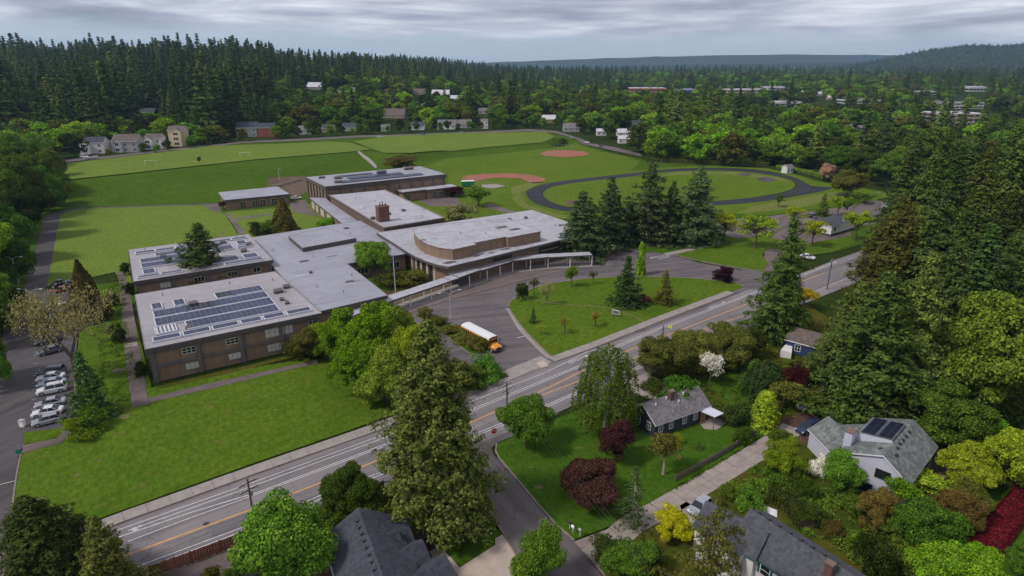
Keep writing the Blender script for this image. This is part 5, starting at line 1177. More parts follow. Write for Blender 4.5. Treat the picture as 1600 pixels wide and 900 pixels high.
def weeping(seed, H, Rr, ns, nl, leaf, z0=.12):
    rng = np.random.default_rng(seed); P = []; Nn = []; wd = Wood(); wd.path([(0,0,0),(.1,0,H*.4),(0,.1,H*.97)], H*.018 + .06, .04, 7)
    for i in range(ns):
        h = rng.uniform(.25, 1.0); az = rng.uniform(0, 6.28); rr = Rr*math.sqrt(max(.05, 1 - ((h - .38)/.66)**2))*rng.uniform(.45, 1.0)
        top = np.array([rr*math.cos(az), rr*math.sin(az), H*h]); L = H*rng.uniform(.12, .30)*(1.15 - h*.4); L = min(L, top[2] - H*.05)
        s_ = rng.random(nl); pts = top + np.array([math.cos(az), math.sin(az), 0])*(s_*.12*L)[:, None]; pts[:, 2] -= s_*L; pts += rng.normal(0, .13, (nl, 3)); P.append(pts); Nn.append(rng.normal(size=(nl, 3))*[1, 1, .4] + np.array([math.cos(az), math.sin(az), .3]))
        if i % 3 == 0: wd.seg((0, 0, H*h*.85), tuple(top), .05, .015, 3)
    return leaves(np.concatenate(P), np.concatenate(Nn), leaf, rng, 1.5), wd
def twiggy(seed, H, Rr, nl, leaf, depth=5):
    rng = np.random.default_rng(seed); wd = Wood(); tips = []
    def grow(p, d, L, r, k):
        q = p + d*L; wd.seg(tuple(p), tuple(q), r, r*.7, 5 if k < 2 else 3)
        if k >= 2: tips.append((q + p)*.5)
        if k == depth: tips.append(q); return
        for _ in range(3 if k < 3 else 2):
            nd = Vector(d) + Vector(rng.normal(0, .52, 3)); nd.z = nd.z*.75 + .10; nd.normalize(); grow(q, nd, L*rng.uniform(.68, .86), r*.62, k + 1)
    grow(Vector((0, 0, 0)), Vector((0, 0, 1)), H*.17, H*.013 + .04, 0)
    T = np.array([tuple(t) for t in tips]); s = np.array([Rr/max(.1, np.abs(T[:, :2]).max()), Rr/max(.1, np.abs(T[:, :2]).max()), H/T[:, 2].max()]); T = T*s
    wd.v = [(a*s[0], b*s[1], c*s[2]) for a, b, c in wd.v]
    P = np.repeat(T, nl, 0) + rng.normal(0, .38, (len(T)*nl, 3)); return leaves(P, rng.normal(size=P.shape) + [0, 0, .4], leaf, rng, 1.4), wd
def columnar(seed, H, Rr, n, leaf, sharp=.8):
    rng = np.random.default_rng(seed); t = rng.random(n)**1.25; az = rng.uniform(0, 6.28, n); lump = 1 + .10*np.sin(az*3 + t*9) + .07*np.sin(az*7 - t*15)
    r = Rr*(1 - t)**sharp*np.minimum(1, .75 + t*4)*lump*rng.uniform(.78, 1.06, n); P = np.stack([r*np.cos(az), r*np.sin(az), t*H*.99 + .05], 1)
    Nn = np.stack([np.cos(az), np.sin(az), np.full(n, .45)], 1) + rng.normal(0, .4, (n, 3)); wd = Wood(); wd.path([(0,0,0),(0,0,H*.9)], .18, .05, 6); return leaves(P, Nn, leaf, rng, 1.8), wd
# recipes: name -> (function, base height, base radius)
RECIPES = {
 'fir': [lambda s=s: (conifer(s, 30, 5.6, 46, 9, 100, .36, .06, .22, .80, .26, .36, .25, ts=.30), 30, 5.6) for s in (1, 2, 3)],
 'sequoia': [lambda s=s: (conifer(s, 26, 6.2, 62, 12, 200, .24, .12, .16, .56, .20, .40, .15, .28, .05, .5, tn=16, ts=.27), 26, 6.2) for s in (11, 12)],
 'hemlock': [lambda s=s: (conifer(s, 28, 6.0, 46, 9, 150, .30, .08, .30, .70, .32, .40, .3, .10, .05, .35, tn=12, ts=.30), 28, 6.0) for s in (21, 22, 23)],
 'cedar': [lambda s=s: (conifer(s, 20, 6.8, 27, 9, 190, .30, .03, .08, .72, .24, .42, .30, .05, .08, .10, tn=12, ts=.30), 20, 6.8) for s in (31, 32, 33)],
 'spruce': [lambda s=s: (conifer(s, 10, 3.0, 24, 8, 70, .20, .03, .10, .85, .22, .36, .2, ts=.15), 10, 3.0) for s in (41, 42)],
 'thinfir': [lambda s=s: (conifer(s, 14, 3.2, 30, 5, 60, .16, .10, .35, .55, .35, .16, .5, .08, tn=8, ts=.15), 14, 3.2) for s in (51, 52)],
 'bigthin': [lambda s=s: (conifer(s, 14, 8.0, 34, 6, 330, .17, .06, .30, .62, .38, .20, .4, .10, tn=10, ts=.20), 14, 8.0) for s in (55,)],
 'broad': [lambda s=s: (broad(s, 9, 5.0, 110, 420, .19, .06, .19), 9, 5.0) for s in (61, 62, 63)],
 'maple': [lambda s=s: (broad(s, 10, 5.6, 150, 430, .21, .02, .16), 10, 5.6) for s in (71, 72)],
 'round': [lambda s=s: (broad(s, 7, 3.6, 90, 300, .14, .06, .19), 7, 3.6) for s in (81, 82)],
 'small': [lambda s=s: (broad(s, 5, 2.0, 44, 90, .15, .26, .24), 5, 2.0) for s in (91, 92)],
 'open': [lambda s=s: (broad(s, 6.5, 3.6, 60, 60, .20, .36, .18, .1, upb=.7), 6.5, 3.6) for s in (101, 102, 103)],
 'sapling': [lambda s=s: (broad(s, 4, 1.2, 16, 26, .15, .38, .34), 4, 1.2) for s in (111,)],
 'bush': [lambda s=s: (broad(s, 2.6, 2.4, 60, 110, .14, -.08, .22, -.12, limbs=False), 2.6, 2.4) for s in (121, 122, 123)],
 'tallbush': [lambda s=s: (broad(s, 4.5, 2.6, 64, 150, .17, -.04, .22, -.08), 4.5, 2.6) for s in (131, 132)],
 'birch': [lambda s=s: (weeping(s, 15, 4.4, 520, 44, .17), 15, 4.4) for s in (141,)],
 'weep': [lambda s=s: (weeping(s, 7, 3.4, 260, 50, .16), 7, 3.4) for s in (151,)],
 'twig': [lambda s=s: (twiggy(s, 9, 7.5, 9, .17, 6), 9, 7.5) for s in (161,)],
 'cone': [lambda s=s: (columnar(s, 9, 2.6, 9000, .22), 9, 2.6) for s in (171,)],
 'column': [lambda s=s: (columnar(s, 6, .9, 2500, .17, .35), 6, .9) for s in (181,)],
}
CACHE = {}
def variant(kind, i):
    i %= len(RECIPES[kind]); key = (kind, i)
    if key not in CACHE:
        (lv, wd), H, Rr = RECIPES[kind][i](); crown = quad_mesh(kind + '_crown', lv, 'f_mid')
        tr = bpy.data.meshes.new(kind + '_trunk'); tr.from_pydata(wd.v, [], wd.f); tr.materials.append(MATS['bark']); tr.update()
        CACHE[key] = (crown, tr, H, Rr)
    return CACHE[key]
CNT = {}
def tree(name, cat, kind, base, H, Rr, mat, label, group=None, bark='bark', v=None, rz=None, rz_lean=0.0):
    k = CNT.get(kind, 0); CNT[kind] = k + 1; crown, tr, H0, R0 = variant(kind, k if v is None else v)
    t = thing(name, label, cat, (base[0], base[1], base[2] - .15), (k*2.399 if rz is None else rz), group)
    s = Rr/R0; sz = H/H0; 
    for nm, me, m in (('trunk', tr, bark), ('crown', crown, mat)):
        o = bpy.data.objects.new(nm, me); COL.objects.link(o); o.parent = t; o.scale = (s, s, sz)
        o.material_slots[0].link = 'OBJECT'; o.material_slots[0].material = MATS[m]
    if rz_lean: t.rotation_euler.y = rz_lean
    return t
def T(kind, bx, by, ty, wpx, mat, label, name='tree', cat='tree', bark='bark', v=None, group=None, z=None):
    b = on(bx, by); D = depth_of(b); Rr = wpx*.5*D/F_PX; H = height_at(b[1] , ty) - b[2]
    if name in ('shrub', 'bush', 'tree') and kind in ('bush', 'tallbush', 'round', 'broad', 'maple'): H = max(1.0, H - Rr*.10)
    return tree(name, cat, kind, b, max(.8, H), Rr, mat, label, group, bark, v)
# near conifers
T('sequoia', 684, 824, 508, 166, 'f_sequoia', 'giant olive-green conifer towering over the road at bottom centre', 'conifer_tree', 'conifer', v=0)
T('sequoia', 88, 930, 776, 150, 'f_fir', 'broad dark conifer at the bottom left corner', 'conifer_tree', 'conifer', v=1); T('hemlock', 178, 945, 808, 96, 'f_brownfir', 'brownish conifer right of the dark one at the bottom left corner', 'conifer_tree', 'conifer', v=0)
T('hemlock', 322, 450, 348, 92, 'f_fir', 'leaning drooping conifer in the yard between the two solar wings', 'conifer_tree', 'conifer', v=1); T('cone', 445, 364, 307, 44, 'f_cypress', 'dense brown-green cone tree beside the link roof', 'conifer_tree', 'conifer')
T('cone', 142, 500, 405, 60, 'f_cypress', 'dense brown-green cone tree behind the bare tree', 'conifer_tree', 'conifer'); T('spruce', 147, 648, 548, 74, 'f_spruce', 'blue-green conifer between the parked cars and the lawn', 'conifer_tree', 'conifer')
T('cedar', 908, 398, 298, 92, 'f_cedar', 'silvery cedar touching the auditorium roof', 'cedar_tree', 'conifer', v=0); T('cedar', 953, 386, 276, 66, 'f_cedar', 'narrower dark cedar right of the silvery one', 'cedar_tree', 'conifer', v=1)
T('cedar', 1012, 378, 252, 92, 'f_cedar', 'tallest cedar in front of the running track', 'cedar_tree', 'conifer', v=2); T('cedar', 1046, 376, 282, 50, 'f_spruce', 'slim cedar squeezed between two wide ones', 'cedar_tree', 'conifer', v=1)
T('cedar', 1085, 378, 258, 88, 'f_cedar', 'rightmost wide cedar in front of the running track', 'cedar_tree', 'conifer', v=0); T('cedar', 985, 376, 310, 46, 'f_cedar', 'short cedar left of the tallest one', 'cedar_tree', 'conifer', v=2)
T('spruce', 977, 477, 400, 62, 'f_fir', 'dark spruce in the middle of the loop lawn', 'conifer_tree', 'conifer', v=0); T('spruce', 1038, 476, 421, 40, 'f_olive', 'grey-green conifer right of the dark spruce on the loop lawn', 'conifer_tree', 'conifer', v=1)
T('hemlock', 1212, 530, 338, 88, 'f_hemlock', 'tall olive conifer standing beside the main road at right', 'conifer_tree', 'conifer', v=2); T('spruce', 833, 505, 478, 15, 'f_spruce', 'tiny conifer near the left curve of the loop lawn', 'conifer_tree', 'conifer')
T('spruce', 850, 385, 378, 22, 'f_fir', 'small dark conifer against the auditorium windows', 'conifer_tree', 'conifer') if False else T('spruce', 846, 402, 374, 24, 'f_spruce', 'small conifer growing between the auditorium and the walkway', 'conifer_tree', 'conifer')
T('spruce', 1284, 338, 302, 28, 'f_green', 'pointed green tree on the car park island', 'conifer_tree', 'conifer'); T('thinfir', 988, 822, 728, 56, 'f_spruce', 'thin see-through fir beside the concrete lane', 'conifer_tree', 'conifer', 'bark_pale')
T('bigthin', 1098, 985, 782, 150, 'f_olive', 'sparse olive fir in front of the white house', 'conifer_tree', 'conifer')
# big conifers of the right-hand grove
for i, (bx, by, ty, wp, m, k, l) in enumerate([
 (1352,655,425,150,'f_hemlock','hemlock','olive conifer directly behind the lilac house'),(1300,600,455,86,'f_hemlock','hemlock','olive conifer over the blue house roof'),(1400,640,392,110,'f_hemlock','hemlock','tall olive conifer right of the one behind the lilac house'),
 (1374,505,312,112,'f_brownfir','sequoia','russet-topped conifer by the road end at right'),(1452,600,372,110,'f_fir','hemlock','dark conifer in the middle of the right grove'),(1500,560,350,120,'f_fir','fir','dark conifer behind the big pale maple'),
 (1328,560,440,80,'f_hemlock','hemlock','short olive conifer between the blue house and the grove'),(1420,520,330,100,'f_fir','fir','dark fir behind the russet-topped conifer')]):
    T(k, bx, by, ty, wp, m, l, 'conifer_tree', 'conifer')
for i, (bx, by, ty, wp, m) in enumerate([(1392,392,232,74,'f_fir'),(1425,405,236,78,'f_hemlock'),(1462,418,228,84,'f_fir'),(1500,430,232,80,'f_hemlock'),(1540,436,218,88,'f_hemlock'),(1580,440,210,92,'f_fir'),(1622,450,215,100,'f_hemlock'),(1445,450,280,90,'f_fir'),(1490,470,290,96,'f_hemlock'),(1535,480,300,96,'f_fir'),(1580,500,300,100,'f_hemlock'),(1630,520,300,110,'f_fir'),
    (1405,350,205,60,'f_fir'),(1450,362,205,66,'f_hemlock'),(1495,370,200,70,'f_fir'),(1540,378,195,76,'f_hemlock'),(1590,385,188,80,'f_fir'),(1650,400,190,90,'f_fir'),(1380,430,300,70,'f_fir'),(1410,455,320,80,'f_hemlock'),(1468,520,330,90,'f_fir'),(1540,545,360,90,'f_hemlock'),(1600,560,370,100,'f_fir')]):
    T(('fir','hemlock')[i % 2], bx, by, ty, wp, m, 'tall dark conifer of the dense grove at the right edge', 'conifer_tree', 'conifer', group='conifers of the dense grove at the right edge')
# broadleaf trees near the school
for (k, bx, by, ty, wp, m, l) in [
 ('maple',518,556,500,72,'f_bright','low green maple against the classroom wing'),('maple',548,578,474,92,'f_bright','tall bright green maple left of centre in the clump by the classroom wing'),('maple',588,592,462,96,'f_bright','highest bright green maple of the clump by the classroom wing'),
 ('maple',628,590,474,92,'f_palegreen','pale green maple behind the top of the giant conifer'),('maple',566,618,520,92,'f_bright','low bright green maple reaching over the lawn edge'),('maple',606,634,538,92,'f_palegreen','lowest maple of the clump at the lawn edge'),('maple',654,614,494,80,'f_yellowgreen','yellow-green maple beside the giant conifer'),
 ('maple',655,645,560,84,'f_palegreen','pale maple tucked behind the giant conifer'),('broad',490,560,506,66,'f_olive','dull olive tree at the corner of the classroom wing'),('broad',583,432,371,60,'f_green','round deep green tree in the school courtyard'),
 ('open',1130,376,333,52,'f_yellowgreen','light green open tree right of the cedars'),('open',1180,388,336,66,'f_yellowgreen','light green open tree at the corner of the triangular lawn'),('open',1268,386,343,42,'f_yellowgreen','light green tree in front of the portable building'),('open',1336,376,330,50,'f_yellowgreen','light green tree at the right end of the portable building'),
 ('open',1240,352,322,36,'f_yellowgreen','light green tree by the black parked car'),('open',1308,338,306,34,'f_yellowgreen','light green tree right of the pointed one on the car park island'),('open',1322,340,308,26,'f_green','green tree at the end of the car park island'),('open',1350,318,300,36,'f_green','small tree at the far end of the car park'),
 ('small',1216,324,301,18,'f_fir','little dark tree beside the track verge'),('broad',1322,308,259,58,'f_olive','large round olive tree past the running track'),('small',748,323,289,42,'f_green','round bright green tree right of the gym'),('tallbush',720,350,311,50,'f_pale','pale flowering round tree in front of the gym entry'),
 ('tallbush',707,307,289,36,'f_purple','dark purple tree at the gym corner'),('tallbush',607,305,286,20,'f_green','dark green shrub tree by the gym entry roof'),('tallbush',628,263,240,56,'f_cypress','wide dark shrub mass behind the gym'),('tallbush',1130,440,413,32,'f_purple','black-purple round tree at the exit of the loop'),
 ('tallbush',816,469,439,20,'f_fir','dark green shrub at the left tip of the loop lawn'),('sapling',834,462,428,18,'f_olive','young grey-green tree at the kerb of the loop'),('twig',854,478,440,26,'f_beige','bare brownish young tree on the loop lawn'),('small',893,449,413,24,'f_green','young green tree at the top kerb of the loop lawn'),('sapling',927,444,418,14,'f_olive','slender young tree near the top kerb of the loop lawn'),
 ('column',1000,430,377,16,'f_bright','narrow bright green columnar tree by the crosswalk'),('sapling',845,524,503,16,'f_yellowgreen','tiny yellow-green tree on the loop lawn'),('sapling',882,522,492,22,'f_orange','small orange-tinged tree on the loop lawn'),('sapling',930,511,480,22,'f_orange','orange-leaved young tree near the memorial sign'),('bush',1006,475,458,20,'f_dead','rusty brown shrub at the foot of the dark spruce'),
 ('maple',2,540,444,66,'f_green','green tree leaning over the left edge of the parking lot'),('maple',18,498,428,56,'f_dark','dark tree shading the left edge of the parking lot'),('broad',-12,610,500,60,'f_green','green tree cut by the left edge beside the parking lot'),('twig',122,598,455,150,'f_beige','half-bare spreading tree over the parked cars'),('small',350,327,312,18,'f_purple','small purple tree at the annex corner')]:
    T(k, bx, by, ty, wp, m, l)
# private gardens
for (k, bx, by, ty, wp, m, l) in [
 ('birch',945,668,540,104,'f_mid','weeping birch with white trunk on the corner lawn'),('broad',822,702,618,92,'f_green','round dense tree beside the stop sign'),('round',962,722,654,66,'f_red','smaller reddish brown tree by the dark cottage'),('broad',922,786,714,100,'f_red','large wine-red spreading tree on the corner lawn'),
 ('small',1036,742,672,58,'f_olive','olive tree with pale trunk left of the wooden fence'),('round',1052,846,793,62,'f_lime','brilliant yellow tree beside the concrete lane'),('broad',983,905,838,84,'f_green','bright green round tree at the lane mouth'),('broad',455,930,780,160,'f_green','large bright green tree at the bottom left of centre'),
 ('broad',548,805,720,84,'f_mid','mid green tree between the road and the charcoal roof'),('broad',842,915,816,88,'f_green','green tree at the bottom of the side street'),('broad',1040,590,520,92,'f_olive','olive tree nearest the driveway opening'),('broad',1085,582,508,88,'f_olive','olive tree in the middle of the roadside row'),
 ('broad',1135,568,500,84,'f_olive','olive tree at the right end of the roadside row'),('round',1172,560,510,50,'f_dark','dark tree between the roadside row and the tall conifer'),('open',1108,604,552,46,'f_bloom','white blossoming tree in the back garden'),('weep',1192,622,566,68,'f_spruce','dark weeping tree in the back garden'),
 ('column',1192,668,610,44,'f_yellowgreen','yellow-green column tree right of the weeping one'),('open',1256,482,452,44,'f_yellow','bright yellow tree beside the main road'),('small',1222,640,590,52,'f_olive','olive tree beside the gravel turning court'),('maple',1545,660,445,190,'f_palegreen','huge pale green maple at the right edge'),
 ('maple',1470,700,590,130,'f_mid','green tree hanging over the deck'),('round',1220,742,684,66,'f_yellowgreen','yellow-green tree left of the lilac house'),('round',1310,778,702,76,'f_green','green tree in front of the lilac house'),('bush',1278,740,712,30,'f_bloom','white and pink flowering shrub in front of the lilac house'),
 ('round',1366,826,758,60,'f_rust','rust-brown shrub tree below the lilac house'),('small',1402,800,746,56,'f_bright','small bright green tree at the corner of the lilac house'),('round',1440,880,786,110,'f_green','wide mid green tree in the lower right garden'),('round',1487,828,760,84,'f_rust','rust-brown tree next to the crimson hedge'),
 ('tallbush',1356,905,822,56,'f_dark','dark green upright shrub at the corner of the white house'),('maple',1478,945,842,130,'f_bright','lime green tree at the bottom right'),('round',1592,900,848,60,'f_green','green shrub tree in the bottom right corner'),('maple',1510,760,690,90,'f_yellowgreen','lime layered tree below the huge maple'),('maple',1585,765,660,110,'f_yellowgreen','lime layered tree at the right edge above the crimson hedge'),
 ('round',1508,812,745,56,'f_olive','olive tree left of the crimson hedge'),('bush',1312,665,630,60,'f_green','clipped bright green shrub beside the dark car'),('round',1216,700,668,40,'f_mid','mid green shrub tree at the lane bend'),('small',1440,770,735,70,'f_yellowgreen','yellow-green shrub tree beside the deck')]:
    T(k, bx, by, ty, wp, m, l, bark='bark_white' if k == 'birch' else 'bark_pale' if 'pale trunk' in l else 'bark')
for i, (bx, by, ty, wp, m) in enumerate([(18,300,224,70,'f_mid'),(62,298,232,60,'f_green'),(90,302,256,40,'f_mid'),(40,340,235,80,'f_dark'),(78,330,255,56,'f_green'),(5,360,240,80,'f_green'),(96,322,282,36,'f_olive'),(52,372,285,72,'f_dark'),(15,410,300,90,'f_green'),(-30,380,250,100,'f_mid'),(-20,450,330,100,'f_bright'),(25,440,360,60,'f_mid'),(-25,520,400,100,'f_green'),(8,505,445,46,'f_dark'),(-25,600,470,80,'f_mid'),(60,262,205,46,'f_green'),(20,270,205,60,'f_mid'),(84,276,226,40,'f_olive'),(-30,300,200,80,'f_dark'),(72,322,300,30,'f_mid')]):
    T(('maple', 'broad')[i % 2], bx, by, ty, wp, m, 'large leafy tree of the wood beside the left drive', group='leafy trees of the wood beside the left drive')
for (k, bx, by, ty, wp, m, l) in [('broad',1290,282,252,26,'f_pink','pinkish bronze leafed tree behind the end of the track'),('maple',1258,262,226,44,'f_mid','green tree behind the white house past the track'),('maple',1312,268,222,56,'f_green','bright green tree behind the pinkish one'),('maple',1350,280,225,60,'f_dark','dark leafy tree behind the large round olive one'),
 ('maple',1385,292,232,60,'f_mid','mid green tree between the round olive tree and the grove'),('maple',1200,256,228,40,'f_dark','dark tree left of the white house past the track'),('hemlock',1372,262,190,50,'f_fir','dark conifer standing behind the round olive tree'),('maple',1330,252,212,50,'f_olive','olive tree on the far side of the track bend'),('maple',1400,270,225,50,'f_green','green tree at the foot of the right grove'),('maple',1240,252,215,44,'f_olive','olive tree above the white house past the track')]:
    T(k, bx, by, ty, wp, m, l)
# shrubs
SH = [(665,498,478,26,'f_olive','olive shrub at the top end of the bus island'),(705,522,506,36,'f_olive','olive shrub third from the bottom on the bus island'),(726,532,516,40,'f_olive','olive shrub behind the school bus'),(746,546,524,40,'f_olive','olive shrub at the lower tip of the bus island'),(685,508,492,34,'f_olive','olive shrub second from the top on the bus island'),
 (758,592,556,54,'f_green','bright rounded shrub at the entrance corner'),(735,604,566,46,'f_mid','darker shrub left of the entrance corner'),(705,612,560,60,'f_olive','olive shrub half behind the giant conifer'),(615,448,424,56,'f_olive','olive shrub left of the flagpole in the courtyard'),(648,444,418,56,'f_olive','olive shrub right of the flagpole in the courtyard'),
 (405,366,345,34,'f_dark','dark green shrub left of the cone tree by the link'),(425,366,342,34,'f_mid','mid green shrub at the foot of the cone tree'),(512,356,338,34,'f_bright','bright green shrub beside the cream corridor panels'),(223,588,560,20,'f_dark','dark shrub at the front corner of the solar wing'),(130,680,650,60,'f_bright','bright low shrub below the blue-green conifer'),(150,664,632,54,'f_green','green shrub beside the blue-green conifer'),
 (198,430,408,16,'f_dark','dark shrub at the back corner of the rear wing'),(204,460,438,18,'f_dark','dark shrub beside the rear wing path'),(178,478,456,18,'f_dark','dark shrub left of the service walk'),(186,535,500,24,'f_dark','dark shrub on the slope below the cone tree'),(465,560,528,40,'f_olive','olive shrub under the classroom windows'),
 (1060,640,582,72,'f_green','lush green shrub behind the dark cottage'),(1018,610,590,40,'f_mid','shrub at the edge of the cottage driveway'),(1000,640,612,50,'f_mid','green shrub left of the cottage roof'),(975,655,630,44,'f_mid','green shrub between birch and cottage'),(1120,648,625,40,'f_mid','green shrub above the patio cover'),(1150,660,625,50,'f_dark','dark shrub right of the patio cover'),
 (1160,690,668,36,'f_mid','low green shrub above the wooden fence'),(1185,600,560,40,'f_mid','shrub above the back garden lawn'),(1200,640,610,44,'f_olive','olive shrub behind the column tree'),(1240,600,570,50,'f_purple','plum coloured shrub in front of the blue house'),(1235,580,556,30,'f_mid','green shrub by the blue house wall'),(1160,550,525,40,'f_dark','dark shrub beside the garden shed'),
 (590,810,770,70,'f_mid','green shrub bank above the charcoal roof'),(620,800,770,60,'f_mid','green shrub between the hedge bank and the giant conifer'),(520,820,790,60,'f_green','green shrub left of the charcoal roof ridge'),(950,870,838,60,'f_dark','dark shrub left of the bright tree at the lane mouth'),(1010,890,850,50,'f_dark','dark shrub behind the bright tree at the lane mouth'),
 (1170,790,762,50,'f_green','rounded green shrub left of the clipped hedge'),(1140,778,758,34,'f_mid','small green shrub beside the concrete lane'),(1120,792,775,26,'f_olive','tiny olive shrub above the charcoal roof'),(1275,815,790,44,'f_dark','dark shrub in the terraced garden'),(1330,800,770,50,'f_green','green shrub right of the terraced garden'),(1300,835,812,36,'f_rust','rusty shrub in the terraced garden'),(1345,860,830,46,'f_green','green shrub above the white house corner'),
 (1255,770,745,44,'f_mid','mid green shrub in the upper terraced garden'),(1210,745,722,44,'f_green','green shrub at the top of the clipped hedge'),(1460,800,770,50,'f_olive','olive shrub right of the small bright tree'),(1420,840,806,56,'f_mid','mid green shrub between the rust-brown trees'),(1550,700,655,90,'f_bright','lime shrub mass below the huge maple'),(1600,720,670,90,'f_green','green shrub mass at the right edge'),
 (370,905,880,40,'f_mid','green shrub behind the red fence'),(330,912,885,34,'f_olive','olive shrub behind the red fence'),(440,862,835,50,'f_green','green shrub between the fence and the large bright tree'),(1265,640,615,30,'f_mid','shrub behind the silver parked car'),(1090,700,690,22,'f_mid','tiny shrub on the cottage lawn'),(1060,690,678,22,'f_yellowgreen','yellow-green shrub below the cottage wall'),
 (1390,840,800,46,'f_green','green shrub in front of the wide mid green tree'),(880,224,214,14,'f_mid','shrub left of the upper diamond backstop'),(868,226,214,22,'f_green','green shrub at the top of the upper diamond'),(1430,900,850,70,'f_mid','mid green shrub above the lime tree'),(1520,895,860,44,'f_dark','dark shrub under the crimson hedge')]
for i, (bx, by, ty, wp, m, l) in enumerate(SH): T(('bush', 'tallbush')[(by - ty) > wp*.75], bx, by, ty, wp, m, l, 'shrub', 'shrub')
def hedge(pts, wd, h, mat, label, n=60, leaf=.2, name='hedge'):
    P = resample(W(pts, .1), .4); t = thing(name, label, 'hedge', (P[0].x, P[0].y, 0)); rng = np.random.default_rng(len(label)); V = []; Nn = []
    for i in range(len(P) - 1):
        a = P[i]; d = (P[i+1] - a).normalized(); nrm = Vector((-d.y, d.x)); m = n
        s = rng.uniform(-1, 1, m); z = rng.random(m)**.5; ed = np.abs(s)**4; hh = h*(1 - .25*ed); top = rng.random(m) < .6
        zz = np.where(top, hh*rng.uniform(.9, 1.05, m), z*hh); ss = np.where(top, s, np.sign(s)*rng.uniform(.9, 1.05, m))
        for k in range(m): V.append((a.x - P[0].x + nrm.x*ss[k]*wd/2 + d.x*rng.uniform(0, .4), a.y - P[0].y + nrm.y*ss[k]*wd/2 + d.y*rng.uniform(0, .4), zz[k])); Nn.append((nrm.x*ss[k]*(0 if top[k] else 1), nrm.y*ss[k]*(0 if top[k] else 1), .9 if top[k] else .2))
    Nn = np.array(Nn) + rng.normal(0, .35, (len(Nn), 3)); me = quad_mesh('hedge', leaves(np.array(V), Nn, leaf, rng), mat); o = bpy.data.objects.new('foliage', me); COL.objects.link(o); o.parent = t
    mb = MB(); line_strip(mb, [p - P[0] for p in P[::3]] if len(P) > 6 else [p - P[0] for p in P], wd*.8, 0, h*.8, 'bark'); mb.build('stems', t); return t
hedge([(1200,778),(1218,784),(1238,797),(1252,815),(1262,830)], 2.6, 1.9, 'f_dark', 'clipped rounded dark hedge behind the white house', 200)
hedge([(1640,752),(1605,778),(1580,806),(1555,838),(1536,872)], 3.0, 1.3, 'f_crimson', 'crimson low hedge at the right edge', 240)
hedge([(560,800),(600,782),(640,770)], 1.8, 1.6, 'f_mid', 'loose green hedge along the road verge', 60)
hedge([(1010,252),(1100,256),(1200,260)], 3, 2.2, 'f_mid', 'long green hedge behind the running track', 26, .5)
hedge([(1215,263),(1262,272),(1330,290)], 3, 2.0, 'f_green', 'green hedge curving past the end of the track', 26, .5)

# ---------------------------------------------------------------- distant woodland
def far_mesh(kind, seed):
    if kind == 'c':
        lv, wd = conifer(seed, 30, 5.0, 26, 7, 30, .72, .05, .22, .75, .34, .38, .25, tn=4, ts=.36)
    else:
        lv, wd = broad(seed, 13, 6.2, 70, 46, .62, .03, .20, limbs=False)
    return lv, wd
FM = {'c': [], 'b': []}
for s in range(6):
    lv, wd = far_mesh('c', 300 + s); FM['c'].append(quad_mesh('far_conifer', lv, ('f_fir_far', 'f_fir', 'f_hemlock', 'f_fir_far', 'f_fir_far', 'f_spruce')[s], wd.v[:84], wd.f[:42], 'bark'))
for s in range(7):
    lv, wd = far_mesh('b', 400 + s); FM['b'].append(quad_mesh('far_broadleaf', lv, ('f_green', 'f_mid', 'f_olive', 'f_dark', 'f_green', 'f_bright', 'f_mid')[s], wd.v, wd.f, 'bark'))
def inside(x, y, poly):
    c = False; n = len(poly); j = n - 1
    for i in range(n):
        xi, yi = poly[i]; xj, yj = poly[j]
        if (yi > y) != (yj > y) and x < (xj - xi)*(y - yi)/(yj - yi) + xi: c = not c
        j = i
    return c
KEEP = [  # photograph areas that stay open (foot positions)
 [(80,262),(110,250),(230,236),(380,219),(450,215),(560,209),(700,204),(830,199),(872,203),(908,215),(962,229),(1008,242),(1010,252),(1100,258),(1215,264),(1300,288),(1345,300),(1380,300),(1380,330),(1345,385),(1220,440),(1100,420),(700,420),(100,420),(70,340),(60,300)],
 [(1125,166),(1290,164),(1350,178),(1335,190),(1140,186)],[(1455,176),(1550,174),(1605,186),(1605,215),(1450,204)],[(1440,160),(1545,160),(1545,173),(1440,173)],
 [(980,141),(1048,141),(1052,153),(975,160)],[(1056,142),(1090,142),(1090,150),(1056,150)],[(1130,142),(1210,142),(1240,138),(1240,146),(1208,152),(1132,152)]]
for (x, y, w_) in ((541,149,30),(490,141,26),(497,163,16),(655,148,20),(690,153,30),(712,158,18),(668,168,24),(615,186,36),(755,178,16),(857,193,28),(895,206,28),(940,213,20),(976,215,24),(995,201,24),(476,211,24),(512,208,22),(652,203,24),(700,203,32),(726,201,26),(757,201,14),(916,150,20),(230,188,26),(178,196,12),(1325,204,16),(1348,206,14),(1272,210,12)):
    KEEP.append([(x - w_/2, y - 2), (x + w_/2, y - 2), (x + w_/2, y + 6), (x - w_/2, y + 6)])
HOUSES_CLEAR = [o.location.copy() for o in COL.objects if o.name.startswith(('house', 'office_building', 'tarpaulin'))]
rng = random.Random(5)
cand = []
def dens_conifer(px, py, Y):
    """share of conifers, by where the foot stands in the photograph"""
    if px < 430: return .93 if py < 196 else (.55 if py < 222 else .1)
    if px < 950: return .55 if py < 136 else (.16 if py < 160 else .05)
    if px < 1150: return .36 if py < 120 else .05
    if px < 1400: return .32 if py < 118 else (.08 if py < 200 else .15)
    return .4 if py < 125 else .2
SPC = 14.0
y = 225.0
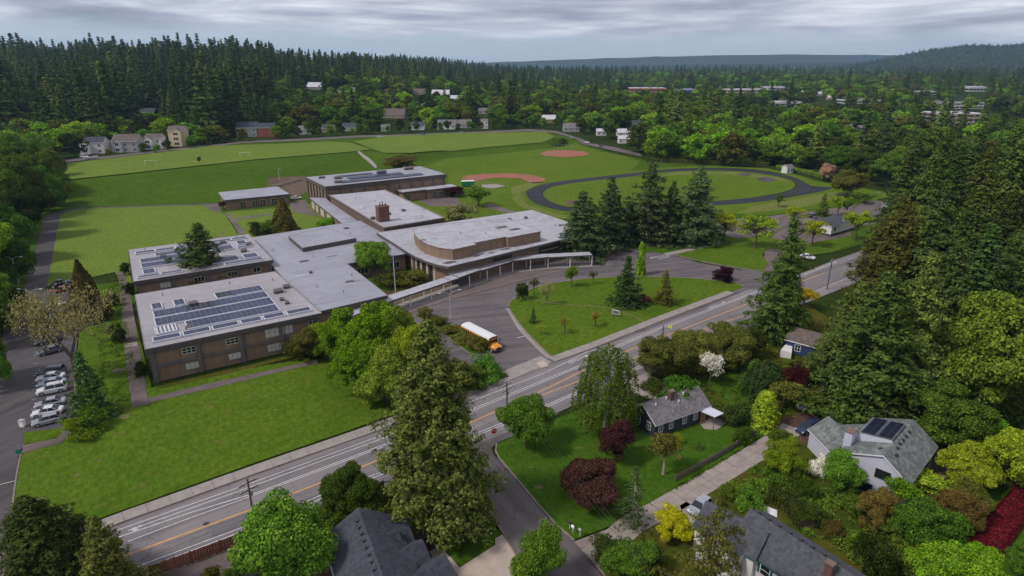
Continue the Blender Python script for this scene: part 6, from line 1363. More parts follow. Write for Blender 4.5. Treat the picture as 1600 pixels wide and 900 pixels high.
while y < 3300:
    sp = SPC*(1 + max(0, (y - 700))/900.0)*(.95 if y > 420 else 1.0); half = y*.93 + 60; x = -half
    while x < half:
        X = x + rng.uniform(-.45, .45)*sp; Y = y + rng.uniform(-.45, .45)*sp; x += sp
        z = float(ground_z(X, Y)); px, py = project(X, Y, z)
        if px < -60 or px > 1660 or py > 900: continue
        if any(inside(px, py, k) for k in KEEP): continue
        if py > 262: continue
        skip = False
        for hx, hy, hw in HB:
            if abs(X - hx) < hw + 5 and abs(Y - hy) < 10: skip = True; break
            dy = hy - Y
            if 0 < dy < (150 if hy < 900 else 260) and abs(X/Y - hx/hy) < (hw + (7 if hw < 14 else 12))/hy and rng.random() < (.85 if hw < 14 else .93): skip = True; break
        if skip: continue
        cand.append((X, Y, z, px, py))
    y += sp
TREES = []
for (X, Y, z, px, py) in cand:
    pc = dens_conifer(px, py, Y); c = noise.noise(Vector((X/70, Y/90, 2.2)))*(.5 if px < 430 else .25)
    con = rng.random() < pc + c; kd = 'c' if con else 'b'
    if px < 120 and py > 212 and con and rng.random() < .8: kd = 'b'
    if kd == 'c':
        H = rng.uniform(28, 46)*(1 + .45*max(-.4, noise.noise(Vector((X/45, Y/60, 7.7))))) if px < 430 else rng.uniform(22, 38); H *= 1.05 if py < 140 else 1
        if px > 1150 and py > 150: H = rng.uniform(20, 36)
        Rr = H*rng.uniform(.17, .25)
    else:
        H = rng.uniform(11, 21); Rr = H*rng.uniform(.42, .56)
        if py > 200 and 430 < px < 860: H *= .7; Rr *= .7
    if px < 430 and py > 196 and kd == 'b': H *= .8
    TREES.append((Y, X, z, kd, H, Rr, px, py))
TREES.sort()
nc = {'c': 0, 'b': 0}; rest = []
def region(px, py, kd):
    k = 'conifer' if kd == 'c' else 'leafy tree'
    if px < 110: return ('dark %s in the wood at the far left edge' if kd == 'c' else 'green %s in the wood at the far left edge') % k
    if px < 440: return 'tall dark conifer of the wooded rise at the upper left' if kd == 'c' else 'leafy tree among the upper left houses'
    if px < 950: return 'dark conifer among the houses above the playing fields' if kd == 'c' else 'leafy tree among the houses above the playing fields'
    if px < 1200: return 'dark conifer in the woods right above the running track' if kd == 'c' else 'leafy tree in the woods right above the running track'
    return 'dark conifer in the upper right woods' if kd == 'c' else 'leafy tree in the upper right woods'
def far_tree(px, py, H, Rr, kd, vi, label, group):
    b = on(px, py); me = FM[kd][vi % len(FM[kd])]; o = bpy.data.objects.new('conifer_tree' if kd == 'c' else 'leafy_tree', me); COL.objects.link(o); o.location = (b[0], b[1], b[2] - .2)
    H0, R0 = (30, 5.0) if kd == 'c' else (13, 6.2); o.scale = (Rr/R0, Rr/R0, H/H0); o.rotation_euler = (0, 0, px*1.7); tag(o, label, 'tree', group); nc[kd] += 1; return o
px = 432
while px < 870:
    yy = np.interp(px, [380, 450, 560, 700, 830, 872], [219, 215.5, 209.5, 204.8, 200, 202]) + rng.uniform(-1.5, .8); H = rng.uniform(5, 11)
    far_tree(px, float(yy), H, H*rng.uniform(.30, .42), 'b', int(px), 'leafy street tree along the far street above the fields', 'street trees along the far street'); px += rng.uniform(9, 21)
for (px, py, H) in ((225,238,6),(262,236,7),(312,228,10),(330,225,11),(352,222,9),(170,243,4),(440,214,8),(298,231,8),(380,221,9),(245,238,5)):
    far_tree(px, py, H, H*.45, 'b', px, 'garden tree between the houses of the far street', 'garden trees between the houses of the far street')
for (Y, X, z, kd, H, Rr, px, py) in TREES:
    if nc[kd] < 290:
        nc[kd] += 1; vi = rng.randrange(len(FM[kd])); me = FM[kd][vi]
        o = bpy.data.objects.new('conifer_tree' if kd == 'c' else 'leafy_tree', me); COL.objects.link(o); o.location = (X, Y, z - .3); H0, R0 = (30, 5.0) if kd == 'c' else (13, 6.2)
        o.scale = (Rr/R0, Rr/R0, H/H0); o.rotation_euler = (0, 0, rng.uniform(0, 6.28)); l = region(px, py, kd); tag(o, l, 'conifer' if kd == 'c' else 'tree', l.replace('conifer', 'conifers').replace('leafy tree', 'leafy trees'))
    else: rest.append((X, Y, z - .3, kd, H, Rr))
# trees of the far wooded hill
hill = bpy.data.objects['wooded_hill'].data
hv = [v.co for v in hill.vertices if v.co.z > 18]
for c in hv:
    for _ in range(3):
        kd = 'c' if rng.random() < .7 else 'b'; H = rng.uniform(14, 24) if kd == 'c' else rng.uniform(10, 16)
        rest.append((c.x + rng.uniform(-14, 14), c.y + rng.uniform(-30, 30), c.z - 8, kd, H, H*(.25 if kd == 'c' else .5)))
# everything past the individual trees: one object that instances the same trees
refs = {'c': [bpy.data.objects.new('forest_conifer', me) for me in FM['c']], 'b': [bpy.data.objects.new('forest_broadleaf', me) for me in FM['b']]}
pts = bpy.data.meshes.new('distant_forest'); pts.vertices.add(len(rest)); pts.vertices.foreach_set('co', np.array([r[:3] for r in rest], np.float32).ravel())
def attr(nm, tp, dom, arr):
    a = pts.attributes.new(nm, tp, dom); a.data.foreach_set('vector' if tp == 'FLOAT_VECTOR' else 'value', arr)
attr('rot', 'FLOAT_VECTOR', 'POINT', np.array([(0, 0, rng.uniform(0, 6.28)) for _ in rest], np.float32).ravel())
attr('scl', 'FLOAT_VECTOR', 'POINT', np.array([((r[5]/5.0,)*2 + (r[4]/30,)) if r[3] == 'c' else ((r[5]/6.2,)*2 + (r[4]/13,)) for r in rest], np.float32).ravel())
# pick by index: an individual tree already standing in the scene serves as the source of each kind
src = []
for me in FM['c'] + FM['b']:
    o = next((q for q in COL.objects if q.type == 'MESH' and q.data == me), None); src.append(o)
kinds_c = [i for i, o in enumerate(src) if o and i < len(FM['c'])]; kinds_b = [i for i, o in enumerate(src) if o and i >= len(FM['c'])]
live = [o for o in src if o]; remap = {i: k for k, i in enumerate([i for i, o in enumerate(src) if o])}
attr('pick', 'INT', 'POINT', np.array([remap[rng.choice(kinds_c if r[3] == 'c' else kinds_b)] for r in rest], np.int32))
fo = bpy.data.objects.new('distant_forest', pts); COL.objects.link(fo); fo['kind'] = 'stuff'
tag(fo, 'far forest of dark conifers and leafy trees up to the horizon', 'forest')
ng = bpy.data.node_groups.new('forest_nodes', 'GeometryNodeTree'); ng.interface.new_socket('Geometry', in_out='INPUT', socket_type='NodeSocketGeometry'); ng.interface.new_socket('Geometry', in_out='OUTPUT', socket_type='NodeSocketGeometry')
gi = ng.nodes.new('NodeGroupInput'); go = ng.nodes.new('NodeGroupOutput'); ip = ng.nodes.new('GeometryNodeInstanceOnPoints'); jn = ng.nodes.new('GeometryNodeJoinGeometry')
for o in live[::-1]:
    n_ = ng.nodes.new('GeometryNodeObjectInfo'); n_.inputs['Object'].default_value = o; n_.inputs['As Instance'].default_value = False; n_.transform_space = 'ORIGINAL'
    g1 = ng.nodes.new('GeometryNodeGeometryToInstance'); ng.links.new(n_.outputs['Geometry'], g1.inputs[0]); ng.links.new(g1.outputs[0], jn.inputs[0])
def na(nm, tp):
    n_ = ng.nodes.new('GeometryNodeInputNamedAttribute'); n_.data_type = tp; n_.inputs[0].default_value = nm; return n_.outputs['Attribute']
ng.links.new(gi.outputs[0], ip.inputs['Points']); ng.links.new(jn.outputs[0], ip.inputs['Instance']); ip.inputs['Pick Instance'].default_value = True
ng.links.new(na('pick', 'INT'), ip.inputs['Instance Index']); ng.links.new(na('rot', 'FLOAT_VECTOR'), ip.inputs['Rotation']); ng.links.new(na('scl', 'FLOAT_VECTOR'), ip.inputs['Scale'])
ng.links.new(ip.outputs[0], go.inputs[0])
md = fo.modifiers.new('forest', 'NODES'); md.node_group = ng
for v in refs.values():
    for o in v: bpy.data.objects.remove(o)
# ------------------------------------------------------------------ vehicles
def paint(name, col, rough=.3, metal=.0):
    m, t, o = base_mat(name); p = N(t, 'ShaderNodeBsdfPrincipled'); p.inputs['Base Color'].default_value = (*col, 1); p.inputs['Roughness'].default_value = rough; p.inputs['Metallic'].default_value = metal
    p.inputs['Coat Weight'].default_value = .4; p.inputs['Coat Roughness'].default_value = .1; t.links.new(p.outputs[0], o.inputs[0])
for n_, c in (('car_white',(.62,.62,.64)),('car_silver',(.36,.37,.40)),('car_grey',(.10,.11,.13)),('car_black',(.014,.015,.02)),('car_red',(.16,.012,.02)),('car_blue',(.02,.03,.07)),('car_lightblue',(.30,.36,.42))): paint(n_, c, .3, .3 if n_ in ('car_silver','car_grey') else 0)
paint('bus_yellow', (.72, .27, .010), .4); paint('bus_white', (.66, .66, .68), .45)
def loft(mb, st, mat, caps=True):
    """st: stations (x, list of (y, z)) of equal length, lofted along x"""
    n = len(st[0][1]); vs = [(x, y, z) for x, ring in st for y, z in ring]; fs = []
    for i in range(len(st) - 1):
        for k in range(n):
            j = (k+1) % n; fs.append((i*n + k, i*n + j, (i+1)*n + j, (i+1)*n + k))
    fs += [tuple(range(n))[::-1], tuple((len(st)-1)*n + k for k in range(n))]; mb.add(vs, fs, mat)
def wheel_mesh(r, wd):
    ty = MB(); n = 16
    for (r0, r1, a, b) in ((r*.62, r, -wd/2, -wd/2), (r, r, -wd/2, wd/2), (r, r*.62, wd/2, wd/2)):
        vs = []; 
        for i in range(n): t = 2*math.pi*i/n; vs += [(r0*math.cos(t), a, r0*math.sin(t)), (r1*math.cos(t), b, r1*math.sin(t))]
        ty.add(vs, [(2*i, 2*((i+1) % n), 2*((i+1) % n)+1, 2*i+1) for i in range(n)], 'rubber')
    rm = MB(); rm.tube((0, -wd*.42, 0), (0, wd*.42, 0), r*.63, r*.63, 'metal_grey', 12); rm.tube((0, -wd*.47, 0), (0, wd*.47, 0), r*.2, r*.2, 'metal_dark', 8)
    return ty.mesh('tyre'), rm.mesh('rim')
WM = {}
def add_wheels(t, xs, hw, r, wd=.22):
    key = (r, wd)
    if key not in WM: WM[key] = wheel_mesh(r, wd)
    for x in xs:
        for s in (-1, 1):
            w_ = bpy.data.objects.new('wheel', WM[key][0]); COL.objects.link(w_); w_.parent = t; w_.location = (x, s*(hw - wd*.42), r)
            q = bpy.data.objects.new('rim', WM[key][1]); COL.objects.link(q); q.parent = w_
def car_parts(t, kind, mat):
    L, hw, H = {'sedan': (4.6, .91, 1.44), 'suv': (4.65, .95, 1.72), 'hatch': (4.1, .88, 1.52), 'pickup': (5.5, .98, 1.80)}[kind]; h = L/2
    def ring(w_, zb, zt, sh): return [(-w_*.94, zb), (-w_, zb + (zt-zb)*.35), (-w_*.985, zb + (zt-zb)*.75), (-w_*.90, zt), (0, zt + sh), (w_*.90, zt), (w_*.985, zb + (zt-zb)*.75), (w_, zb + (zt-zb)*.35), (w_*.94, zb), (0, zb)]
    belt = {'sedan': .88, 'suv': 1.05, 'hatch': .95, 'pickup': 1.10}[kind]
    mb = MB(); tail = belt*(.93 if kind == 'sedan' else 1.0)
    loft(mb, [(-h, ring(hw*.84, .38, tail*.86, .0)), (-h + .12, ring(hw*.94, .27, tail, .02)), (-h + .9, ring(hw, .22, belt, .02)), (h*.25, ring(hw, .22, belt, .02)), (h*.50, ring(hw*.99, .22, belt*.96, .04)), (h - .45, ring(hw*.95, .22, belt*.84, .05)), (h - .12, ring(hw*.86, .26, belt*.74, .02)), (h, ring(hw*.74, .36, belt*.60, 0))], mat); mb.build('body', t)
    x0, x1, x2, x3 = {'sedan': (-1.65, -.85, .35, 1.15), 'suv': (-2.2, -1.85, .45, 1.1), 'hatch': (-1.9, -1.45, .35, 1.05), 'pickup': (-.5, -.3, .95, 1.45)}[kind]
    def gr(w_, z): return [(-w_, z), (w_, z)]
    g = MB(); wb, wt = hw*.88, hw*.72; zb, zt = belt - .02, H - .05
    vs = [(x0,-wb,zb),(x0,wb,zb),(x3,wb,zb),(x3,-wb,zb),(x1,-wt,zt),(x1,wt,zt),(x2,wt,zt),(x2,-wt,zt)]
    g.add(vs, [(0,1,5,4),(1,2,6,5),(2,3,7,6),(3,0,4,7),(4,5,6,7),(0,3,2,1)], 'glass'); g.build('windows', t)
    rf = MB(); loft(rf, [(x1 - .05, [(-wt*.95, zt), (wt*.95, zt), (wt*.9, zt+.03), (0, zt+.05), (-wt*.9, zt+.03)]), ((x1+x2)/2, [(-wt-.015, zt-.02), (wt+.015, zt-.02), (wt*.95, zt+.05), (0, zt+.08), (-wt*.95, zt+.05)]), (x2 + .04, [(-wt*.95, zt), (wt*.95, zt), (wt*.9, zt+.03), (0, zt+.045), (-wt*.9, zt+.03)])], mat)
    for s in (-1, 1):
        for xa, xb, dx in ((x0, x1, 0), (x3, x2, 0), ((x0+x3)/2, (x1+x2)/2, 0)): rf.tube((xa, s*wb*1.005, zb), (xb, s*wt*1.01, zt), .045, .04, mat, 4)
    rf.build('roof', t)
    for s in (-1, 1):
        mb = MB(); mb.obox((h - .16, s*hw*.64, belt*.68), (.18, .34, .15), s*-.35, 'light_white'); mb.build('headlight', t); mb = MB(); mb.obox((-h + .05, s*hw*.72, belt*.80), (.12, .26, .16), s*.2, 'light_red'); mb.build('tail_light', t)
        mb = MB(); mb.obox((x3 - .25, s*(hw + .07), belt + .06), (.14, .2, .13), 0, mat); mb.build('mirror', t)
    if kind == 'pickup': mb = MB(); mb.box(-h + .15, -hw*.8, belt + .01, -.62, hw*.8, belt + .03, 'metal_dark'); mb.build('bed', t)
    if kind == 'suv':
        mb = MB()
        for s in (-1, 1): mb.tube((x1 + .1, s*wt*.8, zt + .11), (x2 - .1, s*wt*.8, zt + .11), .025, .025, 'metal_dark', 5)
        mb.tube((x1 + .5, -wt*.8, zt + .11), (x1 + .5, wt*.8, zt + .11), .025, .025, 'metal_dark', 5); mb.build('roof_rail', t)
    add_wheels(t, (-L*.29, L*.31), hw, .34 if kind in ('sedan', 'hatch') else .38)
def car(name, rear, frontp, kind, mat, label, group=None, sc=None):
    a = Vector(on(*rear)); b = Vector(on(*frontp)); c = (a + b)/2; d = b - a
    t = thing(name, label, 'car', (c.x, c.y, max(c.z, .06)), math.atan2(d.y, d.x), group); car_parts(t, kind, mat)
    if sc: t.scale = (sc,)*3
    return t
g_ = 'cars in the row of the left parking lot'
for (r_, f_, k, m, l) in [((96,656),(52,667),'hatch','car_silver','silver hatchback nearest the camera in the left parking row'),((96,644),(55,651),'sedan','car_white','white sedan second from the near end of the left parking row'),((100,630),(59,638),'sedan','car_silver','silver sedan third from the near end of the left parking row'),
    ((102,609),(62,617),'suv','car_white','white SUV with roof rails in the left parking row'),((101,600),(62,605),'sedan','car_lightblue','pale blue sedan just behind the white SUV'),((98,591),(62,596),'sedan','car_white','white sedan behind the pale blue one in the left parking row'),((100,583),(63,587),'suv','car_grey','dark car at the far end of the near cluster in the parking row'),
    ((97,547),(63,556),'sedan','car_grey','grey sedan under the bare branches'),((94,531),(60,539),'suv','car_grey','dark grey SUV under the bare branches'),((107,483),(74,489),'suv','car_white','white SUV beyond the bare tree'),((105,477),(75,481),'sedan','car_silver','silver car behind the white SUV beyond the bare tree'),((106,493),(78,497),'sedan','car_silver','silver sedan nearest the bare tree on its far side'),
    ((112,453),(80,459),'sedan','car_red','dark red sedan at the top of the parking lot'),((115,444),(79,449),'pickup','car_black','black pickup at the top of the parking lot'),((-4,492),(16,489),'suv','car_white','white car half under the left trees'),
    ((1279,668),(1246,680),'suv','car_blue','dark blue SUV on the gravel court by the lilac house'),((1104,788),(1082,806),'hatch','car_silver','silver hatchback beside the white house'),((1254,640),(1266,634),'sedan','car_silver','silver car at the garden end of the gravel court'),
    ((1250,402),(1272,406),'sedan','car_white','white sedan leaving the east parking lot'),((1257,338),(1278,342),'sedan','car_black','black sedan parked in the east lot'),((458,312),(468,311),'sedan','car_white','white car parked beside the annex'),((1396,322),(1378,325),'sedan','car_white','white car at the far end of the east lot'),
    ((589,214.6),(600,214.3),'sedan','car_white','white car on the far street above the middle field'),((126,246),(139,246.5),'suv','car_white','white car in front of the far left white house'),((656,211.5),(668,211.2),'sedan','car_grey','grey car on the far street'),((716,208),(727,207.8),'sedan','car_silver','silver car on the far street by the bungalows'),
    ((888,214),(896,217),'sedan','car_silver','silver car at the bend of the far street'),((912,222),(922,225),'sedan','car_white','white car below the bend of the far street'),((935,229),(944,231),'suv','car_grey','grey car further below the bend of the far street')]:
    car('parked_car', r_, f_, k, m, l, g_ if 'left parking row' in l else None)
# school bus
a = Vector(at(728, 524, .06)); b = Vector(at(779, 551, .06)); d = b - a
bus = thing('school_bus', 'yellow school bus with white roof waiting in the loop', 'bus', ((a.x + b.x)/2, (a.y + b.y)/2, .05), math.atan2(d.y, d.x))
L = 11.4; h = L/2
def bring(w_, z0, z1, cr): return [(-w_, z0), (-w_, z1 - cr), (-w_ + cr*.35, z1 - cr*.35), (-w_ + cr, z1), (0, z1 + .08), (w_ - cr, z1), (w_ - cr*.35, z1 - cr*.35), (w_, z1 - cr), (w_, z0)]
mb = MB(); mb.box(-h, -1.22, .55, h - 1.9, 1.22, 1.62, 'bus_yellow'); mb.box(-h, -1.22, 2.28, h - 1.75, 1.22, 2.55, 'bus_yellow'); mb.box(-h, -1.2, 1.62, -h + .12, 1.2, 2.28, 'bus_yellow'); mb.build('body', bus)
mb = MB(); loft(mb, [(-h, bring(1.2, 2.55, 2.95, .4)), (-h + .25, bring(1.23, 2.55, 3.08, .45)), (h - 2.2, bring(1.23, 2.55, 3.08, .45)), (h - 1.72, bring(1.2, 2.55, 2.98, .4))], 'bus_white'); mb.build('roof', bus)
nwin = 12
for s in (-1, 1):
    for k in range(nwin):
        x = -h + .18 + k*.74; mb = MB(); mb.box(x, min(s*1.19, s*1.215), 1.66, x + .60, max(s*1.19, s*1.215), 2.26, 'glass'); mb.build('window', bus)
    mb = MB()
    for k in range(nwin + 1):
        x = -h + .11 + k*.74; y0, y1 = sorted((s*1.15, s*1.222)); mb.box(x - .07, y0, 1.62, x + .07, y1, 2.28, 'bus_yellow')
    mb.build('window_post', bus)
    for z in (.75, 1.18, 1.56): mb = MB(); y0, y1 = sorted((s*1.22, s*1.235)); mb.box(-h + .02, y0, z, h - 2.0, y1, z + .06, 'metal_dark'); mb.build('rub_rail', bus)
mb = MB(); mb.box(h - 2.05, -1.12, 1.45, h - 1.80, 1.12, 2.5, 'glass'); mb.build('windscreen', bus)
mb = MB(); mb.box(h - 2.25, -1.24, .5, h - 1.95, -1.20, 2.3, 'glass'); mb.box(h - 2.9, -1.245, .35, h - 2.2, -1.215, 2.3, 'glass'); mb.build('door', bus)
def hr(w_, z0, z1): return [(-w_, z0), (-w_, z1 - .3), (-w_*.75, z1), (0, z1 + .05), (w_*.75, z1), (w_, z1 - .3), (w_, z0)]
mb = MB(); loft(mb, [(h - 1.95, hr(1.12, .6, 1.62)), (h - 1.2, hr(1.05, .6, 1.55)), (h - .45, hr(.92, .6, 1.38)), (h - .12, hr(.78, .6, 1.10))], 'bus_yellow'); mb.build('hood', bus)
for s in (-1, 1):
    mb = MB(); mb.obox((h - 1.0, s*1.0, .95), (1.2, .34, .4), 0, 'bus_yellow'); mb.build('fender', bus); mb = MB(); mb.obox((h - .28, s*.82, 1.0), (.14, .24, .22), 0, 'light_white'); mb.build('headlight', bus)
    mb = MB(); mb.tube((h - 1.8, s*1.15, 2.3), (h - 1.3, s*1.4, 2.35), .03, .03, 'metal_dark', 5); mb.obox((h - 1.3, s*1.4, 2.1), (.08, .22, .5), 0, 'metal_dark'); mb.build('mirror', bus)
mb = MB(); mb.box(h - .14, -1.1, .45, h + .06, 1.1, .75, 'metal_dark'); mb.build('bumper', bus); mb = MB(); mb.box(h - .1, -.5, .78, h - .04, .5, 1.08, 'metal_dark'); mb.build('grille', bus)
mb = MB(); mb.box(h - 1.82, -1.05, 2.56, h - 1.66, 1.05, 2.86, 'metal_dark')
for y in (-.8, -.5, .5, .8): mb.box(h - 1.67, y - .1, 2.62, h - 1.64, y + .1, 2.82, 'light_red' if abs(y) > .6 else 'bus_yellow')
mb.build('warning_lights', bus); add_wheels(bus, (-h + 3.1, h - 1.0), 1.18, .5, .3)
# boat on a trailer by the far left house
bt = on(143, 249); t = thing('boat', 'white boat on a trailer in front of the far left house', 'boat', bt, .3)
mb = MB(); loft(mb, [(-3.2, [(-1.1,.7),(0,.5),(1.1,.7),(1.15,1.7),(-1.15,1.7)]), (1.0, [(-1.1,.7),(0,.5),(1.1,.7),(1.15,1.75),(-1.15,1.75)]), (3.4, [(-.1,1.3),(0,1.2),(.1,1.3),(.12,1.95),(-.12,1.95)])], 'car_white'); mb.build('hull', t)
mb = MB(); mb.box(-.8, -.7, 1.75, .9, .7, 2.5, 'glass'); mb.build('cabin', t); mb = MB(); mb.tube((-1, -1.1, .35), (-1, 1.1, .35), .35, .35, 'rubber', 12); mb.box(-3, -.1, .3, 4, .1, .48, 'metal_grey'); mb.build('trailer', t)
# ------------------------------------------------------------------ street furniture
def lamp(px, py, label, h_=7.4, arms=2, rz=0.0, arm=2.2):
    b = on(px, py); t = thing('street_lamp', label, 'street lamp', b, rz); mb = MB(); mb.tube((0,0,0), (0,0,h_), .11, .07, 'metal_lamp', 8); mb.tube((0,0,0), (0,0,.5), .2, .18, 'concrete', 8); mb.build('pole', t)
    for s in ((-1, 1) if arms == 2 else (1,)):
        mb = MB(); mb.tube((0,0,h_ - .1), (s*arm*.45, 0, h_ + .55), .05, .045, 'metal_lamp', 6); mb.tube((s*arm*.45, 0, h_ + .55), (s*arm, 0, h_ + .7), .045, .04, 'metal_lamp', 6); mb.build('arm', t)
        mb = MB(); mb.obox((s*(arm + .3), 0, h_ + .68), (.75, .3, .14), 0, 'metal_lamp'); mb.box(s*(arm + .3) - .2, -.1, h_ + .56, s*(arm + .3) + .2, .1, h_ + .61, 'light_white'); mb.build('lamp_head', t)
    return t
simple('metal_lamp', (.50, .50, .52), .5, .05, 1)
lamp(30, 444, 'double-armed pale lamp post on the grass left of the drive', 7.0); lamp(60, 502, 'double-armed pale lamp post in the left parking lot', 7.2); lamp(704, 500, 'double-armed pale lamp post in the bus loop', 6.3, rz=.5); lamp(1376, 330, 'pale lamp post at the far end of the east lot', 7)
lamp(437, 283, 'round-headed white lamp on the terrace behind the annex', 5.5, 1, arm=.5)
def pole(px, py, h_, label, cross=2, rz=.9):
    b = on(px, py); t = thing('utility_pole', label, 'utility pole', b, rz); mb = MB(); mb.tube((0,0,0), (0,0,h_), .17, .11, 'pole_wood', 8); mb.build('pole', t)
    for k in range(cross): mb = MB(); mb.box(-1.2, -.06, h_ - .7 - k*1.0, 1.2, .06, h_ - .56 - k*1.0, 'pole_wood'); 
    for k in range(cross):
        mb = MB(); mb.box(-1.2, -.06, h_ - .7 - k*1.0, 1.2, .06, h_ - .56 - k*1.0, 'pole_wood')
        for x in (-1.1, -.5, .5, 1.1): mb.tube((x, 0, h_ - .57 - k*1.0), (x, 0, h_ - .40 - k*1.0), .05, .03, 'light_white', 5)
        mb.build('crossarm', t)
    mb = MB(); mb.tube((.25, 0, h_ - 2.6), (.25, 0, h_ - 1.9), .2, .2, 'metal_grey', 8); mb.build('transformer', t); return t, Vector(b)
p1_, v1 = pole(399, 824, 7.4, 'leaning dark utility pole beside the red fence'); p2_, v2 = pole(792, 640, 5.4, 'utility pole behind the round dense tree'); p3_, v3 = pole(1034, 540, 4.6, 'utility pole in the roadside shrubs'); p4_, v4 = pole(1292, 452, 8.5, 'utility pole where the road meets the right grove')
def wires(a, b, n, label, sag=1.2, spread=.5):
    d = (b - a); hd = Vector((d.x, d.y, 0)).normalized(); nrm = Vector((-hd.y, hd.x, 0))
    for k in range(n):
        o = nrm*(k - (n-1)/2)*spread; mb = MB(); P = [a.lerp(b, i/14) + o - Vector((0, 0, sag*4*(i/14)*(1 - i/14))) for i in range(15)]
        for i in range(14): mb.tube(P[i], P[i+1], .012, .012, 'wire', 3)
        tag(mb.build('overhead_wire'), label, 'wire', 'parallel wires: ' + label)
e5 = Vector(at(1010, 880, 5.5))
wires(v2 + Vector((0, 0, 5.0)), e5, 3, 'overhead wire crossing the corner lawn', 1.0, .6)
# signs
def sign(px, py, h_, label, face_rz, shape, mat, sz, name='road_sign', text=None, tcol='light_white'):
    b = on(px, py); t = thing(name, label, 'sign', b, face_rz); mb = MB(); mb.tube((0,0,0), (0,0,h_), .035, .035, 'metal_grey', 6); mb.build('post', t); mb = MB(); n = shape
    pts_ = [(sz*math.cos(2*math.pi*(i + .5)/n), sz*math.sin(2*math.pi*(i + .5)/n)) for i in range(n)]
    vs = [(x, -.06, h_ - sz*.2 + y) for x, y in pts_] + [(x, -.04, h_ - sz*.2 + y) for x, y in pts_]
    mb.add(vs, [tuple(range(n)), tuple(range(n, 2*n))[::-1]] + [(i, n + i, n + (i+1) % n, (i+1) % n) for i in range(n)], mat); pl = mb.build('plate', t)
    if text:
        cu = bpy.data.curves.new('lettering', 'FONT'); cu.body = text; cu.size = sz*.72; cu.align_x = 'CENTER'; cu.align_y = 'CENTER'; cu.extrude = .004; cu.materials.append(MATS[tcol])
        tmp = bpy.data.objects.new('lettering_curve', cu); COL.objects.link(tmp); bpy.context.view_layer.update()
        lm = bpy.data.meshes.new_from_object(tmp.evaluated_get(bpy.context.evaluated_depsgraph_get())); bpy.data.objects.remove(tmp)
        o = bpy.data.objects.new('lettering', lm); COL.objects.link(o); o.parent = pl; o.location = (0, -.066, h_ - sz*.2); o.rotation_euler = (math.pi/2, 0, 0)
    return t
glassy('sign_red', (.55, .015, .02), .5); glassy('sign_lime', (.62, .75, .02), .5); glassy('sign_green', (.01, .18, .08), .5); glassy('sign_yellow', (.75, .5, .02), .5)
sign(772, 694, 2.5, 'red stop sign at the corner of the side street', .35, 8, 'sign_red', .48, 'stop_sign', 'STOP'); sign(1046, 527, 2.6, 'lime yellow crossing sign beside the main road', -.7, 4, 'sign_lime', .55)
ws = MB(); t = bpy.data.objects['road_sign']; b = (0, -.07, 2.5)
ws.tube((0, -.068, 2.72), (0, -.075, 2.72), .07, .07, 'metal_dark', 8); ws.box(-.05, -.075, 2.35, .05, -.066, 2.66, 'metal_dark'); ws.tube((0, -.07, 2.38), (-.14, -.07, 2.12), .035, .03, 'metal_dark', 4); ws.tube((0, -.07, 2.38), (.14, -.07, 2.12), .035, .03, 'metal_dark', 4); ws.build('walking_figure', t)
sign(34, 722, 1.9, 'green and white sign at the mouth of the parking drive', .2, 4, 'sign_green', .5); sign(757, 545, 1.8, 'thin post sign at the tip of the bus island', .4, 4, 'light_white', .22); sign(1310, 432, 2.0, 'small red sign beside the bus loop exit', .2, 4, 'sign_red', .3) if False else None
# memorial sign on the loop lawn
b = at(962, 494, .14); t = thing('lawn_sign', 'low white double-post sign board on the loop lawn', 'sign', b, -.5); mb = MB(); mb.box(-.9, -.06, .5, .9, .06, 1.5, 'white_trim'); mb.box(-.8, -.075, .62, .8, -.062, 1.38, 'beam'); mb.build('board', t); mb = MB(); mb.tube((-.7,0,0),(-.7,0,1.6),.06,.06,'metal_dark',6); mb.build('post', t); mb = MB(); mb.tube((.7,0,0),(.7,0,1.6),.06,.06,'metal_dark',6); mb.build('post', t)
b = at(36, 666, .1); t = thing('utility_box', 'small white utility cabinet at the edge of the parking lot', 'cabinet', b); mb = MB(); mb.box(-.35, -.3, 0, .35, .3, 1.1, 'light_white'); mb.build('cabinet', t); mb = MB(); mb.box(-.42, -.37, 1.1, .42, .37, 1.18, 'metal_grey'); mb.build('lid', t)
# mailboxes at the lane mouth
for (px, py, m, l) in ((895,833,'light_white','white mailbox post at the mouth of the concrete lane'),(906,838,'metal_grey','grey mailbox right of the white one at the lane mouth'),(890,826,'metal_dark','dark bin beside the mailboxes at the lane mouth')):
    b = at(px, py, .1); t = thing('mailbox', l, 'mailbox', b, .6); mb = MB(); mb.tube((0,0,0),(0,0,1.05),.06,.06,'white_trim',6); mb.build('post', t); mb = MB(); mb.prism([(-.18,-.3),(.18,-.3),(.18,.3),(-.18,.3)], 1.05, 1.32, m); mb.tube((0,-.3,1.30),(0,.3,1.30),.17,.17,m,8); mb.build('box', t); t.scale = (.75,.75,.8)
# goals
for (px, py, l) in ((236,258,'white goal at the left of the upper field'),(383,245,'white goal at the middle of the upper field')):
    b = on(px, py); t = thing('goal', l, 'goal', b, .4); mb = MB(); mb.tube((-2.5,0,0),(-2.5,0,2.4),.06,.06,'light_white',6); mb.build('goalpost', t); mb = MB(); mb.tube((2.5,0,0),(2.5,0,2.4),.06,.06,'light_white',6); mb.build('goalpost', t); mb = MB(); mb.tube((-2.5,0,2.4),(2.5,0,2.4),.06,.06,'light_white',6); mb.build('crossbar', t)
far_tree(312, 253, 5.5, 2.2, 'b', 3, 'lone small dark tree on the upper field edge', None) if False else T('small', 312, 256, 244, 8, 'f_dark', 'lone small dark tree on the edge of the upper field')
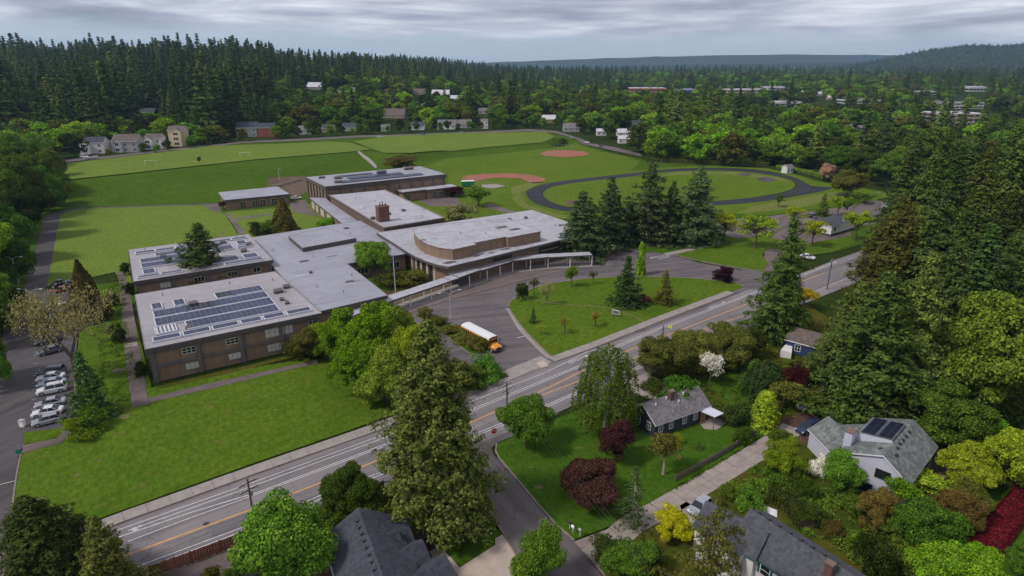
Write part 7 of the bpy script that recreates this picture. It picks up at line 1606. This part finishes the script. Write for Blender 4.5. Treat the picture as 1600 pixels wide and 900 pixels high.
# fences
def board_fence(px, z0, h_, mat, label, step=2.4, brd=.0, rails=2):
    P = resample(W(px, z0), step); t = thing('fence', label, 'fence', (P[0].x, P[0].y, z0)); pm_, bm_ = {}, {}
    for i, p in enumerate(P):
        mb = MB(); q = p - P[0]; mb.box(q.x - .07, q.y - .07, -.1, q.x + .07, q.y + .07, h_ + .12, mat); mb.build('post', t)
        if i < len(P) - 1:
            d = P[i+1] - p; L = d.length; ang = math.atan2(d.y, d.x); n = max(3, int(L/.3)); mb = MB(); w_ = L/n
            for k in range(n): c = q + d*((k + .5)/n); mb.obox((c.x, c.y, h_*.5 + .03*((k*7 + i) % 3)), (w_*.94, .035, h_ - .08), ang, mat)
            c = q + d*.5
            for r_ in range(rails): mb.obox((c.x - math.sin(ang)*-.05, c.y + math.cos(ang)*-.05, .25 + r_*(h_ - .5)), (L, .05, .09), ang, mat)
            mb.build('panel', t)
    return t
board_fence([(236,903),(300,880),(390,846),(440,838)], .06, 1.7, 'wood_red', 'red-brown board fence below the main road'); board_fence([(440,836),(520,806),(600,765)], .06, 1.5, 'wood_red', 'dark red board fence above the charcoal roof')
board_fence([(1055,752),(1080,738),(1110,722),(1150,698),(1180,681)], .1, 1.0, 'wood_grey', 'low weathered grey fence along the cottage lawn')
# timber steps beside the house walk
st_ = MB()
for k in range(7):
    mb = MB(); a = at(745 - k*7.4 if k < 4 else 705 - (k-4)*4, 811 + k*5.0 if k < 4 else 846 + (k-4)*3, .17); mb.obox((a[0], a[1], .2), (1.3, .22, .16 + .02*k), -.9, 'metal_dark'); tag(mb.build('timber_step'), 'dark timber step in the walk below the giant conifer', 'step', 'dark timber steps in the house walk')
# planter boxes on the terrace, garden shed, skylight boards
b = on(1153, 553); t = thing('garden_shed', 'small blue-grey garden shed among the back garden shrubs', 'shed', b, .4); gable(t, (b[0]-1.3, b[1]), (b[0]+1.3, b[1]), 1.2, 1.2, 1.9, 1.9, 2.5, 'wall_grey', 'shingle_grey', .15)
b = at(1199, 801, .1); t = thing('plank_pile', 'stack of white boards behind the white house', 'boards', b, -.8)
for k in range(4): mb = MB(); mb.obox((0, k*.28, .1 + .03*k), (2.6 - .3*k, .24, .08), .05*k, 'white_trim'); mb.build('board', t)
b = at(731, 291, .15); t = thing('equipment_trailer', 'dark green covered trailer beside the lower diamond', 'trailer', b, .2); mb = MB(); mb.box(-3, -1.2, .5, 3, 1.2, 2.5, 'sign_green'); mb.box(-3.05, -1.25, 2.5, 3.05, 1.25, 2.62, 'light_white'); mb.build('body', t); add_wheels(t, (-.6, .6), 1.1, .4)
# backstops and scoreboard posts
for (px, py, w_, l) in ((770,296,7,'low chain backstop behind the home plate of the lower diamond'),(884,233,8,'chain backstop behind the upper diamond')):
    b = on(px, py); t = thing('backstop', l, 'backstop', b)
    for k in range(7): mb = MB(); x = -w_ + k*w_/3; mb.tube((x, abs(k-3)*.8, 0), (x, abs(k-3)*.8, 3.0), .05, .05, 'metal_grey', 5); mb.build('post', t)
    mb = MB()
    for k in range(6): x = -w_ + k*w_/3; mb.tube((x, abs(k-3)*.8, 3), (x + w_/3, abs(k-2)*.8, 3), .04, .04, 'metal_grey', 4); mb.tube((x, abs(k-3)*.8, 1.4), (x + w_/3, abs(k-2)*.8, 1.4), .03, .03, 'metal_grey', 4)
    mb.build('rail', t)
# low fence along the steps path and terrace beds
for k in range(5):
    a = on(424 + k*10, 293 - k*2.6); mb = MB(); mb.obox((a[0], a[1], a[2] + .25), (5, 1.4, .5), .5, 'wood_grey'); tag(mb.build('planter_bed'), 'timber-edged planting bed on the terrace behind the annex', 'planter', 'planting beds on the terrace')
# garden ground cover (leaf litter plants nobody could count)
def cover(name, px, n, mat, z, hmax, leaf, label):
    P = W(px, z); rng_ = np.random.default_rng(n); xs = [p[0] for p in P]; ys = [p[1] for p in P]; pts_ = []
    while len(pts_) < n:
        x, y = rng_.uniform(min(xs), max(xs)), rng_.uniform(min(ys), max(ys))
        k = noise.noise(Vector((x*.45, y*.45, n)))
        if inside(x, y, P) and k > -.12: pts_.append((x, y, z + rng_.random()*hmax*(.3 + max(0, k)*2.2)))
    P_ = np.array(pts_); me = quad_mesh(name, leaves(P_, rng_.normal(0, .5, P_.shape) + [0, 0, .8], leaf, rng_), mat); o = bpy.data.objects.new(name, me); COL.objects.link(o); o['kind'] = 'stuff'; tag(o, label, 'plants')
cover('garden_plants', [(1080,790),(1150,748),(1200,718),(1290,720),(1340,760),(1340,850),(1260,840),(1200,770)], 9000, 'f_green', .1, .7, .20, 'low green plants filling the terraced garden below the lane')
cover('garden_plants', [(1290,760),(1400,770),(1500,800),(1520,900),(1350,900),(1300,850)], 9000, 'f_mid', .1, .8, .22, 'low plants under the lower right garden trees')
cover('garden_plants', [(1030,590),(1172,518),(1262,480),(1300,560),(1290,640),(1235,655),(1130,625)], 9000, 'f_mid', .1, .8, .24, 'low plants in the gardens behind the roadside trees')
cover('garden_plants', [(1052,760),(1120,722),(1190,680),(1194,682),(1120,727),(1056,766)], 900, 'f_green', .1, .4, .16, 'weedy strip between the weathered fence and the lane')
cover('garden_plants', [(470,835),(560,792),(640,800),(690,830),(560,850)], 3000, 'f_dark', .1, .35, .18, 'dark ivy under the giant conifer and hedge bank')
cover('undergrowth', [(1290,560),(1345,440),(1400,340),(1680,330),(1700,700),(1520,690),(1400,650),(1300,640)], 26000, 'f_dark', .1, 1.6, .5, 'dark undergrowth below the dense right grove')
cover('undergrowth', [(-60,520),(10,470),(28,440),(50,340),(90,320),(90,270),(-60,270)], 16000, 'f_mid', .1, 1.6, .5, 'green undergrowth of the wood beside the left drive')
cover('planting_strip', [(178,430),(196,430),(196,490),(214,590),(200,640),(160,650),(150,500)], 5000, 'f_mid', .1, .5, .2, 'weedy planting along the service walk')
cover('courtyard_plants', [(556,415),(640,400),(688,430),(640,452),(604,460)], 3500, 'f_mid', .1, .6, .22, 'low planting on the courtyard floor')
# ------------------------------------------------------------------ air
hz = bpy.data.materials.new('haze_air'); hz.use_nodes = True; t = hz.node_tree; t.nodes.clear()
o = N(t, 'ShaderNodeOutputMaterial'); pv = N(t, 'ShaderNodeVolumePrincipled'); pv.inputs['Density'].default_value = HAZE; pv.inputs['Color'].default_value = (.46, .68, 1.0, 1); pv.inputs['Anisotropy'].default_value = .2
t.links.new(pv.outputs[0], o.inputs['Volume']); MATS['haze_air'] = hz
mb = MB(); mb.box(-9500, -400, -16, 11500, 9950, 330, 'haze_air'); h = mb.build('haze', None, 'stuff')
